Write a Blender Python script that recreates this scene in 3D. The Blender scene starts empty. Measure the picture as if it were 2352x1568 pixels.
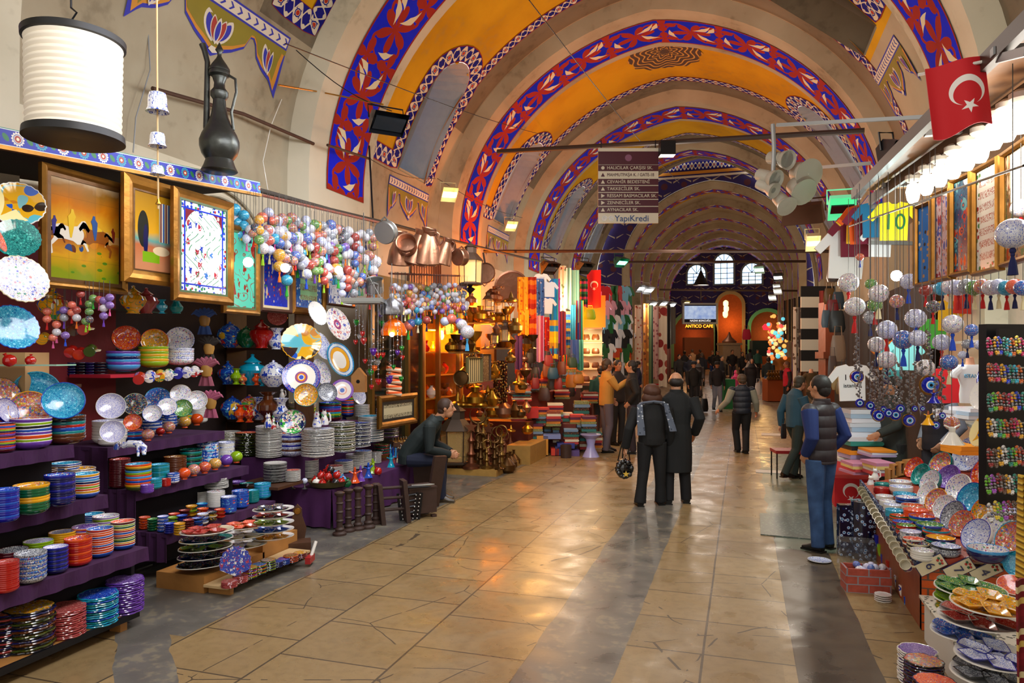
import bpy,math,random
from mathutils import Vector,Matrix
from math import sin,cos,pi,radians,atan2,sqrt
D=bpy.data
SC=bpy.context.scene
COL=SC.collection
R=random.Random(7)
F=1650.0
TH=math.atan(529/F)
ST,CT=sin(TH),cos(TH)
CAMZ=2.0
cam=D.objects.new('camera',D.cameras.new('camera'));COL.objects.link(cam)
cam.location=(0,0,CAMZ);cam.rotation_euler=(pi/2,0,TH)
cam.data.sensor_width=36;cam.data.lens=F/2352*36
cam.data.shift_y=(815-784)/2352
cam.data.clip_start=.05;cam.data.clip_end=300
SC.camera=cam
def ray(px,py):
 u=(px-1176)/F
 return Vector((-ST+u*CT,CT+u*ST,(815-py)/F))
def at(px,py,x=None,y=None,z=None,t=None):
 """the point of the place seen at a photo pixel, on a known plane"""
 d=ray(px,py)
 if x is not None:t=x/d.x
 elif y is not None:t=y/d.y
 elif z is not None:t=(z-CAMZ)/d.z
 return Vector((d.x*t,d.y*t,CAMZ+d.z*t))
def proj(p):
 dx,dy=p[0],p[1]
 t=-ST*dx+CT*dy
 if t<.01:return(-1,-1,t)
 return(1176+F*(CT*dx+ST*dy)/t,815-F*(p[2]-CAMZ)/t,t)
class X:
 def __init__(s,nt,o):s.nt,s.o=nt,o
 def m(s,op,*a):
  n=s.nt.nodes.new('ShaderNodeMath');n.operation=op
  for i,q in enumerate((s,)+a):
   if isinstance(q,X):s.nt.links.new(q.o,n.inputs[i])
   else:n.inputs[i].default_value=q
  return X(s.nt,n.outputs[0])
 def __add__(s,b):return s.m('ADD',b)
 def __radd__(s,b):return s.m('ADD',b)
 def __sub__(s,b):return s.m('SUBTRACT',b)
 def __rsub__(s,b):return(s*-1)+b
 def __mul__(s,b):return s.m('MULTIPLY',b)
 def __rmul__(s,b):return s.m('MULTIPLY',b)
 def __truediv__(s,b):return s.m('DIVIDE',b)
 def lt(s,b):return s.m('LESS_THAN',b)
 def gt(s,b):return s.m('GREATER_THAN',b)
 def sin(s):return s.m('SINE')
 def cos(s):return s.m('COSINE')
 def abs(s):return s.m('ABSOLUTE')
 def fr(s):return s.m('FRACT')
 def fl(s):return s.m('FLOOR')
 def mn(s,b):return s.m('MINIMUM',b)
 def mx(s,b):return s.m('MAXIMUM',b)
 def pw(s,b):return s.m('POWER',b)
 def sq(s):return s.m('SQRT')
class Mt:
 def __init__(s,name):
  s.mat=D.materials.new(name);s.mat.use_nodes=True
  s.nt=s.mat.node_tree;s.b=s.nt.nodes['Principled BSDF']
  s.tc=None
 def coord(s,kind='Object'):
  if s.tc is None:s.tc=s.nt.nodes.new('ShaderNodeTexCoord')
  return X(s.nt,s.tc.outputs[kind])
 def rnd(s):
  n=s.nt.nodes.new('ShaderNodeObjectInfo');return X(s.nt,n.outputs['Random'])
 def objloc(s):
  n=s.nt.nodes.new('ShaderNodeObjectInfo');return X(s.nt,n.outputs['Location'])
 def sep(s,v):
  n=s.nt.nodes.new('ShaderNodeSeparateXYZ');s.nt.links.new(v.o,n.inputs[0])
  return[X(s.nt,n.outputs[i])for i in range(3)]
 def com(s,x,y,z=0.0):
  n=s.nt.nodes.new('ShaderNodeCombineXYZ')
  for i,q in enumerate((x,y,z)):
   if isinstance(q,X):s.nt.links.new(q.o,n.inputs[i])
   else:n.inputs[i].default_value=q
  return X(s.nt,n.outputs[0])
 def vadd(s,v,w):
  n=s.nt.nodes.new('ShaderNodeVectorMath');n.operation='ADD'
  s.nt.links.new(v.o,n.inputs[0]);s.nt.links.new(w.o,n.inputs[1]);return X(s.nt,n.outputs[0])
 def noise(s,v,sc=5.0,det=2.0,dist=0.0):
  n=s.nt.nodes.new('ShaderNodeTexNoise');s.nt.links.new(v.o,n.inputs['Vector'])
  n.inputs['Scale'].default_value=sc;n.inputs['Detail'].default_value=det;n.inputs['Distortion'].default_value=dist
  return X(s.nt,n.outputs['Fac'])
 def vor(s,v,sc=5.0,feat='F1',rnd=1.0):
  n=s.nt.nodes.new('ShaderNodeTexVoronoi');n.feature=feat;s.nt.links.new(v.o,n.inputs['Vector'])
  n.inputs['Scale'].default_value=sc;n.inputs['Randomness'].default_value=rnd
  if feat=='F1':
   sp=s.nt.nodes.new('ShaderNodeSeparateColor');s.nt.links.new(n.outputs['Color'],sp.inputs[0])
   return X(s.nt,n.outputs['Distance']),X(s.nt,sp.outputs[0]),X(s.nt,sp.outputs[1])
  return X(s.nt,n.outputs['Distance']),None,None
 def ramp(s,x,cols,interp='CONSTANT',pos=None):
  n=s.nt.nodes.new('ShaderNodeValToRGB');s.nt.links.new(x.o,n.inputs[0])
  e=n.color_ramp.elements;n.color_ramp.interpolation=interp
  k=len(cols)
  while len(e)<k:e.new(.5)
  for i,c in enumerate(cols):
   e[i].position=pos[i]if pos else(i/k if interp=='CONSTANT' else i/max(1,k-1))
   e[i].color=(*c[:3],1)
  return X(s.nt,n.outputs[0])
 def mix(s,f,a,b):
  n=s.nt.nodes.new('ShaderNodeMix');n.data_type='RGBA'
  for i,q in((0,f),(6,a),(7,b)):
   if isinstance(q,X):s.nt.links.new(q.o,n.inputs[i])
   elif i==0:n.inputs[0].default_value=q
   else:n.inputs[i].default_value=(*q[:3],1)
  return X(s.nt,n.outputs[2])
 def col(s,x):
  if isinstance(x,X):s.nt.links.new(x.o,s.b.inputs['Base Color'])
  else:s.b.inputs['Base Color'].default_value=(*x[:3],1)
  return s
 def st(s,rough=.5,metal=0.0,coat=0.0,spec=None,alpha=None,trans=None,emit=None,es=1.0,sheen=None):
  b=s.b
  if isinstance(rough,X):s.nt.links.new(rough.o,b.inputs['Roughness'])
  else:b.inputs['Roughness'].default_value=rough
  b.inputs['Metallic'].default_value=metal
  b.inputs['Coat Weight'].default_value=coat
  if coat:b.inputs['Coat Roughness'].default_value=.06
  if spec is not None:b.inputs['Specular IOR Level'].default_value=spec
  if alpha is not None:b.inputs['Alpha'].default_value=alpha
  if trans is not None:b.inputs['Transmission Weight'].default_value=trans
  if emit is not None:
   if isinstance(emit,X):s.nt.links.new(emit.o,b.inputs['Emission Color'])
   else:b.inputs['Emission Color'].default_value=(*emit[:3],1)
   b.inputs['Emission Strength'].default_value=es
  return s
 def bump(s,x,st=.3,dist=.01):
  n=s.nt.nodes.new('ShaderNodeBump');n.inputs['Strength'].default_value=st;n.inputs['Distance'].default_value=dist
  s.nt.links.new(x.o,n.inputs['Height']);s.nt.links.new(n.outputs[0],s.b.inputs['Normal']);return s
def H(h):
 h=h.lstrip('#');o=[]
 for i in(0,2,4):
  c=int(h[i:i+2],16)/255
  o.append(c/12.92 if c<.04045 else((c+.055)/1.055)**2.4)
 return tuple(o)
MC={}
def mat(name,c='808080',rough=.5,metal=0.,coat=0.,var=0.,**k):
 key=(name,c,rough,metal,coat,var,tuple(sorted(k.items())))
 if key in MC:return MC[key]
 m=Mt(name);c=H(c)if isinstance(c,str)else c
 if var:
  n=m.noise(m.coord(),9,4)
  m.col(m.mix(n,tuple(q*(1-var)for q in c),tuple(min(1,q*(1+var))for q in c)))
  m.bump(n,.25,.02)
 else:m.col(c)
 if 'emit' in k and isinstance(k['emit'],str):k['emit']=H(k['emit'])
 m.st(rough,metal,coat,**k)
 MC[key]=m.mat;return m.mat
def deco(base,pal,sc=40,th=.32,rough=.12,ring=None,seed=0,lines=None):
 """hand painted glaze: blossoms and dots strewn over a ground, optional coloured ring bands by radius"""
 key=('deco',base,tuple(pal),sc,th,ring,seed,lines)
 if key in MC:return MC[key]
 m=Mt('painted_glaze_'+base)
 o=m.coord();x,y,z=m.sep(o);r=m.rnd()
 v=m.com(x+r*7,y+r*3,z+seed)
 cols=[H(p)for p in pal];S1=sc*.13
 def flo(S,k,th_):
  n=m.nt.nodes.new('ShaderNodeTexVoronoi');m.nt.links.new(v.o,n.inputs['Vector']);n.inputs['Scale'].default_value=S;n.inputs['Randomness'].default_value=.75
  sp=m.nt.nodes.new('ShaderNodeSeparateColor');m.nt.links.new(n.outputs['Color'],sp.inputs[0]);pos=m.sep(X(m.nt,n.outputs['Position']));vv=m.sep(v)
  d=X(m.nt,n.outputs['Distance']);g=(vv[1]-pos[1]).m('ARCTAN2',vv[0]-pos[0]);w=(g*k+X(m.nt,sp.outputs[2])*6.0).cos()*.30+.78
  return d,d.lt(w*th_),X(m.nt,sp.outputs[0]),X(m.nt,sp.outputs[1])
 nn=m.noise(v,S1*.9,1)
 stem=((nn*9.0).fr()-.5).abs().lt(.07);c=m.mix(stem*.85,H(base),cols[-1])
 d2,f2,a2,b2=flo(S1*2.4,2,th*.95);c=m.mix(f2,c,m.ramp(a2,cols[::-1]))
 d,f1,a1,b1=flo(S1,5,th*1.35);c=m.mix(f1*b1.gt(.2),c,m.ramp(a1,cols));c=m.mix(d.lt(th*.5)*b1.gt(.2),c,m.ramp(b1,cols[1:]+[H(base)]));c=m.mix(d.lt(th*.22),c,cols[0])
 if lines:
  ang=y.m('ARCTAN2',x);rr=(x*x+y*y).sq()
  w=(ang*lines[0]).sin()*.12+(rr*lines[1]).fr()
  c=m.mix((w-.5).abs().lt(lines[2]),c,H(lines[3]))
 if ring:
  rr=(x*x+y*y).sq()
  for(r0,r1,cc)in ring:
   c=m.mix(rr.gt(r0)*rr.lt(r1),c,H(cc))
 m.col(c);m.st(rough,coat=.5)
 MC[key]=m.mat;return m.mat
class MB:
 def __init__(s):s.v,s.f,s.m,s.uv=[],[],[],{}
 def add(s,vs,fs,m=0,M=None):
  o=len(s.v)
  s.v+=[tuple(M@Vector(p))for p in vs]if M is not None else[tuple(p)for p in vs]
  for i,f in enumerate(fs):
   s.f.append(tuple(q+o for q in f));s.m.append(m[i]if isinstance(m,(list,tuple))else m)
  return s
 def box(s,c,d,m=0,M=None,top=1.0):
  x,y,z=c;a,b,h=d[0]/2,d[1]/2,d[2]/2
  vs=[(x-a,y-b,z-h),(x+a,y-b,z-h),(x+a,y+b,z-h),(x-a,y+b,z-h),(x-a*top,y-b*top,z+h),(x+a*top,y-b*top,z+h),(x+a*top,y+b*top,z+h),(x-a*top,y+b*top,z+h)]
  return s.add(vs,[(0,3,2,1),(4,5,6,7),(0,1,5,4),(1,2,6,5),(2,3,7,6),(3,0,4,7)],m,M)
 def lathe(s,prof,n=24,m=0,M=None,wav=None):
  """prof: (r, z) or (r, z, mat) of the face that follows"""
  vs,fs,ms=[],[],[]
  for p in prof:
   for i in range(n):
    a=2*pi*i/n;k=wav(a,p[0])if wav else 1
    vs.append((p[0]*cos(a)*k,p[0]*sin(a)*k,p[1]))
  for j in range(len(prof)-1):
   mm=prof[j][2]if len(prof[j])>2 else m
   for i in range(n):
    k=(i+1)%n
    fs.append((j*n+i,j*n+k,(j+1)*n+k,(j+1)*n+i));ms.append(mm)
  if prof[0][0]>1e-4:fs.append(tuple(range(n-1,-1,-1)));ms.append(prof[0][2]if len(prof[0])>2 else m)
  if prof[-1][0]>1e-4:fs.append(tuple(range((len(prof)-1)*n,len(prof)*n)));ms.append(prof[-2][2]if len(prof[-2])>2 else m)
  return s.add(vs,fs,ms,M)
 def tube(s,pts,r,n=8,m=0,M=None,cap=True,flat=1.0,up=None):
  pts=[Vector(p)for p in pts];L=len(pts)
  rs=r if isinstance(r,(list,tuple))else[r]*L
  vs,fs=[],[];prev=None
  for j,p in enumerate(pts):
   d=(pts[min(j+1,L-1)]-pts[max(j-1,0)])
   d=d.normalized()if d.length>1e-9 else Vector((0,0,1))
   ref=Vector(up)if up else(prev if prev is not None else(Vector((1,0,0))if abs(d.x)<.9 else Vector((0,1,0))))
   a=(ref-d*ref.dot(d))
   if a.length<1e-5:a=d.orthogonal()
   a.normalize();b=d.cross(a);prev=a
   rr=rs[j];ra,rb=rr if isinstance(rr,tuple)else(rr,rr*flat)
   for i in range(n):
    t=2*pi*i/n;vs.append(p+a*(cos(t)*ra)+b*(sin(t)*rb))
  for j in range(L-1):
   for i in range(n):
    k=(i+1)%n;fs.append((j*n+i,j*n+k,(j+1)*n+k,(j+1)*n+i))
  if cap:fs+=[tuple(range(n-1,-1,-1)),tuple(range((L-1)*n,L*n))]
  return s.add(vs,fs,m,M)
 def ball(s,c,r,m=0,n=16,k=10,M=None):
  rx,ry,rz=r if isinstance(r,(tuple,list))else(r,r,r)
  vs=[(c[0],c[1],c[2]-rz)];fs=[]
  for j in range(1,k):
   t=-pi/2+pi*j/k
   for i in range(n):
    a=2*pi*i/n;vs.append((c[0]+rx*cos(t)*cos(a),c[1]+ry*cos(t)*sin(a),c[2]+rz*sin(t)))
  vs.append((c[0],c[1],c[2]+rz));e=len(vs)-1
  for i in range(n):
   q=(i+1)%n;fs.append((0,1+q,1+i));fs.append((e,e-n+i,e-n+q))
  for j in range(k-2):
   for i in range(n):
    q=(i+1)%n;fs.append((1+j*n+i,1+j*n+q,1+(j+1)*n+q,1+(j+1)*n+i))
  return s.add(vs,fs,m,M)
 def prism(s,poly,z0,z1,m=0,M=None,side=None):
  n=len(poly);ar=sum(poly[i][0]*poly[(i+1)%n][1]-poly[(i+1)%n][0]*poly[i][1]for i in range(n))
  if ar<0:poly=poly[::-1]
  vs=[(p[0],p[1],z0)for p in poly]+[(p[0],p[1],z1)for p in poly]
  fs=[tuple(range(n-1,-1,-1)),tuple(range(n,2*n))]+[(i,(i+1)%n,n+(i+1)%n,n+i)for i in range(n)]
  return s.add(vs,fs,[m,m]+[m if side is None else side]*n,M)
 def cloth(s,nu,nv,fn,m=0,th=.006,M=None):
  """a sheet with thickness: fn(a,b) -> point, a and b in 0..1"""
  P=[[Vector(fn(i/nu,j/nv))for j in range(nv+1)]for i in range(nu+1)]
  a=P[-1][0]-P[0][0];b=P[0][-1]-P[0][0];nn=a.cross(b)
  nn=nn.normalized()*th if nn.length>1e-9 else Vector((th,0,0))
  w=nv+1;vs=[p for r_ in P for p in r_]+[p+nn for r_ in P for p in r_];o=(nu+1)*w;fs=[]
  for i in range(nu):
   for j in range(nv):
    q=(i*w+j,(i+1)*w+j,(i+1)*w+j+1,i*w+j+1)
    fs.append(q[::-1]);fs.append(tuple(k+o for k in q))
  for i in range(nu):
   fs.append((i*w,(i+1)*w,(i+1)*w+o,i*w+o));fs.append((i*w+nv,i*w+nv+o,(i+1)*w+nv+o,(i+1)*w+nv))
  for j in range(nv):
   fs.append((j,j+o,j+1+o,j+1));fs.append((nu*w+j,nu*w+j+1,nu*w+j+1+o,nu*w+j+o))
  return s.add(vs,fs,m,M)
 def mesh(s,name,mats,smooth=True,ang=35):
  me=D.meshes.new(name);me.from_pydata(s.v,[],s.f)
  if not isinstance(mats,(list,tuple)):mats=[mats]
  for q in mats:me.materials.append(q)
  me.polygons.foreach_set('material_index',[min(i,len(mats)-1)for i in s.m])
  if smooth:
   me.polygons.foreach_set('use_smooth',[True]*len(s.f));me.set_sharp_from_angle(angle=radians(ang))
  if s.uv:
   ul=me.uv_layers.new(name='uv');L=me.loops
   for i in range(len(L)):ul.data[i].uv=s.uv.get(L[i].vertex_index,(0,0))
  me.update();return me
 def build(s,name,mats,parent=None,loc=None,rz=None,smooth=True,ang=35):
  o=D.objects.new(name,s.mesh(name,mats,smooth,ang));COL.objects.link(o)
  if parent is not None:o.parent=parent
  if loc is not None:o.location=loc
  if rz is not None:o.rotation_euler[2]=rz
  return o
def T(x,y,z):return Matrix.Translation((x,y,z))
def RX(a):return Matrix.Rotation(a,4,'X')
def RY(a):return Matrix.Rotation(a,4,'Y')
def RZ(a):return Matrix.Rotation(a,4,'Z')
def tag(o,label,cat,group=None):
 o['label']=label;o['category']=cat
 if group:o['group']=group
 return o
def struct(o):o['kind']='structure';return o
def thing(name,label,cat,loc=(0,0,0),rz=0,group=None):
 o=D.objects.new(name,None);COL.objects.link(o);o.empty_display_size=.1
 o.location=loc;o.rotation_euler=(0,0,rz);return tag(o,label,cat,group)
def kids(o):return[c for c in D.objects if c.parent==o]
KC={}
def copy_thing(src,loc=None,rz=None,label=None,group=None,mats=None,rot=None,scale=None):
 """a copy of a thing with copies of its parts and sub-parts; mats = {part name: [materials]}"""
 if src.name not in KC:
  KC[src.name]=[(c,list(c.children))for c in src.children]
 o=src.copy();COL.objects.link(o)
 if loc is not None:o.location=loc
 if rot is not None:o.rotation_euler=rot
 elif rz is not None:o.rotation_euler=(0,0,rz)
 if scale is not None:o.scale=(scale,)*3 if isinstance(scale,(int,float))else scale
 if label:o['label']=label
 if group:o['group']=group
 def rem(ob,base):
  if mats and base in mats:
   for i,q in enumerate(mats[base]):
    if i<len(ob.material_slots)and q is not None:
     ob.material_slots[i].link='OBJECT';ob.material_slots[i].material=q
 rem(o,'self')
 for c,sub in KC[src.name]:
  d=c.copy();COL.objects.link(d);d.parent=o;rem(d,c.name.split('.')[0])
  for g in sub:
   e=g.copy();COL.objects.link(e);e.parent=d;rem(e,g.name.split('.')[0])
 return o
ORD='zeroth first second third fourth fifth sixth seventh eighth ninth tenth eleventh twelfth thirteenth fourteenth fifteenth sixteenth seventeenth eighteenth nineteenth twentieth'.split()
def nth(i):
 if i<=20:return ORD[i]
 return '%d%s'%(i,{1:'st',2:'nd',3:'rd'}.get(i%10 if i//10!=11 else 0,'th'))
def light(kind,loc,power,col='ffffff',size=.1,rot=None,size_y=None,spot=None,name='lamp_and_fill_light'):
 l=D.lights.new(name,kind);l.energy=power;l.color=H(col)
 if kind=='AREA':
  l.size=size
  if size_y:l.shape='RECTANGLE';l.size_y=size_y
 else:l.shadow_soft_size=size
 if spot:l.spot_size=radians(spot);l.spot_blend=.6
 o=D.objects.new(name,l);COL.objects.link(o);o.location=loc
 if rot:o.rotation_euler=rot
 return o
wood=mat('dark_wood','4a2c18',.5,var=.3)
oak=mat('pale_wood','a8743a',.5,var=.2)
velvet=mat('purple_velvet','3a1240',.9,var=.25)
blackm=mat('black_metal','16161a',.35,.3)
steel=mat('steel','9a9a96',.35,.9)
greym=mat('grey_painted_metal','8f9294',.45,.2)
rustm=mat('rusty_brown_pipe','4a3226',.7,.3,var=.3)
gold=mat('gold_frame','8c6024',.35,.75,var=.5)
copper=mat('tinned_copper','a5765c',.32,.85,var=.2)
brass=mat('brass','b8862c',.28,.9)
white=mat('white_glaze','e4e2da',.15,coat=.4)
whitep=mat('white_paint','d8d6ce',.5)
red=mat('red_cloth','c0141c',.75)
CX,HW,ZS,ZA=-1.9,4.95,4.9,9.8
XL,XR=CX-HW,CX+HW
def floorz(y):return 0 if y<22 else(y-22)*.025
def prof(a,off=0.,cx=CX,hw=HW,zs=ZS,za=ZA):
 k=.10
 w,h=hw-off,za-zs-off
 return(cx-w*cos(a),zs+h*((1-k)*sin(a)+k*(1-abs(cos(a)))))
def vp(s,y,off=0.):
 if s<0:return Vector((XL+off,y,ZS+s))
 a=s/HW
 if a>pi:return Vector((XR-off,y,ZS-(a-pi)*HW))
 x,z=prof(a,off);return Vector((x,y,z+vrise(y)*max(0,z-ZS)/(ZA-ZS)))
def vrise(y):return.0085*max(0,y-22)**2
SMAX=pi*HW
def onvault(px,py,off=0.):
 """(s,y) of the vault/wall surface seen at a photo pixel"""
 d=ray(px,py);lo,hi=1.,60.
 def outside(t):
  x,z=d.x*t,CAMZ+d.z*t
  if z<ZS:return x<XL+off or x>XR-off
  xx=min(1,max(-1,(x-CX)/(HW-off)));a=math.acos(-xx)
  return abs(x-CX)>=HW-off or z>prof(a,off)[1]
 t=1.
 while not outside(t)and t<60:t+=.25
 lo,hi=t-.25,t
 for _ in range(18):
  mid=(lo+hi)/2
  if outside(mid):hi=mid
  else:lo=mid
 x,z=d.x*hi,CAMZ+d.z*hi
 if z<ZS:return((z-ZS)if x<CX else SMAX+(ZS-z),d.y*hi)
 return(math.acos(max(-1,min(1,-(x-CX)/(HW-off))))*HW,d.y*hi)
def m_plaster(name,c1,c2,dirt):
 m=Mt(name);p=m.coord();n=m.noise(p,.7,5);n2=m.noise(p,6,4)
 c=m.mix(m.ramp(n,[(0,0,0),(1,1,1)],'LINEAR',[.35,.65]),H(c1),H(c2))
 c=m.mix(m.ramp(n2*n,[(0,0,0),(1,1,1)],'LINEAR',[.30,.42])*.4,c,H(dirt))
 m.col(c);m.st(.8,spec=.15);m.bump(n2,.2,.02);return m.mat
plaster=m_plaster('painted_plaster','ada38c','978a72','665b48')
plaster2=m_plaster('pale_plaster','cfc6b0','bdb49c','877d68')
greyp=m_plaster('grey_plaster','7e7462','6b6150','463f34')
yellow=m_plaster('ochre_paint','cc9e12','b4860a','9c8040')
yellow2=m_plaster('orange_ochre_paint','d09a0e','bc840a','9c7a30')
def m_band():
 m=Mt('blue_band_with_red_arabesque');u,v,_=m.sep(m.coord('UV'))
 per=1.35
 a=((u/per).fr()-.5)*per;s=v
 blue=m.mix(m.noise(m.com(u,v),3,3),H('0414b4'),H('0820e8'))
 def ros(a,b,r0,k,ph):
  r=(a*a+b*b).sq();ang=b.m('ARCTAN2',a)
  return r.lt((ang*k+ph).cos().abs()*r0+r0*.18)
 rd=ros(a,s,.40,3,.4)
 a2=((u/per+.5).fr()-.5)*per
 rd=rd.mx(ros(a2,s+.35,.28,2,0)).mx(ros(a2,s-.35,.28,2,0))
 w=((u*(2*pi/per)).sin()*.42-s).abs().lt(.035);w2=((u*(2*pi/per)).sin()*-.42-s).abs().lt(.035)
 rd=rd.mx(w).mx(w2)
 c=m.mix(rd,blue,H('9a2616'))
 def blade(a,b,ca,sa,L,W):
  p=a*ca+b*sa;q=b*ca-a*sa
  q=q+(p*p)*1.2
  return(p.abs()/L+q.abs()/W).lt(1)
 wt=blade(a-.30,s-.22,.8,.6,.27,.075).mx(blade(a-.30,s+.22,.8,-.6,.27,.075))
 wt=wt.mx(blade(a2-.18,s-.12,.35,.94,.22,.07)).mx(blade(a2+.18,s+.25,.5,-.87,.2,.07))
 c=m.mix(wt,c,H('d8cfae'))
 c=m.mix(s.abs().gt(.57),c,H('8e2214'))
 m.col(c);m.st(.7,spec=.12);return m.mat
band=m_band()
def m_border(name,per,hw,bg='15157a',wh='cfc5ae'):
 m=Mt(name);u,v,_=m.sep(m.coord('UV'))
 a=((u/per).fr()-.5)*per;s=v
 r=(a*a+s*s).sq();ang=s.m('ARCTAN2',a)
 fl_=r.lt(((ang*2).cos().abs()*.5+.5)*hw*.62)
 ph=u*(2*pi/per)
 v1=((ph*1.0).cos()*hw*.72-s).abs().lt(hw*.12);v2=((ph*1.0).cos()*-hw*.72-s).abs().lt(hw*.12)
 a3=((u/per+.5).fr()-.5)*per
 lf=(a3*a3+(s.abs()-hw*.62).pw(2.0)).sq().lt(hw*.2)
 wt=fl_.mx(v1).mx(v2).mx(lf)
 c=m.mix(wt,H(bg),H(wh))
 c=m.mix(r.lt(hw*.34)*r.gt(hw*.24),c,H(bg));c=m.mix(r.lt(hw*.2),c,H('a8301c'))
 c=m.mix(s.abs().gt(hw*.86),c,H('8e2418'))
 m.col(c);m.st(.7,spec=.12);return m.mat
border=m_border('flower_border',.42,.2)
thinb=m_border('narrow_flower_border',.34,.15)
def m_olive():
 m=Mt('olive_lambrequin_paint');p=m.coord();n=m.noise(p,3,3)
 m.col(m.mix(n,H('8a7e18'),H('7a6c14')));m.st(.7);return m.mat
olive=m_olive()
pblue=mat('blue_paint','1c22a0',.6);pwhite=mat('cream_paint','d0c6b4',.6);pred=mat('red_paint','9c2a1e',.6);porange=mat('orange_paint','c0801c',.6)
def m_floor():
 m=Mt('worn_stone_slabs_and_cement');p=m.coord();x,y,z=m.sep(p)
 wob=(m.noise(p,1.3,3)-.5)*.10
 n1=m.noise(p,1.1,4);n2=m.noise(p,14,5);n3=m.noise(p,60,2);n4=m.noise(p,3.1,6,.6)
 stone=m.mix(n1,H('86704c'),H('a48c62'));stone=m.mix(m.ramp(n2,[(0,0,0),(1,1,1)],'LINEAR',[.45,.7])*.45,stone,H('786444'))
 stone=m.mix(m.ramp(n3,[(1,1,1),(0,0,0)],'LINEAR',[.28,.36])*.5,stone,H('5e4a30'))
 xs=x+3.75;wsl=.80;colx=(xs/wsl);ix=colx.fl()
 left=x.lt(-1.35)
 jx=((colx.fr()-.5).abs()*wsl).gt(wsl/2-.008)*left
 for cx_ in(-.25,.335):jx=jx.mx((x+wob*.1-cx_).abs().lt(.008))
 rowy=y/.62+(ix*.37).fr()*left;rl=m.noise(m.com(rowy.fl(),ix),3.7)
 tone=m.ramp(rl,[(.62,.6,.58),(1.15,1.1,1.02)],'LINEAR',[.3,.7])
 n=m.nt.nodes.new('ShaderNodeMix');n.data_type='RGBA';n.blend_type='MULTIPLY';n.inputs[0].default_value=.75
 m.nt.links.new(stone.o,n.inputs[6]);m.nt.links.new(tone.o,n.inputs[7]);stone=X(m.nt,n.outputs[2])
 jy=((rowy.fr()-.5).abs()*.62).gt(.31-.007)
 crack=m.vor(m.vadd(p,m.com(wob,wob*2,wob)),.9,'DISTANCE_TO_EDGE')[0].lt(.004)
 joint=jx.mx(jy).mx(crack*n4.gt(.5))
 stone=m.mix(joint*.85,stone,H('3a3026'))
 cem=m.mix(n4,H('4c4a44'),H('77726a'));cem=m.mix(m.ramp(n2*n4,[(0,0,0),(1,1,1)],'LINEAR',[.28,.36])*.45,cem,H('93886c'))
 e=wob
 gm=(x+e).gt(-1.36)*(x+e*.6).lt(-.76)
 gm=gm.mx((x+e*2).lt(-3.78)*(y-(x+4.6)*.0).gt(4.15))
 gm=gm.mx((y+x*.9+e*3).gt(.15)*(y+x*.9+e*3).lt(.62)*x.lt(-2.0))
 dk=(x+e*.3).gt(.335)*(x+e*.5).lt(.83)*(y+e*4).lt(8.0)
 gr=(x+e*3).gt(.33)*(y+e*5).gt(7.9)*(y+e*5).lt(15.5)*(x).lt(1.6)
 c=m.mix(gm,stone,cem)
 dkc=m.mix(n4,H('2e2a24'),H('6a5a46'))
 c=m.mix(dk,c,dkc)
 c=m.mix(gr,c,m.mix(n4,H('5c6a5c'),H('7d8672')))
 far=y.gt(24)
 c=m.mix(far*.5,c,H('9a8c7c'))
 m.col(c)
 rg=m.ramp(n4,[(.22,.22,.22),(.5,.5,.5)],'LINEAR',[.3,.75])
 m.st(rg);m.bump(n2*.6+(joint*-.6),.25,.006);return m.mat
fm=MB()
ys=[-3,0,5,10,15,22,30,40,50,62];n0=0
fm.add([(x,y,floorz(y))for y in ys for x in(-9,6)],[(2*i,2*i+1,2*i+3,2*i+2)for i in range(len(ys)-1)])
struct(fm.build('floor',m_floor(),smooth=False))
LWIN=[(13.35+5.9*k,14.65+5.9*k)for k in range(4)]
def WR(k,side):return(1.02,3.75)if side==0 else((3.05,6.6)if k==0 else(1.3,4.2))
def win_in(s,y,g=0.):
 for k,(y0,y1)in enumerate(LWIN):
  for side,ss in((0,s),(1,SMAX-s)):
   WS0,WS1=WR(k,side)
   r_=(y1-y0)/2;yc=(y0+y1)/2
   if WS0-g<ss<WS1-r_ and abs(y-yc)<r_+g:return True
   if ss>=WS1-r_ and(ss-(WS1-r_))**2+(y-yc)**2<(r_+g)**2:return True
 return False
RIBS=[3.85+5.9*k for k in range(-1,6)]
def bay(y):
 k=math.floor((y-3.85)/5.9);return k,y-3.85-5.9*k
PS0=3.2
vm=MB();NS,DY=110,.11
y0,y1=-2.,34.6;NY=int((y1-y0)/DY)
vs=[vp(-.4+(SMAX+.8)*i/NS,y0+j*DY)for j in range(NY+1)for i in range(NS+1)]
fs,ms=[],[]
for j in range(NY):
 yy=y0+(j+.5)*DY;k,b=bay(yy)
 for i in range(NS):
  s=-.4+(SMAX+.8)*(i+.5)/NS
  if win_in(s,yy):continue
  m_=0
  if k>=1:
   if 2.2<b<5.0 and 1.05<s<SMAX-(2.9 if k==1 else 1.3):m_=1+(k%2==0)
   elif b>5.0 and s>2.5:m_=3
  elif k==0:
   if 8.75<yy<9.5 and s>2.5 and s<SMAX-2.6:m_=1
   elif b>4.6 and s>2.2:m_=3
  fs.append((j*(NS+1)+i,(j+1)*(NS+1)+i,(j+1)*(NS+1)+i+1,j*(NS+1)+i+1));ms.append(m_)
vm.add(vs,fs,ms);struct(vm.build('ceiling',[plaster,yellow,yellow2,greyp],ang=60))
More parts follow.
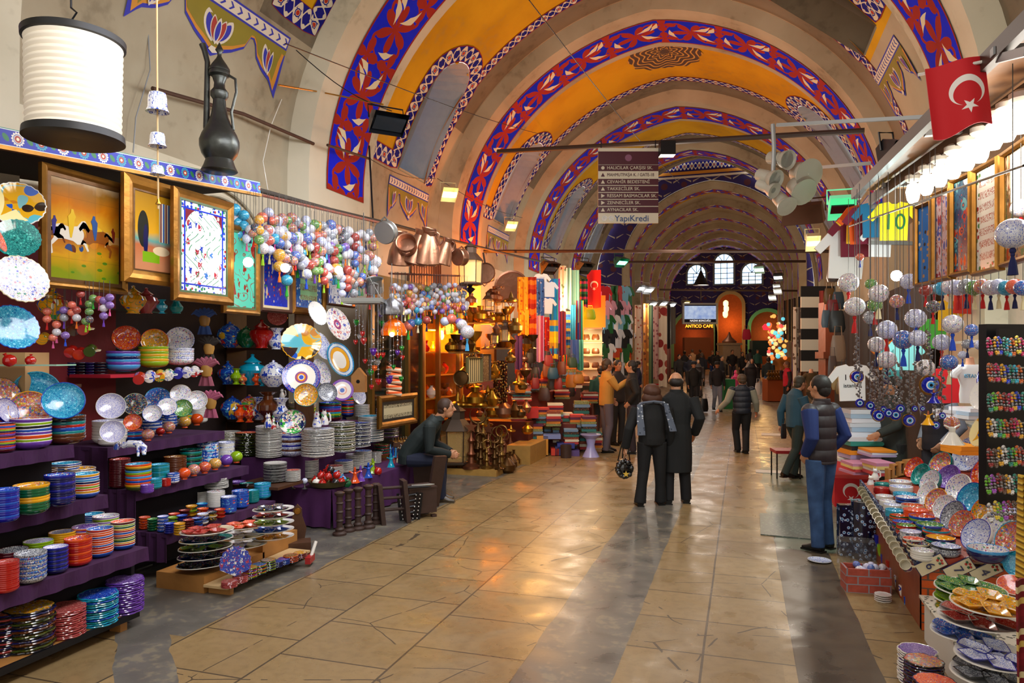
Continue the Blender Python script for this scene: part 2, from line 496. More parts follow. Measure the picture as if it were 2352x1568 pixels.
def ribbon(mb,path,w,off=.012,m=0,n=0,step=.12,thick=.0):
 pts=[];L=0
 for i in range(len(path)-1):
  a,b=Vector((*path[i],0)),Vector((*path[i+1],0));k=max(1,int((b-a).length/step))
  for q in range(k):pts.append(a.lerp(b,q/k))
 pts.append(Vector((*path[-1],0)))
 o=len(mb.v);acc=0
 for i,p in enumerate(pts):
  if i:acc+=(p-pts[i-1]).length
  d=(pts[min(i+1,len(pts)-1)]-pts[max(0,i-1)]).normalized();nrm=Vector((-d.y,d.x,0))
  for q in range(3):
   e=(q-1)*w/2;r_=p+nrm*e
   mb.uv[len(mb.v)]=(acc,e);mb.v.append(tuple(vp(r_.x,r_.y,off)))
 for i in range(len(pts)-1):
  for q in range(2):
   mb.f.append((o+i*3+q,o+i*3+q+1,o+(i+1)*3+q+1,o+(i+1)*3+q));mb.m.append(m)
wc=[0]
for k in range(0,6):
 ry=3.0 if k==0 else 3.85+5.9*k
 if ry>33:break
 rb=MB();NA=72
 cs=[(-.02,0),(.12,.30),(2.08,.30),(2.22,0)]
 for i in range(NA+1):
  s=-5.2+(SMAX+10.4)*i/NA
  for(dy,off)in cs:rb.v.append(tuple(vp(s,ry+dy,off)))
 for i in range(NA):
  for q in range(3):
   rb.f.append((i*4+q,i*4+q+1,(i+1)*4+q+1,(i+1)*4+q));rb.m.append(0)
 struct(rb.build('trim_%d'%(k+1),plaster2 if k<2 else plaster,ang=30))
 bb=MB();ribbon(bb,[(-.15,ry+1.22),(SMAX+.15,ry+1.22)],1.22,.315)
 struct(bb.build('trim_%d'%(k+11),band,ang=60))
 if k==0:
  bb=MB()
  ribbon(bb,[(SMAX-2.8,8.72),(2.45,8.72),(2.45,9.55),(SMAX-2.8,9.55),(SMAX-2.8,8.72)],.36)
  struct(bb.build('trim_21',border,ang=60))
  continue
 if ry+5.9>35:break
 yw0,yw1=LWIN[k-1]if k-1<len(LWIN)else(ry+3.5,ry+4.8)
 yc,r_=(yw0+yw1)/2,(yw1-yw0)/2
 bb=MB()
 for side in(0,1):
  fx=(lambda s:s)if side==0 else(lambda s:SMAX-s)
  WS0,WS1=WR(k-1,side);g=.2;e_=WS0+.15
  arc=[(fx(WS1-r_+(r_+g)*sin(q)),yc-(r_+g)*cos(q))for q in[pi*i/14 for i in range(15)]]
  ribbon(bb,[(fx(e_),ry+2.3),(fx(e_),yw0-g)]+arc+[(fx(e_),yw1+g),(fx(e_),ry+5.0)],.38)
 ribbon(bb,[(1.0,ry+5.02),(SMAX-1.0,ry+5.02)],.3,m=1)
 struct(bb.build('trim_%d'%(k+21),[border,thinb],ang=60))
 for side in(0,1):
  fx=(lambda s:s)if side==0 else(lambda s:SMAX-s)
  WS0,WS1=WR(k-1,side)
  ring=[(fx(WS0),yw0),(fx(WS1-r_),yw0)]+[(fx(WS1-r_+r_*sin(q)),yc-r_*cos(q))for q in[pi*i/10 for i in range(11)]]+[(fx(WS1-r_),yw1),(fx(WS0),yw1)]
  em=MB();P=[vp(s,y,.02)for s,y in ring];sg=-1 if side==0 else 1
  Q=[p+Vector((sg*.9,(yc-p.y)*.35,.15))for p in P];n_=len(P)
  em.add(P+Q,[(i,(i+1)%n_,n_+(i+1)%n_,n_+i)for i in range(n_)])
  wc[0]+=1
  w=struct(em.build('window_%d'%wc[0],greyp if k==1 and side else mat('embrasure_plaster','9aa0a4',.8,var=.1),smooth=False))  # first right embrasure and pane face away: their shade is put into grey plaster
  pn=MB().add(Q,[tuple(range(n_))]);pn.build('pane',greyp if k==1 and side else mat('dusk_window_pane','7f97b8',.3,emit='6f8fc0',es=.9),w,smooth=False)
mm_=Mt('brown_rosette_paint');u,v,_=mm_.sep(mm_.coord('UV'));rr=(u*u+v*v).sq();ag=v.m('ARCTAN2',u)
q1=((rr*22+(ag*8).cos()*1.4).sin()).abs().gt(.45).mx(rr.lt(.12));q2=((ag*8).cos()*.10+rr-.52).abs().lt(.05)
mm_.col(mm_.mix(q1,H('c89030'),H('4a2c12')));mm_.st(.7)
md=MB();sc_,yc_=SMAX/2,18.75;NR,NA=8,48
for i in range(NR+1):
 for j in range(NA):
  a=2*pi*j/NA;r_=.92*i/NR*(1+.05*cos(12*a)*(i/NR));md.uv[len(md.v)]=(r_*cos(a),r_*sin(a));md.v.append(tuple(vp(sc_+r_*cos(a)*1.0,yc_+1.15*r_*sin(a),.014)))
for i in range(NR):
 for j in range(NA):
  k_=(j+1)%NA;md.f.append((i*NA+j,i*NA+k_,(i+1)*NA+k_,(i+1)*NA+j));md.m.append(0)
struct(md.build('trim_31',mm_.mat))
def paint(name,layers):
 """layers: (list of (s,y), material, off)"""
 mb=MB();mats=[]
 for poly,m_,off in layers:
  if m_ not in mats:mats.append(m_)
  o=len(mb.v);n_=len(poly)
  cs=sum(p[0]for p in poly)/n_,sum(p[1]for p in poly)/n_
  mb.v+=[tuple(vp(s,y,off))for s,y in poly];mb.f.append(tuple(range(o,o+n_)));mb.m.append(mats.index(m_))
 return struct(mb.build(name,mats,smooth=False))
def scallop(W,H_,pts=7):
 """outline of a hanging lambrequin, x 0..1 across, depth down"""
 return[(0,0),(1,0),(1,-1),(.93,-.72),(.86,-.62),(.80,-.45),(.77,-.22),(.74,-.14),(.71,-.22),(.70,-.42),(.62,-.62),(.56,-.72),(.5,-.86),(.44,-.72),(.38,-.62),(.30,-.42),(.29,-.22),(.26,-.14),(.23,-.22),(.20,-.45),(.14,-.62),(.07,-.72),(0,-1)]
def lamb(name,s_top,ya,yb,h,mir=False):
 W=yb-ya;L=[]
 fx=(lambda s:SMAX-s)if mir else(lambda s:s)
 def mp(x,d):return(fx(s_top+d*h),ya+x*W)
 big=[(.5+(x-.5)*1.05,d*1.07 if d<0 else.02)for x,d in scallop(1,1)]
 def fill(outl,m_,off,dz=0):
  xs=[i/40 for i in range(41)]
  low=outl[1:];low=sorted(low,key=lambda p:p[0])
  def dep(x):
   c=[p for p in low if p[1]<-.01 or True]
   for i in range(len(low)-1):
    if low[i][0]<=x<=low[i+1][0]and low[i+1][0]>low[i][0]:
     f_=(x-low[i][0])/(low[i+1][0]-low[i][0]);return low[i][1]*(1-f_)+low[i+1][1]*f_
   return-.1
  for i in range(40):
   a,b=xs[i],xs[i+1]
   L.append(([mp(a,dz),mp(b,dz),mp(b,dep(b)),mp(a,dep(a))],m_,off))
 base=[p for p in scallop(1,1)if p[1]<0]
 fill([(0,0)]+base,pblue,.012)
 fill([(0,0)]+[(min(.985,max(.015,x)),d*.93+.02)for x,d in base],porange,.016)
 fill([(0,0)]+[(min(.97,max(.03,x)),d*.86+.045)for x,d in base],olive,.020)
 L.append(([mp(0,0),mp(1,0),mp(1,.28),mp(0,.28)],pblue,.012));L.append(([mp(.01,.04),mp(.99,.04),mp(.99,.24),mp(.01,.24)],pwhite,.016))
 for i in range(16):
  x=.04+i*.061
  L.append(([mp(x,.07),mp(x+.02,.14),mp(x,.21),mp(x+.012,.21),mp(x+.035,.14),mp(x+.012,.07)],pblue,.020))
 for(cx_,w_,half)in((.5,.17,0),(.1,.12,1),(.9,.12,1)):
  def pt(ox,oy,wx,hy,tl,m_,o_):
   pl=[]
   for i in range(20):
    q=2*pi*i/20;a=wx*sin(q)*abs(sin(q))**.5;b=-hy*cos(q);pl.append((cx_+ox+a*cos(tl)+b*sin(tl)*.35,-.38+oy+b*cos(tl)-a*sin(tl)*2))
   L.append(([mp(min(.99,max(.01,x)),min(-.02,d))for x,d in pl],m_,o_))
  for sd in(-1,1):
   if half and(sd>0)==(cx_>.5):continue
   pt(sd*w_*.30,.02,w_*.24,.27,sd*.35,pwhite,.024);pt(sd*w_*.30,.02,w_*.16,.20,sd*.35,pblue,.027);pt(sd*w_*.14,0,w_*.12,.20,sd*.2,pred,.033);pt(sd*w_*.14,0,w_*.15,.23,sd*.2,pwhite,.030)
  pt(0,-.02,w_*.13,.24,0,pwhite,.036);pt(0,-.02,w_*.09,.18,0,pblue,.039)
  pl=[(cx_-.015,-.68),(cx_+.015,-.68),(cx_+.03,-.76),(cx_,-.8),(cx_-.03,-.76)]
  if not half:L.append(([mp(x,d)for x,d in pl],pwhite,.03))
 paint(name,L)
lamb('trim_41',1.85,6.45,9.2,.78)
for k in range(4):
 lamb('trim_%d'%(42+k),.62,13.05+5.9*k,14.95+5.9*k,.75)
 lamb('trim_%d'%(52+k),2.45 if k==0 else.9,13.05+5.9*k,14.95+5.9*k,.75,True)
wl=MB();wl.add([(XL,-2,-.2),(XL,35,-.2),(XL,35,ZS-.4),(XL,-2,ZS-.4)],[(0,1,2,3)]);struct(wl.build('wall_left',plaster2,smooth=False))
wr=MB();wr.add([(XR,-2,-.2),(XR,35,-.2),(XR,35,ZS-.4),(XR,-2,ZS-.4)],[(3,2,1,0)]);struct(wr.build('wall_right',plaster,smooth=False))
m=Mt('purple_wall_with_white_leaves');p=m.coord('Object');x,y,z=m.sep(p)
a=((x/.9).fr()-.5)*.9;row=(z/.62);b=(row.fr()-.5)*.62
a=(((x+(row.fl()*.45))/.9).fr()-.5)*.9
lf=(b-(a.abs()*.5-.1)).abs().lt((a.abs()*-.1)+.045)*(a.abs()-.21).abs().lt(.17)
c=m.mix(m.noise(p,1.5,3),H('1c1450'),H('2a1a6e'));c=m.mix((m.vor(p,1.8)[0]).lt(.28),c,H('4e1f30'));c=m.mix(lf,c,H('a8a090'))
m.col(c);m.st(.7);purple=m.mat
C2,W2=-1.4,4.15
def prof2(a,off=0.,y=35):return(C2-(W2-off)*cos(a),6.15+(4.0-off)*(.9*sin(a)+.1*(1-abs(cos(a))))+(y-35)*.012)
tw=MB();N=40;y=34.7
ins=[(C2-W2,-.2)]+[prof2(pi*i/N)for i in range(N+1)]+[(C2+W2,-.2)]
outs=[(XL-.1,-.2)]+[(lambda q:(q[0]*1.0,q[1]+.1+vrise(34.7)*(q[1]-ZS)/(ZA-ZS)))(prof(pi*i/N))for i in range(N+1)]+[(XR+.1,-.2)]
n_=len(ins);tw.add([(q[0],y,q[1])for q in ins]+[(q[0],y,q[1])for q in outs],[(i,i+1,n_+i+1,n_+i)for i in range(n_-1)])
struct(tw.build('wall_back',purple,smooth=False))
st_=MB()
for(z_,h_,w_,mi)in((10.86,.34,2.9,0),(10.55,.14,3.5,1),(10.36,.10,3.7,2)):
 o_=len(st_.v)
 for i,(a,b)in enumerate(((-1,-1),(1,-1),(1,1),(-1,1))):st_.uv[o_+i]=(a*w_,b*h_/2);st_.v.append((CX+.15+a*w_*.8,34.66,z_+b*h_/2))
 st_.f.append((o_,o_+1,o_+2,o_+3));st_.m.append(mi)
struct(st_.build('trim_71',[border,porange,pwhite],smooth=False))
v2=MB();NY=46
for j in range(NY+1):
 yy=34.7+.5*j
 for i in range(-6,N+7):
  if i<0:q=(C2-W2,6.15+i*1.05)
  elif i>N:q=(C2+W2,6.15-(i-N)*1.05)
  else:q=prof2(pi*i/N,0,yy)
  v2.v.append((q[0],yy,q[1]))
W_=N+13
for j in range(NY):
 ph=(j*.5)%4.0
 for i in range(W_-1):
  v2.f.append((j*W_+i,(j+1)*W_+i,(j+1)*W_+i+1,j*W_+i+1))
  v2.m.append(1 if(1.2<ph<3.0 and 12<i<W_-13)else 0)
struct(v2.build('trim_60',[plaster,yellow]))
for k in range(6):
 yy=35.+4*k;rb=MB()
 for i in range(-6,N+7):
  for(dy,off)in((0,0),(.1,.28),(.28,.30),(.98,.30),(1.1,.28),(1.2,0)):
   if i<0:q=(C2-W2+off,6.15+i*1.05)
   elif i>N:q=(C2+W2-off,6.15-(i-N)*1.05)
   else:q=prof2(pi*i/N,off,yy)
   rb.uv[len(rb.v)]=(i*.33,dy-.6);rb.v.append((q[0],yy+dy,q[1]))
 for i in range(W_-1):
  for q in range(5):
   rb.f.append((i*6+q,i*6+q+1,(i+1)*6+q+1,(i+1)*6+q));rb.m.append(1 if q==2 else 0)
 struct(rb.build('trim_%d'%(61+k),[plaster,band]))
EY=57.5;ew=MB();ew.add([(C2-W2-.3,EY,0),(C2+W2+.3,EY,0),(C2+W2+.3,EY,11),(C2-W2-.3,EY,11)],[(0,1,2,3)])
struct(ew.build('wall_front',purple,smooth=False))
def archpts(cx_,w,z0,z1,n=12):
 r_=w/2;return[(cx_-r_,z0)]+[(cx_-r_*cos(pi*i/n),z1-r_+r_*sin(pi*i/n))for i in range(n+1)]+[(cx_+r_,z0)]
for j,(px0,px1,pyb,pyt)in enumerate(((1580,1620,652,610),(1642,1684,652,585),(1705,1749,652,606))):
 a,b=at(px0,pyb,y=EY-.05),at(px1,pyb,y=EY-.05);zt=at(px0,pyt,y=EY).z;cx_=(a.x+b.x)/2;w=b.x-a.x
 pts=archpts(cx_,w,a.z,zt);fr=MB();big=archpts(cx_,w+.3,a.z-.12,zt+.15)
 fr.add([(q[0],EY-.12,q[1])for q in big]+[(q[0],EY-.12,q[1])for q in pts]+[(q[0],EY,q[1])for q in big],[(i,i+1,len(pts)+i+1,len(pts)+i)for i in range(len(pts)-1)]+[(i,2*len(pts)+i,2*len(pts)+i+1,i+1)for i in range(len(pts)-1)])
 fr.box((cx_,EY-.1,a.z-.06),(w+.3,.2,.12))
 for k in(-.17,.17):fr.box((cx_+k*w,EY-.12,(a.z+zt-w/2)/2),(.05,.05,zt-w/2-a.z))
 for k in range(1,4 if j!=1 else 5):fr.box((cx_,EY-.12,a.z+(zt-w/2-a.z)*k/(3 if j!=1 else 4)),(w,.05,.05))
 for q in(.3,.5,.7):fr.tube([(cx_,EY-.12,zt-w/2),(cx_-w/2*cos(pi*q),EY-.12,zt-w/2+w/2*sin(pi*q))],.025,4)
 w_=struct(fr.build('window_%d'%(20+j),mat('window_frame_paint','6a7a88',.5),smooth=False))
 MB().add([(q[0],EY-.08,q[1])for q in pts],[tuple(range(len(pts)))]).build('pane',mat('daylight_pane','cfe6ff',.3,emit='b8dcff',es=2.6),w_,smooth=False)
w=D.worlds.new('world');SC.world=w;w.use_nodes=True
bg=w.node_tree.nodes['Background'];bg.inputs[0].default_value=(1,.95,.88,1);bg.inputs[1].default_value=1.1
SC.view_settings.view_transform='Standard';SC.view_settings.look='None';SC.view_settings.gamma=1;SC.view_settings.exposure=0.05
for(y,p,c)in((2,120,'fff4e6'),(8,150,'fff4e6'),(14,130,'fff0de'),(20,95,'ffead4'),(27,80,'ffead4'),(33,70,'ffead4'),(40,50,'ffe6cc'),(47,50,'ffe6cc'),(53,60,'ffe6cc')):
 light('POINT',(-1.6,y,5.0),p,c,.5)  # unseen fill lights added along the hall, floating free of any lamp
def deckmat(n='velvet'):return velvet
PAL=['1840c8','e03020','30a850','f0b020','f4f0e8','20a8c8']
FL={'multi':deco('c85a28',('1840c8','e8d040','d82818','2878d8','40a848','f0e8d8'),60,.42),'bluewhite':deco('e8ebf0',('2038b0','3060d0','2848c0'),75,.34),'whiteflo':deco('ece8e0',('c02828','2840b8','309050','2848c8'),55,.30),'turq':deco('0a8cb8',('5cd0e8','0a5a9c','90e0f0'),60,.30),'cobalt':deco('1430a8',('3c78e0','d8e4f4','5a98f0'),60,.28),'blueflo':deco('1848b0',('f0f0f0','d83828','f0c030','60c0e8'),55,.30),'dark':deco('14201c',('e8e0d0','d83020','30a050','f0b830','3070d0'),70,.36),'speck':deco('f0ecf0',('3848b8','5868d0'),120,.36),'greyspeck':deco('c8ccd0',('182038','282850','303858'),85,.42),'redflo':deco('c02418',('f0e0d0','1838a8','f0b020'),50,.28),'yelflo':deco('e8a010',('c03018','2058c0','f4ecd0','309048'),55,.34),'green':deco('0c7848',('e8f0e8','38b878','f0e040'),50,.26),'teal':deco('086868',('30b0a0','044040','60d0c0'),60,.3),'purple':deco('6c3ca0',('b890e0','402070','d8c8f0'),70,.3),'brown':deco('7a4420',('d0a040','402010','e0c080'),60,.32),'red':deco('a01818',('d85040','701010','e0b0a0'),60,.26),'orange':deco('e04818',('f8a040','1840a0','f4e8d8'),60,.26),'white':deco('e8e6e0',('c8ccd8','d8d8e0'),30,.2),'rose':deco('a04040',('c87868','802828','d89888'),60,.3),'lime':deco('88a818',('e0e880','c03020','2060b0'),55,.26),}
GL={k:mat('glaze_'+k,v,.12,coat=.6)for k,v in dict(red='b01810',orange='dc4c10',yellow='e8a818',lime='88b010',green='0c5c34',teal='088080',turq='1098b8',blue='1450b8',cobalt='101c98',navy='0c1450',purple='6a3ca4',lilac='9a80c0',brown='5a2c10',white='e4e2da',cream='d8cca8',dark='141820',olive='3c4a14',maroon='501018',sky='3c98d8',rose='a84444',black='0c0c10',grey='8c8c88').items()}
def bowl_mesh(h=.42,foot=.45,n=28,wav=None,name='bowl'):
 mb=MB();r=1.0
 o=[(foot,0),(foot,.03)]+[(foot+(1-foot)*sin(q)**.9,.03+(h-.03)*(1-cos(q)))for q in[pi/2*i/7 for i in range(1,8)]]
 i_=[(max(.001,(p[0]-.05)),p[1]+.045)for p in o[2:-1]][::-1]
 pr=[(p[0],p[1],1)for p in o[:-1]]+[(1.0,h,2),(.985,h+.03,2),(.95,h+.01,0)]+[(q[0],q[1],0)for q in i_]+[(.001,.06,0)]
 mb.lathe(pr,n,wav=wav);return mb.mesh(name,[FL['multi'],GL['red'],white])
def plate_mesh(n=32,wav=None,name='plate',h=.13,well=.6):
 mb=MB()
 mb.lathe([(.5,0,1),(.52,.02,1),(.62,.035,1),(1.0,h,2),(.99,h+.03,2),(.96,h+.025,0),(well,.06,0),(.3,.05,0),(.001,.05,0)],n,wav=wav)
 return mb.mesh(name,[FL['multi'],GL['white'],white])
def trivet_mesh():
 mb=MB();w=lambda a,r:1+.07*abs(cos(4*a))**.5-.03 if r>.6 else 1
 mb.lathe([(.9,0,1),(.97,.02,1),(1.0,.07,2),(.97,.11,2),(.93,.10,0),(.8,.095,0),(.001,.095,0)],48,wav=lambda a,r:1+.075*abs(cos(4*a))**.6-.04 if r>.5 else 1)
 return mb.mesh('trivet',[FL['multi'],GL['purple'],GL['purple']])
SH={'bowl':bowl_mesh(),'deep':bowl_mesh(.62,.42),'low':bowl_mesh(.30,.5),'plate':plate_mesh(),'trivet':trivet_mesh(),'scal':plate_mesh(64,lambda a,r:1+.022*cos(24*a)if r>.9 else 1,'scalloped_plate'),'cup':bowl_mesh(.95,.55,20)}
def piece(kind,name,label,cat,loc,rad,mats,group=None,rot=None,zs=1.0):
 o=D.objects.new(name,SH[kind]);COL.objects.link(o)
 o.location=loc;o.scale=(rad,rad,rad*zs)
 if rot:o.rotation_euler=rot
 for i,q in enumerate(mats):
  if q is not None:o.material_slots[i].link='OBJECT';o.material_slots[i].material=q
 return tag(o,label,cat,group)
KN={'bowl':('bowl','bowl'),'deep':('bowl','bowl'),'low':('bowl','bowl'),'plate':('plate','plate'),'scal':('plate','plate'),'trivet':('trivet','trivet'),'cup':('cup','cup')}
def gm(c):return GL[c]if c in GL else FL[c]
def gi(c):return FL[c]if c in FL else GL[c]
ALLST=[]
CN=dict(multi='brown flowered',bluewhite='blue patterned',whiteflo='flowered',cobalt='cobalt',blueflo='blue flowered',speck='flecked',greyspeck='grey speckled',redflo='red flowered',yelflo='yellow flowered',rose='brick red',grey='greyish')
def stack(px,pyb,pyt,wpx,z,kind,inn,cols,where,rim=None,n=None,t=None):
 """a stack seen at a pixel: px centre, pyb bottom, pyt back of the top rim, wpx width; z of the shelf it stands on.
    cols: outside colours from the bottom up, repeated"""
 b=at(px,pyb,z=z)if t is None else at(px,pyb,t=t)
 d=ray(px,pyb);tt=b.y/d.y
 rad=wpx/2/F*tt
 hd=Vector((d.x,d.y,0)).normalized();foot={'bowl':.45,'deep':.42,'low':.5,'plate':.5,'scal':.5,'trivet':.95,'cup':.55}[kind]
 c=b+hd*rad*foot
 u=c+hd*rad;tu=u.y/ray(px,pyb).y
 H_=CAMZ-(pyt-815)/F*tu-c.z
 h1={'bowl':.45,'deep':.65,'low':.33,'plate':.16,'scal':.16,'trivet':.11,'cup':.98}[kind]*rad
 st={'bowl':.17,'deep':.15,'low':.13,'plate':.085,'scal':.085,'trivet':.115,'cup':.4}[kind]*rad
 if n is None:n=max(1,round((H_-h1)/st)+1)
 if n>1:st=max((H_-h1)/(n-1),st*.6)
 nm,cat=KN[kind];ALLST.append((where,n,kind,px))
 inn_=inn if isinstance(inn,(list,tuple))else[inn]
 for i in range(n):
  cc=cols[i%len(cols)]if len(cols)<n or i<len(cols)else cols[-1]
  wd=CN.get(cc,cc)if len(set(cols))>1 else ''
  if n==1:lab='%s, standing alone'%where
  elif i==n-1:lab='%s, topmost'%where
  else:lab='%s, %s%s'%(where,(wd+', ')if wd else '','lowest' if i==0 else nth(i+1)+' up')
  jit=rad*.012 if n>3 else 0
  piece(kind,nm,lab,cat,(c.x+R.uniform(-jit,jit),c.y+R.uniform(-jit,jit),c.z+i*st),rad,[gi(inn_[min(i,len(inn_)-1)]if i<n-1 else inn_[-1]),gm(cc),gm(rim)if rim else(gm(cc)if kind!='plate' else white)],'stack: '+where,rot=(R.uniform(-.02,.02),R.uniform(-.02,.02),R.uniform(0,6)))
 return c,c.z+(n-1)*st+h1,rad
def lean(px,py,wpx,hpx,t,kind,inn,out,label,rim=None,face=None,tilt=70,cat=None):
 """a dish standing on edge, centre at a pixel, facing the corridor"""
 p=at(px,py,t=t);rad=max(wpx,hpx)/2/F*t
 rz=face if face is not None else atan2(-p.x*.6-.0,-p.y*.0-1)
 dirv=Vector((-p.x,-p.y,0)).normalized();az=atan2(dirv.y,dirv.x)
 if face is not None:az=face
 k=min(1,min(wpx,hpx)/max(wpx,hpx));
 off=math.acos(max(.25,k))if wpx<hpx else 0
 az+=off if p.x<-2 else-off
 M_=RZ(az)@RY(radians(tilt))
 nm,ct=KN[kind]
 o=piece(kind,nm,label,cat or ct,p,rad,[gi(inn),gm(out),gm(rim or out)],rot=M_.to_euler())
 n_=M_@Vector((0,0,1));h={'bowl':.2,'deep':.3,'low':.15}.get(kind,.05)*rad
 o.location=p-n_*h
 return o
def slab(name,label,cat,x0,x1,y0,y1,z0,z1,m,m2=None,drop=.0):
 mb=MB().box(((x0+x1)/2,(y0+y1)/2,(z0+z1)/2),(abs(x1-x0),y1-y0,z1-z0));return tag(mb.build(name,m,smooth=False),label,cat)
A=thing('display_stand','stepped stand under dark purple velvet, nearest on the left, with a low board in front','display stand',(-4.6,3.4,0))
def part(mb,name,m,root,label=None,**k):
 o=mb.build(name,m,root,**k);o.matrix_parent_inverse=Matrix.Translation(root.location).inverted()if not root.rotation_euler[2]else(Matrix.Translation(root.location)@RZ(root.rotation_euler[2])).inverted()
 if label:o['label']=label
 return o
STP=[(-4.25,.56),(-4.64,.93),(-4.98,1.30)]
for i,(xf,z)in enumerate(STP):
 xb=STP[i+1][0]if i<2 else-5.8
 mb=MB().box(((xf+xb)/2-.02,3.2,z-.015),(xf-xb+.04,2.2,.03))
 n_=60;mb.cloth(n_,1,lambda a,b:(xf+.012*sin(a*70)*(1-b),2.1+a*2.2,z-(1-b)*.10),th=.004)
 part(mb,'shelf',velvet,A,smooth=False)
mb=MB()
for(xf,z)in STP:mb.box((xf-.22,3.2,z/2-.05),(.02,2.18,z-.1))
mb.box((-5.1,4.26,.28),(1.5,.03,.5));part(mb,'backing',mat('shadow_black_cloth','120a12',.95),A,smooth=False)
bd=MB().box((-4.42,3.1,.105),(.36,2.2,.03),0).box((-4.235,3.1,.10),(.02,2.2,.045),1)
part(bd,'board',[oak,blackm],A,smooth=False)
for y in(2.3,4.1):part(MB().box((-4.32,y,.045),(.1,.06,.09)),'foot',oak,A,smooth=False)
B=thing('display_stand','stepped stand under purple velvet behind the wooden boxes','display stand',(-5.2,5.8,0))
ST2=[(-4.80,.43,6.6),(-5.14,.79,6.6),(-5.46,1.16,6.6)]
for i,(xf,z,ye)in enumerate(ST2):
 xb=ST2[i+1][0]if i<2 else-6.1
 mb=MB().box(((xf+xb)/2-.02,(5.06+ye)/2,z-.015),(xf-xb+.04,ye-5.06,.03))
 mb.cloth(50,1,lambda a,b:(xf+.01*sin(a*50)*(1-b),5.06+a*(ye-5.06),z-(1-b)*.09),th=.004)
 mb.cloth(12,2,lambda a,b:(xf+a*(xb-xf-.02),5.06+.012*sin(a*20),.18+b*(z-.18)),th=.006)
 part(mb,'shelf',velvet,B,smooth=False)
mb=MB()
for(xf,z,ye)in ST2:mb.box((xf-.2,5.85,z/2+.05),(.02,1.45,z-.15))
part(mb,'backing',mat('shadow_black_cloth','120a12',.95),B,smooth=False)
bx=thing('wooden_box','low pale wooden plinth carrying the oval platters, before the middle stand','box',(-4.5,5.5,0))
part(MB().box((-4.55,5.35,.07),(.5,.8,.14)),'low_step',oak,bx,smooth=False)
part(MB().box((-4.55,6.0,.115),(.5,.55,.23)),'high_step',oak,bx,smooth=False)
b2=thing('display_board','narrow pale board on two feet holding small trivet stacks','board',(-4.17,5.5,0))
part(MB().box((-4.17,5.53,.07),(.24,1.2,.02)),'board',mat('light_wood','c8a878',.5,var=.1),b2,smooth=False)
for y in(5.0,6.08):part(MB().box((-4.17,y,.03),(.22,.04,.06)),'foot',oak,b2,smooth=False)
Cc=thing('draped_table','low table draped in purple cloth, laden with plates and candlesticks before it','table',(-4.9,8.4,0))
mb=MB().box((-4.88,8.42,.45),(.8,2.46,.02))
mb.cloth(60,3,lambda a,b:(-4.47+.02*sin(a*60)*(1-b)+.015*(1-b),7.2+a*2.45,.02+b*.44),th=.006)
mb.cloth(20,3,lambda a,b:(-5.28+a*.8,7.2+.02*sin(a*24)*(1-b),.02+b*.44),th=.006)
part(mb,'tablecloth',mat('plum_cloth','48184e',.85,var=.2),Cc)
mb=MB().box((-5.45,8.42,.615),(.56,2.4,.31));part(mb,'upper_step',mat('plum_cloth','48184e',.85,var=.2),Cc,smooth=False)
mb=MB().box((-5.85,8.55,.52),(.7,2.1,1.0));part(mb,'back_step',mat('plum_cloth','48184e',.85,var=.2),Cc,smooth=False)
mb=MB().box((-5.1,6.9,.545),(.6,.5,.03));tag(mb.build('shelf',wood,smooth=False),'low brown wooden shelf between the middle stand and the plate table','shelf')
tag(MB().box((-6.17,3.6,1.7),(.05,4.4,3.2)).build('back_panel',mat('red_board','70101a',.7,var=.2),smooth=False),'dark red board closing the back of the nearest pottery stall','panel')
tag(MB().box((-6.62,7.6,1.7),(.05,3.6,3.3)).build('back_panel',mat('dark_back','241410',.8,var=.2),smooth=False),'dark brown board behind the vase shelves','panel')
ZA1,ZA2,ZA3,ZA0=.56,.93,1.30,.12
S=stack
S(10,1510,1392,80,ZA0,'trivet','orange',['navy','dark','rose','dark'],'orange topped flower trivet at the very left of the floor board')
S(68,1502,1378,104,ZA0,'trivet','yelflo',['dark','olive','dark','brown','navy'],'yellow painted flower trivet on dark ones on the floor board')
S(150,1470,1380,84,ZA0,'trivet','rose',['rose'],'brick red flower trivet on the floor board')
S(225,1442,1350,84,ZA0,'trivet','cobalt',['turq','turq','teal','blue'],'blue turquoise flower trivet on the floor board')
S(287,1414,1318,80,ZA0,'trivet','purple',['purple'],'purple flower trivet at the right end of the floor board')
S(14,1362,1282,52,ZA1,'bowl','red',['red'],'dark red bowl at the left edge of the first step')
S(70,1340,1260,66,ZA1,'bowl','greyspeck',['greyspeck','blueflo'],'blue and white speckled bowl on the first step')
S(128,1318,1248,52,ZA1,'bowl','speck',['navy','cobalt'],'navy bowl with pale inside on the first step')
S(179,1300,1228,58,ZA1,'bowl','redflo',['red','orange','red'],'red bowl with white speckled inside on the first step')
S(230,1280,1206,56,ZA1,'bowl','blueflo',['blue','orange','orange','red'],'orange bowl with white dotted rim and blue top on the first step',rim='white')
S(282,1262,1190,52,ZA1,'bowl','orange',['blue','red','yellow','green','lime','maroon','orange'],'many coloured bowl with dotted rim at the right end of the first step',rim='white')
S(28,1310,1254,66,ZA1,'bowl','greyspeck',['maroon'],'maroon bowl in the rear row of the first step')
S(88,1290,1234,62,ZA1,'bowl','speck',['lime'],'lime green bowl in the rear row of the first step')
S(143,1270,1214,56,ZA1,'bowl','speck',['yellow'],'yellow bowl in the rear row of the first step')
S(196,1260,1202,56,ZA1,'bowl','purple',['orange','purple'],'lilac dotted bowl in the rear row of the first step',rim='white')
S(243,1240,1178,56,ZA1,'bowl','whiteflo',['lime','lilac'],'lilac rimmed flowered bowl in the rear row of the first step',rim='white')
S(160,1242,1186,56,ZA1,'bowl','cobalt',['orange','blue'],'blue rimmed bowl at the back of the first step',rim='white')
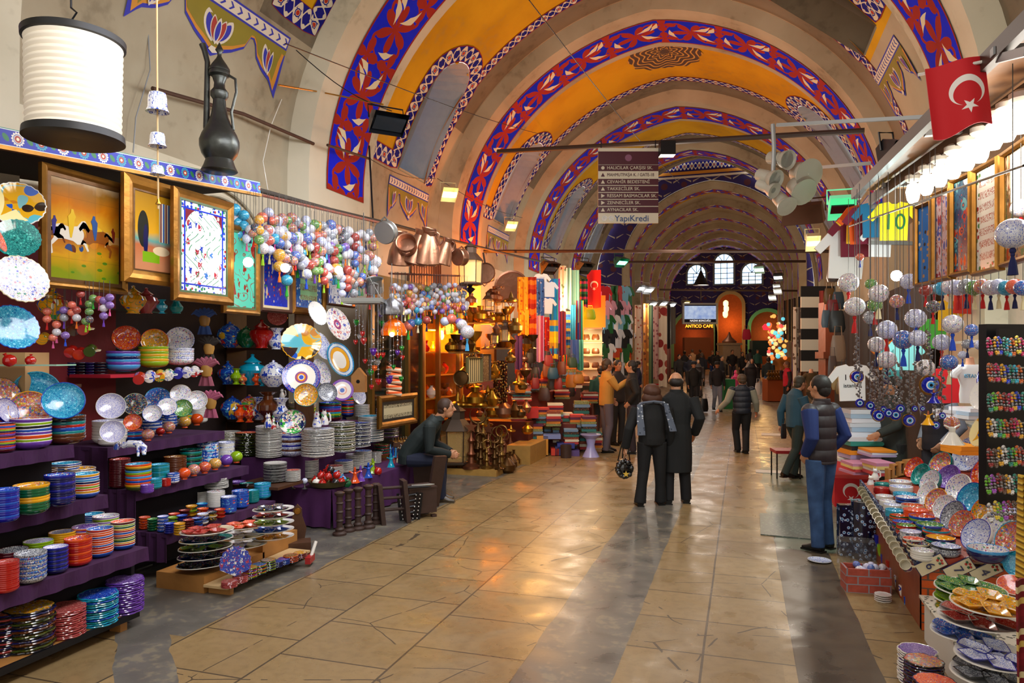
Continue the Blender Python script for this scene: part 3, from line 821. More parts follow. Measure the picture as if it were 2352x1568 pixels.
S(211,1232,1174,52,ZA1,'bowl','turq',['blue'],'dark blue bowl at the back of the first step',rim='white')
S(55,1262,1224,60,ZA1,'bowl','speck',['blue'],'blue bowl beside the lime green one on the first step')
S(12,1200,1118,56,ZA2,'bowl','cobalt',['cobalt','blue','cobalt'],'bright blue bowl at the left edge of the second step')
S(72,1182,1106,74,ZA2,'bowl','yelflo',['green','green','green','yellow','yellow'],'yellow over dark green bowl on the second step')
S(137,1164,1084,64,ZA2,'bowl','blueflo',['navy','navy','cobalt'],'deep navy bowl on the second step')
S(195,1144,1082,60,ZA2,'bowl','turq',['blue','yellow','orange','lime','orange','navy','sky'],'striped colours dotted rim bowl on the second step',rim='white')
S(62,1130,1090,78,ZA2,'bowl','greyspeck',['blue'],'blue bowl with grey speckled inside behind on the second step')
S(93,1118,1072,68,ZA2,'low','brown',['brown','maroon'],'brown flowered dish behind on the second step',rim='white')
S(150,1106,1058,66,ZA2,'low','turq',['brown','blue'],'light blue flowered dish behind on the second step',rim='white')
S(184,1110,1070,64,ZA2,'low','yelflo',['brown','yellow'],'yellow flowered dish behind on the second step',rim='white')
S(30,1122,1088,60,ZA2,'low','red',['red'],'red dish behind on the second step')
S(12,1136,1105,40,ZA2,'low','lime',['lime'],'lime dish behind on the second step')
S(10,1040,968,44,ZA3,'bowl','cobalt',['maroon','purple','red','navy','lime','orange','blue','orange'],'many coloured large bowl at the left edge of the third step')
S(70,1032,956,86,ZA3,'bowl','multi',['purple','lime','orange','purple','blue','dark','lime'],'large many coloured bowl with beaded rim on the third step',rim='white')
S(150,1020,950,82,ZA3,'bowl','turq',['brown','brown','teal','blue','red','teal','dark'],'large brown and teal bowl on the third step')
lean(12,905,56,78,5.6,'scal','multi','dark','black rimmed star patterned plate standing at the left edge')
lean(12,945,40,62,5.35,'bowl','speck','cobalt','blue rimmed speckled bowl standing at the left edge on bowls')
lean(68,940,84,64,5.5,'bowl','multi','yellow','brown flowered bowl with yellow rim standing on a stack')
lean(84,902,98,70,5.8,'bowl','turq','turq','large turquoise bowl standing behind the stacks')
lean(146,922,88,64,5.55,'bowl','turq','blue','bright blue bowl with dark rim standing on the brown stack')
ZB1,ZB2,ZB3=.43,.79,1.16
S(252,1020,962,74,ZB3,'bowl','speck',['white'],'white bowl with blue flecks at the left of the third middle step')
S(257,1024,1004,58,ZB3,'low','speck',['white'],'small white dish below the leaning flecked bowl')
lean(255,934,62,56,6.55,'bowl','speck','white','white bowl with blue flecks standing on its stack')
lean(259,992,54,38,6.3,'bowl','speck','white','smaller flecked white bowl leaning below the larger one')
S(306,1012,984,42,ZB3,'bowl','multi',['blue','rose','turq'],'blue and rose small bowl on the third middle step')
lean(305,970,40,40,6.6,'bowl','redflo','brown','pinkish flowered bowl with brown rim leaning on its stack')
S(349,996,964,44,ZB3,'bowl','blueflo',['bluewhite','blue'],'blue and white patterned bowl on the third middle step')
lean(350,950,42,42,6.9,'bowl','whiteflo','blue','pale blue bowl with red carnations leaning on its stack')
S(388,984,948,36,ZB3,'bowl','blueflo',['blue','bluewhite'],'cobalt patterned bowl right of the carnation bowl')
lean(384,934,42,42,7.0,'scal','whiteflo','blue','small plate with red lotus pattern leaning on a blue stack')
S(422,978,948,36,ZB3,'bowl','green',['yellow','turq','lime'],'lime and turquoise bowl in the third middle step')
lean(420,938,42,38,7.1,'bowl','green','green','green bowl with white flowers leaning on its stack')
S(457,972,932,38,ZB3,'bowl','whiteflo',['white'],'white flowered bowl at the right end of the third middle step')
lean(452,920,46,42,7.2,'bowl','whiteflo','white','white bowl with tulips leaning on the white stack')
lean(310,928,52,46,7.0,'plate','dark','cream','dark plate with dancing figures standing behind the bowls')
lean(363,918,58,40,7.3,'plate','blueflo','turq','blue plate with fruit standing behind the bowls')
lean(415,905,46,42,7.4,'plate','whiteflo','cream','white and green flowered plate standing at the back')
S(275,1122,1050,46,ZB2,'bowl','red',['maroon'],'dark maroon bowl at the left of the second middle step')
S(318,1128,1060,56,ZB2,'bowl','turq',['olive','yellow','orange','blue','orange','sky','orange','lime','sky'],'rainbow coloured bowl on the second middle step')
S(366,1110,1062,44,ZB2,'bowl','turq',['teal','teal','turq'],'turquoise green bowl on the second middle step')
S(402,1092,1044,50,ZB2,'bowl','brown',['brown'],'amber brown bowl on the second middle step')
S(438,1080,1028,50,ZB2,'bowl','teal',['dark','green','teal'],'dark teal bowl on the second middle step')
S(477,1070,1012,48,ZB2,'bowl','bluewhite',['bluewhite','blueflo'],'royal blue patterned bowl on the second middle step')
S(518,1060,1012,40,ZB2,'bowl','bluewhite',['white','white','bluewhite'],'blue over white bowl at the right of the second middle step')
S(356,1124,1096,30,ZB2,'bowl','turq',['teal','turq'],'small turquoise bowl at the front of the second middle step')
S(338,1134,1110,29,ZB2,'bowl','purple',['purple'],'small purple bowl at the front of the second middle step')
S(381,1118,1097,22,ZB2,'bowl','red',['red'],'small red bowl at the front of the second middle step')
S(398,1110,1084,27,ZB2,'bowl','blueflo',['bluewhite','blue'],'small blue bowl at the front of the second middle step')
S(399,1172,1140,28,ZB1,'bowl','red',['rose','rose','teal','teal'],'rose and teal bowl on the first middle step')
S(434,1166,1128,36,ZB1,'bowl','red',['grey','grey','cream','rose','red'],'red over cream bowl on the first middle step')
S(463,1164,1124,34,ZB1,'bowl','speck',['white'],'white ribbed bowl on the first middle step')
S(496,1168,1124,40,ZB1,'bowl','whiteflo',['white'],'white bowl with red flowers on the first middle step')
S(525,1180,1136,36,ZB1,'bowl','bluewhite',['blueflo','blue'],'medium blue banded bowl on the first middle step')
S(552,1168,1122,38,ZB1,'bowl','blueflo',['blue','blueflo'],'blue flowered bowl on the first middle step')
S(580,1156,1122,30,ZB1,'bowl','turq',['teal'],'teal green bowl on the first middle step')
S(603,1146,1106,38,ZB1,'bowl','turq',['turq','sky'],'sky blue bowl at the right end of the first middle step')
S(545,1116,1102,36,ZB1+.1,'bowl','purple',['purple'],'violet bowl behind the blue flowered stack')
S(567,1120,1106,34,ZB1+.1,'low','teal',['dark'],'dark teal dish behind the teal stack')
for i,(x,yb,yt,cin,cc,cn)in enumerate(((332,1216,1184,'orange',['orange'],'orange'),(351,1220,1188,'green',['green'],'bottle green'),(374,1222,1182,'speck',['blue'],'mid blue'),(390,1226,1198,'cobalt',['cobalt'],'cobalt'),(412,1230,1198,'yelflo',['yellow'],'mustard'),(433,1222,1190,'red',['maroon'],'wine red'),(453,1216,1186,'blueflo',['navy','blue'],'navy'),(466,1204,1176,'bluewhite',['white','blue'],'blue striped'),(486,1198,1172,'dark',['dark','cream'],'black and cream'),(505,1190,1166,'redflo',['red'],'crimson'),(397,1208,1184,'lime',['lime'],'lime green'),(440,1186,1158,'yelflo',['yellow','lime'],'yellow flowered'),(464,1180,1153,'turq',['blue'],'pale turquoise'),(466,1188,1164,'redflo',['orange'],'red orange'),(418,1206,1180,'cobalt',['navy'],'violet blue'),(400,1196,1176,'orange',['red'],'scarlet'),(424,1190,1168,'rose',['maroon'],'plum'))):
 S(x,yb,yt,25,ZB1,'bowl',cin,cc,cn+' tiny bowl on the first middle step',n=5 if i<7 else 3)
for(x,yb,yt,w,inn,cc,cn)in((527,1352,1328,36,'rose',['rose'],'brick red small trivet at the near end of the pale board'),(552,1340,1316,34,'rose',['rose'],'brick red small trivet second on the pale board'),(573,1330,1297,34,'yelflo',['dark','lime','orange','blue','red'],'green yellow small trivet on the pale board'),(595,1320,1290,34,'blueflo',['dark','lime','orange','dark'],'blue flowered small trivet on the pale board'),(616,1312,1280,34,'yelflo',['dark','lime','navy'],'yellow flowered small trivet on the pale board'),(636,1304,1284,28,'cobalt',['navy'],'blue small trivet on the pale board'),(652,1298,1278,28,'purple',['navy','blue'],'violet small trivet on the pale board'),(668,1294,1270,34,'brown',['dark','orange'],'brown small trivet on the pale board'),(690,1284,1264,30,'yelflo',['dark','rose'],'orange small trivet at the far end of the pale board')):
 S(x,yb,yt,w,.08,'trivet',inn,cc,cn)
def platter(px,py,wpx,z,mplate,mdish,label,rx=1.0,t=None,n=6,dishm2=None,t2=None,ry=.72,rz=.9,rot=None):
 p=at(px,py,z=z)if t is None else at(px,py,t=t);tt=p.y/ray(px,py).y;r_=wpx/2/F*tt
 o=D.objects.new('serving_platter',SH['plate']);COL.objects.link(o);o.location=p;o.scale=(r_,r_*ry,r_);o.rotation_euler=rot or(0,0,rz)
 for i,q in enumerate((gi(mplate),gm(mplate),white)):o.material_slots[i].link='OBJECT';o.material_slots[i].material=q
 tag(o,label,'platter','stacked serving platters')
 key='boat'
 if key not in SH:
  mb=MB();w=lambda a,r:1-.0*r
  mb.lathe([(.45,0,1),(.5,.05,1),(.92,.42,1),(1.0,.5,2),(.9,.5,0),(.5,.14,0),(.001,.1,0)],16,wav=lambda a,r:1/max(abs(cos(((a+pi/4)%(pi/2))-pi/4)),.72)**.8)
  SH[key]=mb.mesh('small_dish',[FL['multi'],GL['red'],white])
 M0=o.rotation_euler.to_matrix().to_4x4();M0.translation=p
 for i in range(n):
  a=2*pi*i/n;q=M0@Vector((r_*.58*cos(a),r_*ry*.58*sin(a),r_*.085))
  if i==0 and n>5:q=M0@Vector((0,0,r_*.085))
  d=D.objects.new('small_dish',SH[key]);COL.objects.link(d);d.location=q
  d.rotation_euler=(M0.to_3x3()@RZ(a).to_3x3()).to_euler();k=r_*(.34 if i or n<=5 else.2);d.scale=(k,k*.75,k*.8)
  for j,mm in enumerate((gi(mdish[0]),gm(mdish[1]),gm(mdish[1]))):d.material_slots[j].link='OBJECT';d.material_slots[j].material=mm
  tag(d,'%s small dish on the %s'%(mdish[2],label),'dish','small dishes: '+label)
 return p,r_
for i,(c1,dm)in enumerate((('dark',('dark','black','black')),('navy',('dark','navy','dark blue')),('olive',('lime','olive','olive green')),('teal',('dark','navy','navy')),('cream',('red','red','red')))):
 platter(468+i*2,1302-i*19,118,.17+i*.085,c1,dm,['black lowest','dark blue','olive green','teal edged','grey topmost'][i]+' platter of the near pile')
for i,(c1,dm)in enumerate((('cream',('white','cream','cream')),('cream',('white','cream','cream white')),('cream',('orange','orange','orange')))):
 platter(560,1258-i*22,104,.26+i*.10,c1,dm,['cream lowest','cream second','orange dish topmost'][i]+' platter of the middle pile')
for i,(c1,dm)in enumerate((('white',('yelflo','yellow','yellow')),('white',('cobalt','blue','blue')),('white',('lime','lime','lime green')),('white',('red','maroon','maroon')),('white',('dark','black','black flowered')))):
 platter(628,1238-i*16,94,.30+i*.085,c1,dm,['yellow lowest','blue','lime green','maroon','black flowered topmost'][i]+' platter of the far pile')
ZC1,ZC2,ZC3=.46,.775,.775
for(x,yb,yt,w,z,kd,inn,cc,wh)in((618,1052,975,60,ZC2,'plate','whiteflo',['white'],'white plate in the tall stack under the white cat'),(670,1048,990,58,ZC2,'bowl','multi',['bluewhite','brown','bluewhite','cobalt'],'blue patterned bowl under the tulip dish'),(730,1052,980,74,ZC2,'scal','bluewhite',['white'],'white plate with blue painted top on the plate table'),(786,1040,966,60,ZC2,'scal','whiteflo',['grey','white','olive','cream'],'greyish plate with rosette top on the plate table'),(826,1028,968,50,ZC2,'scal','cobalt',['white','grey','grey','navy'],'grey edged plate with blue top'),(852,1016,952,60,ZC3,'plate','turq',['turq','blue','turq'],'turquoise blue plate in the stack'),(890,1006,936,52,ZC3,'scal','bluewhite',['purple','white','olive','grey'],'mixed flowered plate at the far end'),(567,1048,990,52,ZC2,'scal','orange',['olive','dark','olive'],'dark green edged plate at the left'),(528,1040,988,48,ZC2,'scal','white',['cream','white'],'cream square edged plate at the back left'),(632,1108,1058,52,.56,'scal','white',['grey','dark','grey'],'grey edged plate in the front row'),(672,1106,1076,36,.56,'plate','redflo',['grey','cream'],'red flowered small plate in the front row'),(710,1098,1052,44,ZC1,'plate','rose',['white','white','bluewhite','white'],'white small plate with blue bands in the front row'),(768,1098,1066,40,ZC1,'plate','redflo',['dark','orange'],'red and black small plate in the front row'),(790,1086,1054,42,ZC1,'plate','cobalt',['white','blue'],'blue topped small plate in the front row'),(815,1078,1040,42,ZC1,'plate','whiteflo',['white'],'white small plate with pink top in the front row'),(834,1070,1032,40,ZC1+.03,'plate','blueflo',['brown','grey'],'brown edged small plate with blue top'),(863,1064,1036,26,ZC1,'plate','whiteflo',['rose','white'],'pink edged tiny plate'),(876,1046,1018,38,ZC1+.08,'scal','green',['rose','rose','green','teal'],'green over rose small plate'),(695,978,922,64,1.025,'bowl','lime',['lime','cream','white','red','lime'],'lime and red large bowl behind the cats'),(758,970,922,52,1.025,'bowl','cobalt',['maroon','green','lime','turq','red','purple','blue'],'many coloured large bowl behind the plates'),(797,958,906,32,1.025,'bowl','red',['navy','blue','orange','blue','orange','green','lime','red'],'red orange green bowl in the back row'),(832,958,928,34,1.025,'plate','bluewhite',['grey','white'],'bluish small plate under the mosque plate'),(497,984+140,1092,54,.6,'plate','white',['white','dark'],'white plate low behind the middle stand')):
 S(x,yb,yt,w,z,kd,inn,cc,wh)
dk=deco('1430a0',('d83828','f0ecdc'),30,.1,ring=((0,.74,'efe9dc'),(.15,.2,'e8a020'),(.20,.33,'c8502c'),(.26,.3,'2840b0'),(.0,.12,'3048b8')),lines=(12,5,.04,'a8382c'))
FL['starplate']=dk
FL['goldring']=deco('1c78c0',('e8f0f4','2048a8'),60,.3,ring=((.5,.72,'e0a028'),(0,.5,'e4e4dc'),(.76,.9,'c8dce8')),lines=(30,24,.06,'384878'))
FL['redmed']=deco('eee8de',('c03828','3850b0'),26,.3,ring=((.15,.3,'c84030'),(.2,.25,'3040a0')))
FL['purplering']=deco('7a54b8',('f0a040','6060c0'),30,.2,ring=((0,.78,'eee4dc'),(.3,.42,'e8b0a0'),(.0,.2,'5070c0')),lines=(16,6,.04,'d06048'))
FL['scene']=deco('d8a018',('f0e0a0','1c50b0','302018','c07818','58b0c0'),3.2,.5)
FL['tulip']=deco('ece8d8',('204898','30a040','182858','a02830'),14,.5)
lean(692,866,86,80,8.4,'plate','starplate','cobalt','large plate with cobalt rim and starred rosette centre')
lean(692,786,90,84,8.6,'scal','scene','yellow','yellow scalloped plate painted with a courtyard and strolling figures')
lean(775,745,50,80,9.6,'scal','redmed','white','white oval hung plate with red medallion')
lean(780,826,56,84,9.5,'plate','goldring','turq','turquoise plate with yellow ring and speckled centre hung on the wall')
lean(738,795,36,66,9.3,'scal','bluewhite','white','white and blue plate half behind the yellow one')
lean(737,855,36,64,9.2,'scal','whiteflo','bluewhite','flowered scalloped plate behind the large cobalt plate')
lean(703,908,56,44,8.3,'bowl','yelflo','teal','bowl with yellow and orange blossoms leaning on the lime stack')
lean(751,902,44,46,8.7,'bowl','greyspeck','navy','navy bowl with speckled inside leaning in the back row')
lean(786,896,52,46,9.2,'plate','purplering','purple','violet rimmed plate with sun centre in the back row')
lean(823,908,30,44,9.6,'scal','bluewhite','white','small scalloped plate painted with a blue mosque')
lean(672,970,60,44,8.0,'bowl','tulip','navy','round dish with bold green and blue tulips leaning on its stack')
lean(728,720,40,60,9.3,'scal','white','grey','white plate with grey script half hidden behind the frames')
lean(637,727,46,36,9.3,'plate','rose','brown','brown plate with red centre high behind the jars')
lean(48,642,108,116,4.75,'scal','whiteflo','cream','pale green scalloped plate with pomegranates and blue leaves')
lean(30,752,100,108,4.85,'scal','turq','blue','deep turquoise plate with carved tulips hanging at the left edge')
lean(38,548,96,84,4.9,'scal','teal','teal','green glazed plate with toothed rim behind the pomegranate plate')
lean(-4,550,20,60,4.6,'plate','orange','orange','orange plate cut by the left edge')
lean(40,470,112,96,5.0,'scal','scene','white','scalloped plate painted with a banquet in a garden')
redshelf=tag(MB().box((-5.85,5.9,1.80),(.5,1.35,.03)).build('shelf',mat('red_velvet','b0102a',.8),smooth=False),'red covered shelf carrying three large bowls','shelf')
tag(MB().box((-5.95,4.3,1.72),(.4,1.5,.03)).build('shelf',wood,smooth=False),'dark shelf of dim stacked bowls behind the nearest stand','shelf')
tag(MB().box((-5.95,5.6,2.44),(.36,1.0,.012)).build('shelf',mat('smoked_glass','405048',.1,coat=.5),smooth=False),'thin dark glass shelf under the orange jar','shelf')
S(283,853,806,72,None,'bowl','white',['sky','purple','sky','navy'],'blue and lilac large bowl on the red shelf',t=7.0)
S(352,844,796,66,None,'bowl','yelflo',['lime','yellow'],'green and yellow large bowl on the red shelf',t=7.3)
S(414,838,800,60,None,'bowl','bluewhite',['whiteflo','bluewhite'],'blue white flowered large bowl on the red shelf',t=7.6)
lean(290,778,62,52,7.1,'bowl','redflo','maroon','maroon bowl with white dancers standing on the red shelf')
lean(355,784,58,56,7.4,'bowl','yelflo','orange','yellow bowl with dark script standing on the red shelf')
lean(413,782,62,52,7.7,'bowl','whiteflo','bluewhite','white bowl with blue leaf standing on the red shelf')
for i,x in enumerate((140,168,190,212,232)):S(x,864,832,30,None,'bowl','cobalt',[['teal','navy','dark','navy','dark'][i]],['teal','blue black','black','navy','charcoal'][i]+' bowl on the dim shelf behind the nearest stand',t=6.9,n=5)
r=thing('peacock_dish','fan shaped blue red peacock dish standing behind the small trivets','dish',at(541,1322,z=.14),TH+.2)
MB().prism([(0,0)]+[(.12*(1+.08*abs(cos(9*q)))*cos(q),.10+.14*(1+.08*abs(cos(9*q)))*sin(q))for q in[-.3+(pi+.6)*i/40 for i in range(41)]],0,.02,M=RX(pi/2-.1)).build('dish',deco('1c2c98',('c02020','e8e8e0','2050c0'),300,.4),r,smooth=False)
r=thing('wooden_clock_stand','brown wooden ornament stand with round gold medallion on the floor by the tall wooden box','stand',at(683,1262,z=0),TH+.3)
MB().prism([(-.12,0),(.12,0),(.12,.08),(.07,.1),(.09,.22),(.05,.34),(.045,.42),(0,.47),(-.045,.42),(-.05,.34),(-.09,.22),(-.07,.1),(-.12,.08)],-.02,.02,M=RX(pi/2)).box((0,-.12,.06),(.26,.2,.12)).build('body',wood,r,smooth=False)
MB().lathe([(.001,0),(.035,0),(.03,.012),(.001,.014)],16,M=T(0,-.02,.4)@RX(pi/2)).build('medallion',gold,r)
r=thing('toy_mallet','white handled red mallet lying at the end of the pale board','mallet',at(712,1290,z=.03),TH)
MB().tube([(0,0,.02),(.03,.1,.17)],.016,8).build('handle',white,r);MB().box((0,0,.03),(.05,.16,.06)).build('head',mat('mallet_red','a01818',.4),r)
r=thing('birdhouse','small wooden birdhouse hanging beside the glass drops','birdhouse',at(825,872,t=9.4),TH)
MB().prism([(-.09,-.16),(.09,-.16),(.09,.05),(0,.16),(-.09,.05)],-.07,.07,M=RX(pi/2)).build('body',oak,r,smooth=False);MB().lathe([(.001,0),(.025,0)],12,M=T(0,-.072,-.02)@RX(pi/2)).build('hole',blackm,r);MB().tube([(0,0,.16),(0,0,1.0)],.003,4).build('cord',steel,r)
tag(MB().box((0,0,0),(.4,.3,.42)).build('carton',mat('cardboard','b08858',.7),loc=at(30,868,t=5.9),rz=TH,smooth=False),'tan cardboard box with a small label at the left edge behind the bowls','box')
tag(MB().box((0,0,0),(.9,.25,.012)).build('glass_shelf',mat('greenish_glass','8cb8a0',.1,coat=.5),loc=at(20,838,t=5.6),rz=TH,smooth=False),'green edged glass shelf at the left edge','shelf')
def local(o,root):o.parent=root;return o
m=Mt('blue_rosette_tiles');p=m.coord();x,y,z=m.sep(p);per=.19
a=((y/per).fr()-.5)*per;b=z;r=(a*a+b*b).sq();ang=b.m('ARCTAN2',a)
odd=((y/per).fl()*.5).fr().gt(.25)
a2=((y/per+.5).fr()-.5)*per
c=m.mix((a2*a2+(b+a2*.5)*(b+a2*.5)).sq().lt(.026),H('1428a8'),H('2c7a48'))
c=m.mix(r.lt((ang*7).cos().abs()*.012+.042),c,m.mix(odd,H('e6e0d4'),H('3a9cb0')))
c=m.mix(r.lt(.026),c,H('a83428'));c=m.mix(r.lt(.012),c,H('f0e4c0'));c=m.mix(r.lt(.036)*r.gt(.031),c,H('2038a0'))
c=m.mix(b.abs().gt(.056),c,H('dfe6e0'));c=m.mix(b.abs().gt(.062),c,H('208878'))
m.col(c);m.st(.5);tilem=m.mat
q0,q1=Vector((-5.2,2.4,3.47)),Vector((-5.2,6.86,3.885))
can=thing('shop_canopy','stall canopy with a blue tile strip of red and white rosettes on its front edge','canopy',(-5.2,2.4,3.47))
dl=(q1-q0).length;rx=atan2(q1.z-q0.z,q1.y-q0.y)
o=MB().box((0,dl/2,0),(.03,dl,.135)).build('tile_strip',tilem,can,smooth=False);o.rotation_euler[0]=rx
o=MB().box((.005,dl/2,-.08),(.05,dl,.03)).build('gilt_edge',gold,can,smooth=False);o.rotation_euler[0]=rx
o=MB().box((-.75,dl/2,0),(1.5,dl,.03)).build('roof_board',mat('dark_green_board','1c2420',.8),can,smooth=False);o.rotation_euler[0]=rx
def board(px0,px1,py0,py1,x=None,t=None):
 if x is not None:L,Rr=at(px0,(py0+py1)/2,x=x),at(px1,(py0+py1)/2,x=x)
 else:L,Rr=at(px0,815,t=t[0]),at(px1,815,t=t[1])
 mid=(L+Rr)/2;pm=proj(mid)[0]
 d=ray(pm,815);tt=mid.y/d.y
 z0,z1=CAMZ-(py1-815)/F*tt,CAMZ-(py0-815)/F*tt
 v=Vector((Rr.x-L.x,Rr.y-L.y,0));return Vector((L.x,L.y,z0)),v.length,z1-z0,atan2(v.y,v.x)
def framed(px0,px1,py0,py1,label,pic,fm=None,fw=.09,fw2=0,m2=None,x=None,t=None,name='framed_picture',cat='picture',dep=.04,group=None):
 o,w,h,a=board(px0,px1,py0,py1,x,t)
 r=thing(name,label,cat,o,a,group)
 mb=MB()
 def ring(f0,f1,d0,d1,m_):
  P=[(f0,f0),(w-f0,f0),(w-f0,h-f0),(f0,h-f0)];Q=[(f1,f1),(w-f1,f1),(w-f1,h-f1),(f1,h-f1)]
  vs=[(p[0],-d0,p[1])for p in P]+[(p[0],-d1,p[1])for p in Q]+[(p[0],dep*.3,p[1])for p in P]
  mb.add(vs,[(i,(i+1)%4,4+(i+1)%4,4+i)for i in range(4)]+[(8+i,8+(i+1)%4,(i+1)%4,i)for i in range(4)],m_)
 ring(0,fw*.35,dep*.5,dep,0);ring(fw*.35,fw*.7,dep,dep*.8,0);ring(fw*.7,fw,dep*.8,dep*.3,0)
 mb.box((w/2,dep*.35,h/2),(w,.01,h),0)
 mb.build('frame',fm or gold,r,smooth=False)
 if fw2:
  mb=MB();F2=fw+fw2
  for(c,d)in(((w/2,-.006,fw+fw2/2),(w-2*fw,.012,fw2)),((w/2,-.006,h-fw-fw2/2),(w-2*fw,.012,fw2)),((fw+fw2/2,-.006,h/2),(fw2,.012,h-2*F2)),((w-fw-fw2/2,-.006,h/2),(fw2,.012,h-2*F2))):mb.box(c,d)
  mb.build('inner_border',m2,r,smooth=False)
 else:F2=fw
 q=MB().box((w/2,0,h/2),(w-2*F2,.008,h-2*F2));q.build('picture',pic(w,h,F2)if callable(pic)else pic,r,smooth=False)
 if pic is P_scene:
  HP=[(0,.62),(.06,.72),(.12,.80),(.2,.78),(.3,.66),(.5,.62),(.7,.66),(.82,.62),(1.0,.5),(.98,.42),(.86,.5),(.84,.36),(.95,.2),(.9,.02),(.86,.04),(.88,.2),(.74,.34),(.6,.36),(.4,.34),(.3,.28),(.14,.3),(.06,.16),(.02,.18),(.1,.36),(.24,.44),(.2,.6),(.12,.64),(.04,.56)]
  RD=[(.36,.6),(.34,.8),(.28,.92),(.34,1.0),(.38,1.12),(.46,1.12),(.48,1.0),(.58,.9),(.56,.62),(.5,.3),(.44,.3)]
  for(ox,oz,s_,fl,hc,rc)in((.30,.27,.48,-1,'d8d0c0','d8b020'),(.62,.30,.42,1,'8c4c18','205090'),(.84,.36,.26,1,'c89858','7c2818'),(.12,.34,.3,-1,'5c2c14','282878')):
   for P_,cc,dy in((HP,hc,.0),([(.43+(a-.43)*.62,.62+(b-.6)*.72)for a,b in RD],rc,.002)):MB().prism([(ox*w+fl*(a-.5)*s_*w,oz*h+b*s_*w)for a,b in P_],.004+dy,.006+dy,M=RX(pi/2)).build('painted_figure',cloth2(cc),r,smooth=False)
 return r
def cloth2(c):return mat('paint_'+c,c,.2,coat=.5)
def P_scene(w,h,f):
 m=Mt('painted_tile_scene_of_riders');x,y,z=m.sep(m.coord());v=m.com(x,z)
 n=m.noise(v,3,4,.8);hgt=z/h
 c=m.ramp(hgt+(n-.5)*.35,[H('7c8a18'),H('c89018'),H('a05018'),H('d8a82c'),H('c07010'),H('8c6020'),H('b8a888')],'LINEAR',[.12,.28,.4,.52,.7,.85,1.0])
 d,a,b=m.vor(m.com(x,z*.8),9)
 fig=(((x/w-.45)*(x/w-.45))/.10+((hgt-.45)*(hgt-.45))/.02).lt(1.0)
 c=m.mix(fig*d.lt(.42),c,m.ramp(a,[H('d8d0c0'),H('203878'),H('c87818'),H('601c14'),H('e0b830'),H('2c1c10')]))
 d2,a2,b2=m.vor(m.com(x*.5,z),16);c=m.mix(hgt.lt(.35)*d2.lt(.22),c,H('4c7c18'))
 g=((x*4).fr().lt(.012)).mx((z*4).fr().lt(.012));c=m.mix(g*.4,c,H('4c3c20'))
 m.col(c);m.st(.12,coat=.7);return m.mat
def P_court(w,h,f):
 m=Mt('painted_tile_courtyard');x,y,z=m.sep(m.coord());u=x/w;v=z/h;n=m.noise(m.com(x,z),5,3)
 c=m.ramp(v+(n-.5)*.08,[H('c08058'),H('b86840'),H('58a098'),H('d8a020'),H('8c6414')],'LINEAR',[.2,.36,.42,.5,.95])
 c=m.mix((((u-.32)*(u-.32))/.008+((v-.52)*(v-.52))/.03).lt(1),c,H('1c2420'))
 c=m.mix(u.gt(.58)*v.gt(.42)*v.lt(.8),c,m.ramp((x*16).fr(),[H('d8d4c0'),H('2858a8'),H('b0a078'),H('803838')]))
 c=m.mix((((u-.36)*(u-.36))/.0015+((v-.42)*(v-.42))/.022).lt(1),c,H('10184c'))
 c=m.mix((u-.45).abs().lt(.14)*(v-.26).abs().lt(.05),c,H('78a818'))
 c=m.mix((((u-.62)*(u-.62))/.02+((v-.33)*(v-.33))/.002).lt(1),c,H('e0c8a0'))
 m.col(c);m.st(.12,coat=.7);return m.mat
def P_tulips(bg,cols,bord,sc=22,arch=True):
 def f_(w,h,f):
  if not arch:return deco(bg,cols,sc*2.6,.40)
  m=Mt('painted_tile_flower_panel');x,y,z=m.sep(m.coord());u=x/w-.5;v=z/h
  d,a,b=m.vor(m.com(x,z*.8),sc*.62);g=((z*sc*.62).fr()-.5).m('ARCTAN2',(x*sc*.62).fr()-.5);c=m.mix(d.lt((g*5).cos()*.1+.33),H(bg),m.ramp(a,[H(q)for q in cols]));c=m.mix(d.lt(.12),c,H(bg))
  st=((x*40+(z*16).sin()*4).sin()).abs().lt(.22)*(m.noise(m.com(x,z),12,2)).gt(.5)
  c=m.mix(st,c,H('2c8a58'))
  if arch:
   e=(u.abs()*w-w*.29).mx((v-.80)*h);cor=(u.abs()/.32).pw(2.0)+((v-.62).mx(0.0)/.24).pw(2.0)
   c=m.mix(cor.gt(1.0),c,m.mix(d.lt(.25),H(bord),H('d0c0b8')))
   eb=(u.abs()).gt(.5-f/w-.09*.6).mx((v-.5).abs().gt(.5-f/h-.06))
   d3,a3,_=m.vor(m.com(x,z),26)
   c=m.mix(eb,c,m.mix(d3.lt(.4),H('dce8f0'),m.ramp(a3,[H('2048b8'),H('a82c38'),H('2c8a58')])))
   ln=((u.abs()-(.5-f/w-.06)).abs().lt(.012)).mx(((v-.5).abs()-(.5-f/h-.06)).abs().lt(.007));c=m.mix(ln,c,H('1838c0'))
  m.col(c);m.st(.12,coat=.7);return m.mat
 return f_
def P_script(bg,ink,bord,rows=7,bw=.12):
 def f_(w,h,f):
  m=Mt('calligraphy_panel');x,y,z=m.sep(m.coord());u=x/w-.5;v=z/h
  rr=(v*rows).fr()-.5;n=m.noise(m.com(x*1.4,z*.9),42,2,1.5)
  c=m.mix((n-.5).abs().lt(.05)*rr.abs().lt(.30),H(bg),H(ink))
  eb=(u.abs().gt(.5-f/w-bw)).mx((v-.5).abs().gt(.5-f/h-bw*w/h));d3,a3,_=m.vor(m.com(x,z),24)
  c=m.mix(eb,c,m.mix(d3.lt(.4),H(bord[0]),m.ramp(a3,[H(q)for q in bord[1:]])))
  m.col(c);m.st(.14,coat=.6);return m.mat
 return f_
darkgold=mat('dark_bronze_frame','5c3c18',.4,.5,var=.4)
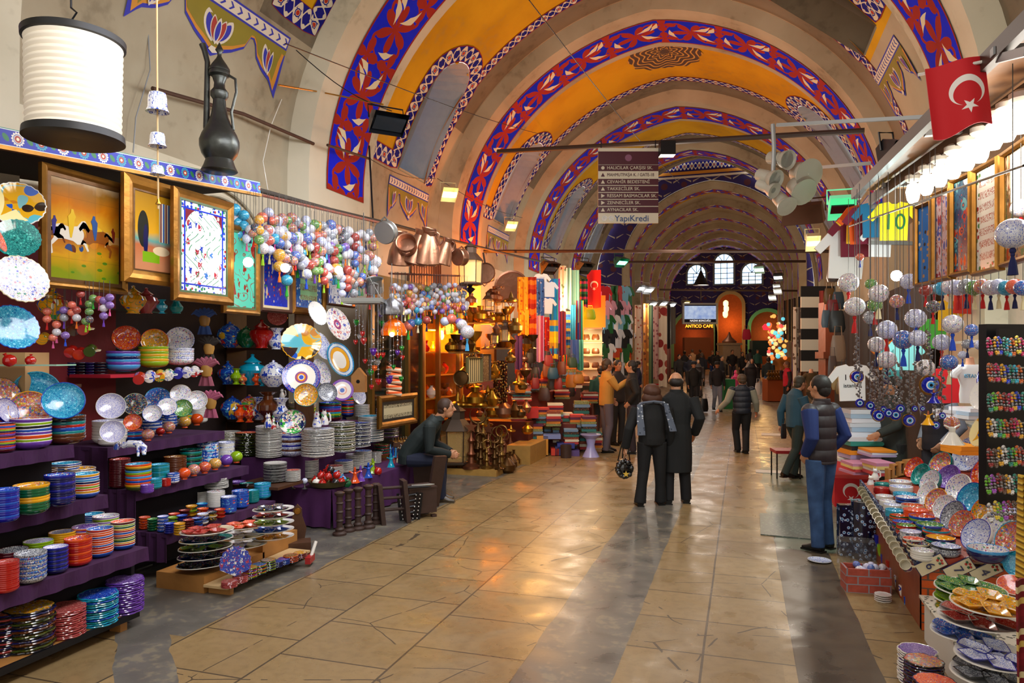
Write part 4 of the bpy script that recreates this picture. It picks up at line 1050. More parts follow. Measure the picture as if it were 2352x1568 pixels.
framed(92,290,400,668,'large gilt framed tile picture of galloping riders under an orange sky',P_scene,gold,.055,.03,darkgold,x=-5.24)
framed(281,419,416,654,'gilt framed tile picture of a robed figure in a courtyard',P_court,mat('brushed_gold','a8742c',.35,.7,var=.4),.11,.015,darkgold,x=-5.1)
framed(395,534,448,696,'gold framed panel of blue tulips and red carnations within a scalloped arch',P_tulips('e4e8f0',('2040b0','9c2838','e4e8f0','b03040','3878c8'),'7c2838'),gold,.085,.02,mat('green_slip','48603c',.5),x=-5.0)
framed(510,594,520,722,'framed turquoise panel with a dark red kaftan patterned with flames',P_tulips('48b8a0',('48b8a0','801c14'),'80180c',14,False),gold,.06,.02,mat('green_slip','48603c',.5),x=-5.25)
framed(595,668,560,718,'dark framed deep blue miniature panel with many small figures',P_tulips('1830b8',('1830b8','d8c8a8','c03828','2c8a50','2040d0'),'1028a0',24,False),mat('walnut_frame','4c2c1c',.4,.2),.05,.03,mat('cream_mount','d8c8a0',.6),x=-5.45)
framed(669,746,575,723,'gold framed green panel of red calligraphy with a blue flower border',P_script('9cd8a0','8c4038',('2868b8','c8e0e8','1848a0'),6,.13),gold,.07,.02,darkgold,x=-5.45)
framed(748,812,555,704,'blue and white tile panel with two peacocks in a thin dark frame',P_tulips('e0ecf8',('1850b8','2868c8','1040a0'),'1850b8',20,False),mat('walnut_frame','4c2c1c',.4,.2),.035,x=-5.5)
lp=at(171,205,t=4.9)
L=thing('paper_lantern','big white pleated paper lantern with black rims hung above the tile strip','lantern',lp)
hh,rr_=.36,.285;NP=15;pr=[]
for i in range(NP*4+1):
 q=i/(NP*4);pr.append((rr_+.012*abs(sin(q*NP*pi))-.01*(1-q),-hh+.04+q*(2*hh-.08)))
MB().lathe(pr,48).build('paper_shade',mat('lantern_paper','e6ddcb',.7,emit='fff0d8',es=.12),L)
mb=MB().lathe([(rr_+.0,hh-.06),(rr_+.028,hh-.05),(rr_+.03,hh-.01),(rr_-.02,hh),(.03,hh+.01)],48);mb2=MB().lathe([(.001,-hh+.03),(rr_-.03,-hh),(rr_+.025,-hh+.01),(rr_+.02,-hh+.06),(rr_,-hh+.065)],48)
mb.build('top_rim',mat('black_lacquer','0a0a0c',.5),L);mb2.build('bottom_rim',mat('black_lacquer','0a0a0c',.5),L)
hk=MB()
for(x,y)in((-.1,0),(.0,.05),(.12,-.03)):hk.ball((x,y,hh+.03),.025)
hk.tube([(0,0,hh+.02),(.03,0,hh+.08),(-.02,0,hh+.12),(.02,0,hh+.16),(-.03,0,hh+.2),(-.03,0,hh+.26),(.02,0,hh+.27)],.007)
hk.build('hook',blackm,L)
cd=MB().tube([(lp.x,lp.y,lp.z+hh+.26),(lp.x-.4,lp.y+.1,5.4)],.006);tag(cd.build('lantern_rope',blackm),'dark cord from the wall down to the big white lantern','cord')
bp=at(360,0,t=4.6);L=thing('bell_string','cord strung with blue and white ceramic bells hanging over the tile strip','bells',(bp.x,bp.y,0))
zs_=lambda py:CAMZ+(815-py)/F*4.6
MB().tube([(0,0,zs_(-60)),(.003,0,zs_(150)),(.012,0,zs_(480))],.0055).build('cord',mat('jute_rope','c8a878',.8),L)
for(py,w,h)in((211,.065,.13),(304,.052,.09),(380,.043,.06)):
 z=zs_(py);b_=MB().lathe([(w*.35,0),(w*.75,-h*.08),(w*.86,-h*.3),(w*.9,-h*.8),(w*1.08,-h),(w*.95,-h),(w*.8,-h*.8),(.01,-h*.2)],28)
 o=b_.build('bell',deco('e8eaf0',('1c3490','2848a8'),300,.34),L,loc=(.006,0,z))
MB().lathe([(.004,0),(.008,-.02),(.016,-.035),(.016,-.04)],12).build('clapper',brass,L,loc=(.012,0,zs_(455)))
ep=at(504,395,t=7.2);EW=thing('ewer','tall dark pewter ewer with long curved spout standing above the canopy','ewer',ep)
pew=mat('dark_pewter','4a4c48',.35,.8,var=.3)
k=7.2/F
MB().lathe([(.16,0),(.175,.01),(.15,.06),(.13,.12),(.17,.18),(.19,.25),(.19,.31),(.165,.38),(.12,.46),(.085,.55),(.065,.65),(.06,.72),(.085,.76),(.085,.80),(.055,.84),(.05,.89),(.07,.95),(.1,.97),(.1,.99),(.095,1.01)],32).build('body',pew,EW)
MB().lathe([(.1,1.01),(.1,1.03),(.07,1.08),(.035,1.13),(.02,1.16),(.02,1.19),(.04,1.22),(.02,1.26),(.002,1.30)],24).build('lid',pew,EW)
ca=RZ(TH)
MB().tube([(-.02,0,.22),(-.09,0,.28),(-.13,0,.45),(-.125,0,.8),(-.12,0,1.1),(-.15,0,1.22),(-.17,0,1.28)],[.03,.05,.032,.028,.026,.028,.034],12,M=ca).build('spout',pew,EW)
MB().tube([(.09,0,.97),(.16,0,.93),(.17,0,.8),(.12,0,.6),(.14,0,.42)],.014,8,M=ca).build('handle',pew,EW)
def pipe(name,pts,r,m,label,cat='pipe'):
 return tag(MB().tube(pts,r,10).build(name,m),label,cat)
pipe('wall_pipe',[at(350,203,x=-6.6),at(560,262,x=-6.6),at(720,330,x=-6.5)],.025,rustm,'brown pipe fixed across the pale wall behind the pewter ewer')
pipe('wall_pipe',[at(752,333,x=-6.2),at(850,365,x=-6.2)],.022,rustm,'short brown pipe across the painted blue and red band')
pipe('steel_rod',[at(848,335,x=-6.2),at(857,512,x=-6.0)],.016,blackm,'upright dark rod hanging beside the first painted band','rod')
pipe('wall_cable',[at(340,70,x=-6.75),at(345,160,x=-6.75),at(312,270,x=-6.75),at(306,350,x=-6.75)],.008,greym,'grey cable running down the wall between lantern and ewer','cable')
pipe('wall_cable',[at(647,228,x=-6.7),at(622,290,x=-6.7),at(604,370,x=-6.7),at(616,440,x=-6.7)],.006,white,'thin white cable hanging down the wall right of the ewer','cable')
pipe('cable_bundle',[at(590,435,x=-5.6),at(760,482,x=-5.7),at(900,515,x=-5.9),at(1040,552,x=-6.0),at(1160,582,x=-6.0),at(1240,600,x=-6.0)],.03,mat('dusty_cables','3c342c',.8,var=.4),'thick dusty bundle of cables running along the top of the stalls','cable')
pipe('lamp_rod',[at(640,195,x=-6.3),at(740,212,t=11.5),at(880,240,t=10.5)],.012,brass,'thin metal arm carrying the black floodlight','bracket')
for i,(a,b,ta,tb)in enumerate((((680,115),(900,255),10,11),((1215,0),(1560,420),9,20),((850,365),(1000,410),12,14),((655,100),(1290,320),9,22),((1005,410),(1200,500),15,20))):
 P0,P1=at(*a,t=ta),at(*b,t=tb);pts=[P0.lerp(P1,q/8)-Vector((0,0,.12*sin(pi*q/8)))for q in range(9)]
 pipe('overhead_wire',pts,.007,blackm,('thin wire sloping over the first painted band','long wire crossing the yellow vault from the top','wire along the wall by the first window','wire crossing below the tall arched window','wire sagging between the two left wall lamps')[i],'wire')
am=MB();c0=Vector((XL+.05,8.0,3.2))
for k,r_ in((0,1.15),(1,1.03)):
 am.tube([(XL+.06,8.1+r_*cos(q),3.15+r_*sin(q))for q in[pi*i/20 for i in range(21)]],.035)
struct(am.build('trim_70',plaster2))
def flood(px,py,t,rz,w,label,m=None,on=None,tilt=.5):
 p=at(px,py,t=t);r=thing('floodlight',label,'floodlight',p,rz)
 M_=RX(-tilt)
 mb=MB();mb.add([(-w,-.06,.1),(w,-.06,.1),(w,.1,.12),(-w,.1,.12),(-w*1.15,-.26,-.12),(w*1.15,-.26,-.12),(w*1.15,.14,-.16),(-w*1.15,.14,-.16)],[(0,1,2,3),(0,4,5,1),(1,5,6,2),(2,6,7,3),(3,7,4,0)],M=M_)
 mb.build('housing',m or blackm,r,smooth=False)
 MB().box((0,-.05,-.13),(w*2.0,min(.34,w*1.1),.02),M=M_).build('lens',mat('floodlight_lens','fff4dc',.3,emit=on,es=7)if on else mat('dark_glass','202428',.1),r,smooth=False)
 MB().tube([(-w*1.2,0,0),(-w*1.2,.05,.2),(w*1.2,.05,.2),(w*1.2,0,0)],.012,6).build('bracket',m or blackm,r)
 return r
flood(888,275,10.4,TH+.5,.22,'black floodlight with ribbed hood hanging before the first painted band')
flood(1030,440,15.2,TH+.3,.14,'small cream wall lamp, lit, below the first arched window',mat('cream_enamel','d8d0a0',.4),'fff0c8')
flood(1172,514,21,TH+.3,.14,'small cream wall lamp, lit, below the second arched window',mat('cream_enamel','d8d0a0',.4),'fff0c8')
def unit_ball():return MB().ball((0,0,0),1,0,20,12).mesh('ball',FL['multi'])
SH['ball']=unit_ball()
SH['egg']=MB().lathe([(.001,-1.15)]+[(sin(q)*(1-.1*cos(q)),-cos(q)*1.15)for q in[pi*i/14 for i in range(1,14)]]+[(.001,1.15)],22).mesh('ball',FL['multi'])
tz=MB();tz.lathe([(.001,0),(.25,-.05),(.3,-.3),(.22,-.42),(.45,-1.0),(.62,-2.0),(.55,-2.02),(.001,-1.9)],14,wav=lambda a,r:1+.12*cos(7*a)if r>.3 else 1);SH['tassel']=tz.mesh('tassel',red)
SH['cord']=MB().tube([(0,0,0),(0,0,1)],.0026,5).mesh('cord',mat('cord_grey','4c4844',.6))
TAS={k:mat('tassel_'+k,v,.8)for k,v in dict(red='c01818',orange='e87018',yellow='e8b828',green='30a030',blue='1848c0',sky='48a8e0',teal='107070',cream='e0d4a8',purple='6030a0',pink='d05890',navy='101850',lime='90c020').items()}
BALLC=dict(flowery='whiteflo',blue='bluewhite',multicoloured='multi',green='green',red='red',yellow='yelflo',dark='dark',cobalt='blueflo',turquoise='turq',grey='greyspeck',orange='orange',lilac='purple')
ocount=[0]
def ornament(p,ztop,rad,ballc,tasc,label,n=1,group=None,egg=False,cat='ornament'):
 o=D.objects.new('ceramic_ornament',SH['cord']);COL.objects.link(o);o.location=p;o.scale=(1,1,max(.05,ztop-p[2]));tag(o,label,cat,group)
 iv=Matrix.Diagonal((1,1,1/o.scale[2],1))
 def ch(mesh,nm,z,sc,m_):
  c=D.objects.new(nm,mesh);COL.objects.link(c);c.parent=o;c.matrix_parent_inverse=iv
  c.location=(0,0,z);c.scale=sc;c.rotation_euler=(0,0,R.uniform(0,6));c.material_slots[0].link='OBJECT';c.material_slots[0].material=m_
 for i in range(n):ch(SH['egg']if egg and i==0 else SH['ball'],'ball',-i*rad*1.9,(rad,rad,rad*.95),gi(BALLC[ballc])if i==0 or R.random()<.6 else gi(BALLC[R.choice(bks)]))
 zt=-(n-1)*rad*1.9-rad
 ch(SH['ball'],'bead',zt-rad*.1,(rad*.2,)*3,TAS[tasc]);ch(SH['tassel'],'tassel',zt-rad*.15,(rad*.45,rad*.45,rad*.75),TAS[tasc])
 return o
rail1=[at(592,446,t=8.2),at(730,478,t=9.3),at(875,512,t=10.6)]
tag(MB().tube(rail1,.018).build('hanging_rail',mat('copper_pipe','8a5040',.5,.3)),'copper coloured rail with hooks from which the ornament balls hang','rail')
tks,bks=list(TAS),list(BALLC)+['flowery']*4+['blue']*3+['grey']*3+['multicoloured']*3
used=set()
def rnd_orn(N,pxr,pyf,tf,ztopf,radr,place,grp,nmax=3):
 for i in range(N):
  a=(i+R.random()*.8)/N;px=pxr[0]+a*(pxr[1]-pxr[0]);py=pyf(a);t=tf(a)
  p=at(px,py,t=t);rad=R.uniform(*radr)
  b,tt=R.choice(bks),R.choice(tks);n=R.choice([1,1,2,3][:nmax+1]);eg=R.random()<.3
  ornament(p,ztopf(a,p),rad,b,tt,'%s %sball ornament with %s tassel%s %s'%(b,'egg-shaped ' if eg else '',tt,'' if n==1 else(', two balls,' if n==2 else ', three balls,'),place),n,grp,eg)
rnd_orn(30,(600,872),lambda a:490+a*55+R.uniform(-6,14),lambda a:8.5+a*2.0,lambda a,p:3.88,(.055,.075),'in the upper row under the copper rail','ball ornaments on the copper rail')
rnd_orn(30,(600,872),lambda a:530+a*62+R.uniform(-10,14),lambda a:8.2+a*2.1,lambda a,p:3.88,(.055,.08),'in the middle row under the copper rail','ball ornaments on the copper rail')
rnd_orn(26,(640,872),lambda a:580+a*76+R.uniform(-12,14),lambda a:8.3+a*1.9,lambda a,p:3.88,(.05,.075),'in the lower row under the copper rail','ball ornaments on the copper rail')
rnd_orn(9,(538,600),lambda a:490+R.uniform(-10,70),lambda a:7.9,lambda a,p:3.8,(.05,.065),'at the left end of the copper rail','ball ornaments on the copper rail')
rail2=[at(893,628,t=10.6),at(1077,634,t=11.8)]
tag(MB().tube(rail2,.014).build('hanging_rail',mat('copper_pipe','8a5040',.5,.3)),'wooden rail under the copper jugs hung with small ball ornaments','rail')
for j in range(4):
 rnd_orn(22,(896,1074),lambda a:660+j*17+R.uniform(-6,6),lambda a:10.5+a*1.1,lambda a,p:3.22+.06*a,(.038,.05),['in the top','in the second','in the third','in the bottom'][j]+' row under the copper jugs','small ball ornaments under the jugs',1)
for(x,y,w,c,cn)in((945,742,20,'cobalt','cobalt'),(960,738,18,'turquoise','turquoise'),(980,735,18,'red','dark red'),(938,748,22,'orange','orange'),(1037,732,22,'orange','cream and coral'),(1055,740,18,'lilac','violet'),(1060,745,24,'flowery','flowered'),(1073,762,30,'flowery','large white flowered'),(1022,738,20,'blue','blue white'),):
 p=at(x,y,t=11.0);ornament(p,3.2,w/2/F*11*1.1,c,R.choice(tks),cn+' big ball hanging below the rows of small ones',1,'big balls under the jugs')
for(x,y,c,tc,n)in((108,715,'orange','red',2),(130,745,'orange','pink',2),(147,712,'lilac','purple',2),(165,700,'orange','red',2),(185,675,'red','red',1),(205,698,'green','lime',3),(214,685,'green','green',1),(238,690,'lilac','purple',3),(228,688,'red','pink',1),(252,683,'lilac','pink',2),(122,775,'orange','pink',1),(150,770,'lilac','blue',1),(197,738,'green','lime',1),(176,712,'red','orange',2)):
 ornament(at(x,y,t=6.0),2.62,.034,c,tc,'%s glazed ball string with %s tassel under the riders picture'%(c,tc),n,'coloured ball strings in the nearest stall')
def ptt(px,py,t):return at(px,py,t=t)
def hang_cloth(px0,px1,py0,py1,t,m,label,name='hanging_cloth',cat='cloth',folds=3,t1=None,group=None,taper=1.0,th=.012):
 t1=t1 or t;a,b=ptt(px0,py0,t),ptt(px1,py0,t1);h=(py1-py0)/F*(t+t1)/2
 v=b-a;v.z=0;w=v.length;n_=Vector((v.y,-v.x,0)).normalized();ph=R.random()*6
 mb=MB();mb.cloth(14,8,lambda i,j:(w*(.5+(i-.5)*(1+(taper-1)*(1-j))),-.03*sin(i*folds*2*pi+ph)*(1.3-j*.6),(j-1)*h+.02*sin(i*5+ph)*(1-j)),th=th)
 o=mb.build(name,m,loc=a,rz=atan2(v.y,v.x));return tag(o,label,cat,group)
def m_stripe(name,cols,per,vert=True,noise=0.):
 m=Mt(name);x,y,z=m.sep(m.coord());q=(x if vert else z)/per
 if noise:q=q+m.noise(m.coord(),6,2)*noise
 m.col(m.ramp(q.fr(),[H(c)for c in cols]));m.st(.8);return m.mat
def m_print(name,bg,pal,sc=14,th=.3,rough=.8):
 m=Mt(name);d,a,b=m.vor(m.coord(),sc);c=m.mix(d.lt(th),H(bg),m.ramp(a,[H(p)for p in pal]));m.col(c);m.st(rough);return m.mat
def cloth(c,r=.8):return mat('cloth_'+c,c,r)
def shirt_mesh():
 P=[(-.24,0),(.24,0),(.25,.5),(.38,.36),(.47,.44),(.28,.68),(.1,.72),(.05,.68),(-.05,.68),(-.1,.72),(-.28,.68),(-.47,.44),(-.38,.36),(-.25,.5)]
 mb=MB();mb.prism(P,-.02,.02,M=RX(pi/2));
 return mb.mesh('shirt',cloth('ffffff'),smooth=False)
SH['shirt']=shirt_mesh()
def shirt(px,py,hpx,t,m,label,rz=0.,group=None,cat='shirt'):
 p=ptt(px,py,t);s=hpx/F*t/.72;o=D.objects.new('shirt',SH['shirt']);COL.objects.link(o);o.location=p;o.scale=(s,s,s);o.rotation_euler=(R.uniform(-.08,.08),R.uniform(-.05,.05),TH+rz)
 o.material_slots[0].link='OBJECT';o.material_slots[0].material=m;return tag(o,label,cat,group)
SH['fold']=None
fb=MB();fb.tube([(-.5,0,.5),(-.46,0,.5),(.46,0,.5),(.5,0,.5)],[(.02,.02),(.5,.5),(.5,.5),(.42,.42)],4,M=RX(0)@Matrix.Identity(4));
def fold_mesh():
 n=8;mb=MB();pr=[]
 for i in range(n):a=-pi/2+pi*i/(n-1);pr.append((.5-.08+.08*cos(a),.5+.5*sin(a)))
 mb.prism([(-.5,0)]+[(-.5,1)]+pr[::-1],-.5,.5,M=RX(pi/2));return mb.mesh('folded_cloth',cloth('888888'))
SH['fold']=fold_mesh()
def folds(px,pyb,pyt,wpx,t,ms,label,n=6,dy=.3,cat='folded cloth',rz=0.,name='folded_cloth'):
 p=ptt(px,pyb,t);w=wpx/F*t;h=(pyb-pyt)/F*t/n
 for i in range(n):
  mm,cn=ms[i%len(ms)]
  o=D.objects.new(name,SH['fold']);COL.objects.link(o);o.location=p+Vector((R.uniform(-.01,.01),R.uniform(-.01,.01),i*h));o.scale=(w*R.uniform(.93,1.03),dy,h*.96)
  o.rotation_euler=(0,0,TH+rz+R.uniform(-.05,.05));o.material_slots[0].link='OBJECT';o.material_slots[0].material=mm
  tag(o,'%s %s in the %s'%(cn,['lowest piece','second piece','third piece','fourth piece','fifth piece','sixth piece','seventh piece','eighth piece','ninth piece'][i]if i<n-1 else 'topmost piece',label),cat,label)
def lathed(name,label,cat,px,py,t,s,pr,m,n=20,parts=(),rz=0.,rot=None,group=None):
 """base centre at a pixel; s metres per profile unit; parts: (name, builder, material)"""
 p=ptt(px,py,t);
 if not parts:
  o=MB().lathe([(a*s,b*s)for a,b in pr],n).build(name,m,loc=p,rz=rz);tag(o,label,cat,group)
  if rot:o.rotation_euler=rot
  return o
 r=thing(name,label,cat,p,rz,group)
 if rot:r.rotation_euler=rot
 MB().lathe([(a*s,b*s)for a,b in pr],n).build('body',m,r)
 for nm,fn,mm in parts:b_=MB();fn(b_,s);b_.build(nm,mm,r)
 return r
JUG=[(.3,0),(.32,.03),(.27,.35),(.16,.62),(.13,.7),(.17,.82),(.16,.83),(.12,.7),(.001,.6)]
def jughandle(b,s):b.tube([(.13*s,0,.78*s),(.24*s,0,.74*s),(.26*s,0,.55*s),(.2*s,0,.45*s)],.02*s,6)
jg=[(918,608,'tinned copper jug with wide base, first on the left under the cable',.0,.62),(948,606,'copper jug with narrow neck, next to the tinned one',.2,.66),(972,606,'tall copper jug in the middle of the hanging row',.1,.68),(993,607,'slim copper jug right of the middle one',-.1,.62),(1012,606,'small copper jug at the right of the hanging row',.2,.5)]
for i,(x,y,lb,rl,s)in enumerate(jg):lathed('copper_jug',lb,'jug',x,y,10.6,s*.95,JUG,copper,24,[('handle',jughandle,copper)],rot=(.2,.15+rl*.5,rl*3),group='copper jugs hung in a row')
def pot(px,py,t,r,az,tilt,label,m=None,deep=.9):
 p=ptt(px,py,t);q=thing('copper_pot',label,'pot',p);q.rotation_euler=(RZ(az)@RY(tilt)).to_euler()
 MB().lathe([(.001,0),(r*.92,0),(r,r*.1),(r*.96,r*deep),(r,r*deep+.01),(r*.9,r*deep),(r*.88,r*.12),(.001,.03)],28).build('bowl',m or copper,q)
 MB().tube([(r,-.05,r*deep*.8),(r*1.25,0,r*deep),(r,.05,r*deep*.8)],.012,6).build('handle',m or copper,q);return q
pot(935,567,10.4,.15,-1.2,1.2,'round copper pot with dark open mouth hanging beside the jugs')
pot(1030,575,10.8,.13,-1.3,1.2,'copper pot seen into its dark mouth at the right of the jugs')
pot(1050,590,10.8,.13,-1.9,-1.5,'copper lid like pan with rings hanging at the right end of the jugs')
pot(882,535,9.8,.16,-1.6,-1.2,'grey ribbed metal pot at the right end of the copper rail',mat('tin','8c8c88',.4,.8),.6)
pot(862,670,9.9,.12,-1.2,.4,'dented metal jug standing on the hanging tray rack',mat('tin','8c8c88',.4,.8),1.5)
am=MB();cc=Vector((XL+.03,15.2,3.2))
for i in range(19):
 y=14.0+i*.13;hgt=3.1+sqrt(max(.02,1.35**2-(y-15.2)**2));am.box((XL+.05,y,(2.4+hgt)/2),(.04,.09,hgt-2.4))
struct(am.build('door_4',mat('slat_wood','5c3418',.5,var=.3),smooth=False))
rk=ptt(835,690,9.0);rr2=thing('hanging_rack','rectangular metal rack hung on chains with glass drop lamps below','rack',rk,TH)
MB().box((0,0,0),(.5,.3,.05)).box((0,0,-.03),(.46,.28,.02)).build('tray',mat('tin','8c8c88',.4,.8),rr2,smooth=False)
for sx in(-1,1):MB().tube([(sx*.22,0,.02),(0,0,.42),(0,0,1.1)],.006,5).build('chain',steel,rr2)
gc={'clear':mat('clear_glass_bead','c8d0d4',.05,trans=.6),'red':mat('red_glass','c01010',.05,coat=.5),'purple':mat('purple_glass','5820a0',.05,coat=.5),'green':mat('green_glass','108828',.05,coat=.5),'amber':mat('amber_glass','e06010',.08,coat=.5),'silver':mat('filigree_silver','8c8c90',.3,.9)}
for i in range(26):
 px=R.uniform(808,935);py=R.uniform(715,900);t=R.uniform(8.9,9.6);c=R.choice(['clear','red','red','purple','green','amber','silver']);p=ptt(px,py,t)
 r_=thing('hanging_glass_lamp','%s glass drop on a chain of beads under the metal rack'%c,'glass ornament',p,0,'glass drops under the rack')
 s=R.uniform(.028,.045);MB().lathe([(.001,-s*1.6),(s*.6,-s*1.1),(s,-s*.3),(s*.9,s*.2),(s*1.2,s*.5),(s*1.1,s*.55),(.001,s*.1)],14).build('glass',gc[c],r_)
 mb=MB();mb.tube([(0,0,0),(0,0,2.9-p.z)],.003,4)
 for k in range(R.randint(2,5)):mb.ball((0,0,.08+k*.06),R.choice([.008,.014]),0,8,6)
 mb.build('chain',gc['silver'],r_)
for(px,py,c,cn)in((900,712,'silver','silver filigree lantern dome hanging left of the ball ornaments'),(905,760,'amber','glowing amber beaded lamp beneath the silver dome')):
 p=ptt(px,py,9.2);r_=thing('filigree_lamp',cn,'lamp',p);MB().lathe([(.03,.16),(.12,.1),(.16,.0),(.15,-.06),(.13,-.06),(.1,.05),(.001,.1)],24,wav=lambda a,r:1+.04*cos(12*a)).build('shade',gc[c],r_);MB().tube([(0,0,.15),(0,0,.6)],.005,5).build('chain',gc['silver'],r_)
bulb=lambda px,py,t,label,e=60,r=.045,c='fff4e0':tag(MB().ball(ptt(px,py,t),r,0,12,8).build('light_bulb',mat('glowing_bulb_'+c,'ffffff',.3,emit=c,es=e)),label,'light bulb')
bulb(900,768,9.0,'small bright bulb glowing among the amber beads',60,.03,'ffd890')
bulb(570,602,7.3,'bright bulb hanging before the kaftan picture',26,.05);bulb(655,615,7.8,'bright bulb hanging before the miniature picture',26,.05);bulb(778,620,9.0,'bright bulb hanging before the peacock panel',26,.05)
sf=thing('shopfront','shopfront with dark glass, gilt door frame and a golden lit display window','shopfront',(-5.65,10.2,0))
fx=-5.65
mb=MB()
for y in(10.25,11.55,12.15,12.9,13.95):mb.box((fx-0,y,1.65),(.08,.08,3.3))
mb.box((fx,12.1,3.1),(.1,3.8,.4)).box((fx,12.1,.2),(.1,3.8,.4))
part(mb,'frame',mat('brass_frame','8a6a30',.3,.6),sf,smooth=False)
part(MB().box((fx-.03,10.9,1.7),(.01,1.25,2.6)),'dark_pane',mat('dark_shop_glass','14201c',.05,coat=1.0),sf,smooth=False)
part(MB().box((fx-.02,11.85,1.6),(.03,.5,2.9)),'door',mat('black_door','0c0c10',.2,coat=.5),sf,smooth=False)
part(MB().box((fx-.02,13.4,1.7),(.01,1.0,2.6)),'window_pane',mat('clear_pane','ffffff',.02,trans=1.0,alpha=.15),sf,smooth=False)
mb=MB().box((fx-.7,13.2,1.7),(.05,2.0,3.0)).box((fx-.35,14.2,1.7),(.7,.05,3.0)).box((fx-.35,12.3,1.7),(.7,.05,3.0))
for z in(.7,1.15,1.6,2.05,2.5):mb.box((fx-.35,13.3,z),(.6,1.7,.02))
part(mb,'display_case',mat('gilded_cabinet','d8a030',.4,.2),sf,smooth=False)
part(MB().box((fx-.07,12.2,2.72),(.02,1.2,.22)),'name_board',mat('brown_signboard','2c1c14',.4),sf,smooth=False)
for i in range(26):
 y=R.uniform(12.5,14.0);z=R.choice([.41,.71,1.16,1.61,2.06]);c=R.choice([('gold_thing',brass,'brass'),('red',gc['red'],'red glass'),('amber',gc['amber'],'amber glass'),('white',white,'white'),('gold2',gold,'gilt')])
 s=R.uniform(.14,.26);pr_=R.choice([[(.2,0),(.3,.1),(.34,.35),(.15,.6),(.12,.8),(.2,1.)],[(.3,0),(.1,.1),(.08,.5),(.3,.7),(.34,1.)],[(.2,0),(.42,.3),(.42,.6),(.1,.9),(.12,1.)]])
 tag(MB().lathe([(a*s,b*s)for a,b in pr_],14).build('vase',c[1],loc=(fx-.3+R.uniform(-.1,.2),y,z)),'%s vase on the %s shelf inside the golden display window'%(c[2],{.41:'lowest',.71:'second',1.16:'third',1.61:'fourth',2.06:'top'}[z]),'vase','vases in the golden window')
def txt(s,loc,size,m,rot,name='lettering',parent=None,ext=.004):
 c=D.curves.new(name,'FONT');c.body=s;c.size=size;c.extrude=ext;c.align_x='CENTER';c.align_y='CENTER';c.materials.append(m)
 o=D.objects.new(name,c);COL.objects.link(o);o.location=loc;o.rotation_euler=rot
 if parent:o.parent=parent
 bpy.context.view_layer.update();me=D.meshes.new_from_object(o.evaluated_get(bpy.context.evaluated_depsgraph_get()));q=D.objects.new(name,me);COL.objects.link(q);q.location=loc;q.rotation_euler=rot;q.parent=o.parent;D.objects.remove(o);return q
p=ptt(905,875,10.3);rs=thing('illuminated_sign','sign of stacked orange and cream slanted rolls behind the dark shop glass','sign',p,TH+.7)
for i in range(5):
 MB().tube([(-.11,0,.17-i*.085+.015),(.11,0,.17-i*.085-.02)],(.036),10).build('roll',m_stripe('orange_cream_roll_%d'%i,['e0581c','f0b890','e8d0b0'],.09,False),rs)
framed(868,956,905,978,'carved gilt frame around a dark mount with calligraphy, leaning beside the shop',P_script('c8bc98','20180c',('c8bc98','30241c'),2,.0),gold,.09,.04,mat('black_mount','1c1814',.6),t=(9.9,10.9))
dkw=mat('old_dark_wood','3c2820',.6,var=.35)
CS=[(.5,0),(.5,.05),(.3,.09),(.34,.14),(.22,.18),(.22,.3),(.3,.33),(.22,.36),(.22,.5),(.3,.53),(.22,.56),(.22,.7),(.3,.73),(.22,.76),(.22,.88),(.36,.93),(.38,.97),(.2,1.),(.001,.98)]
for i,(x,yb,yt,nm)in enumerate(((780,1228,1128,'with yellow rings, first from the left'),(800,1220,1122,'second from the left'),(822,1216,1118,'third from the left'),(846,1212,1112,'on a wide carved foot'),(863,1202,1104,'with broad top dish, tallest'))):
 p=at(x,yb,z=0);tt=p.y/ray(x,yb).y;h=(yb-yt)/F*tt
 if i==4:h*=.95
 lathed('candlestick','turned dark wooden candlestick %s'%nm,'candlestick',x,yb,tt,h,[(a*.32,b)for a,b in CS],dkw,16,group=None)
def wbox(name,label,cat,px,pyb,w,d,h,m,rz=TH,z=0,legs=False):
 p=at(px,pyb,z=z);r=thing(name,label,cat,p,rz)
 if legs:
  MB().box((0,d/2,h/2+.03),(w,d,h-.06)).build('body',m,r,smooth=False);MB().box((0,d/2,h+.01),(w*1.04,d*1.04,.02)).build('lid',m,r,smooth=False)
  for sx in(-1,1):
   for sy in(0,1):MB().box((sx*(w/2-.03),.03+sy*(d-.06),.015),(.06,.06,.03)).build('foot',m,r,smooth=False)
 else:MB().box((0,d/2,h/2),(w,d,h)).build('body',m,r,smooth=False)
 return r
wbox('wooden_chest','old brown wooden chest with knives lying on its lid','chest',972,1190,.36,.3,.36,dkw,TH+.5,legs=True)
r=thing('wooden_rack','carved wooden rack with slanting side boards before the purple cloth','rack',at(905,1200,z=0),TH+.4)
for sx in(-.14,.16):MB().box((sx,0,.24),(.05,.2,.5),M=RY(-.1)).build('side_board',dkw,r,smooth=False)
for z in(.16,.3,.42):MB().tube([(-.14,.0,z),(.18,.0,z)],.018,8).build('bar',dkw,r)
r=thing('folding_bookstand','black folding wooden bookstand studded with white nails','bookstand',at(935,1192,z=0),TH+.3)
for sx in(-1,1):
 for k in range(2):
  mb=MB().box((sx*.08+k*.05,-.05,.16),(.03,.03,.36),M=RY(sx*.12));mb.build('leg',blackm,r,smooth=False)
  nb=MB()
  for q in range(7):nb.ball((sx*.08+k*.05+sx*(.04*(q-3)/3.0)*.5,-.067,.02+q*.047),.008,0,8,6)
  nb.build('nails',white,r)
for q in range(4):MB().tube([(-.06,-.05,.08+q*.07),(.1,-.05,.1+q*.07)],.012,6).build('bar',blackm,r)
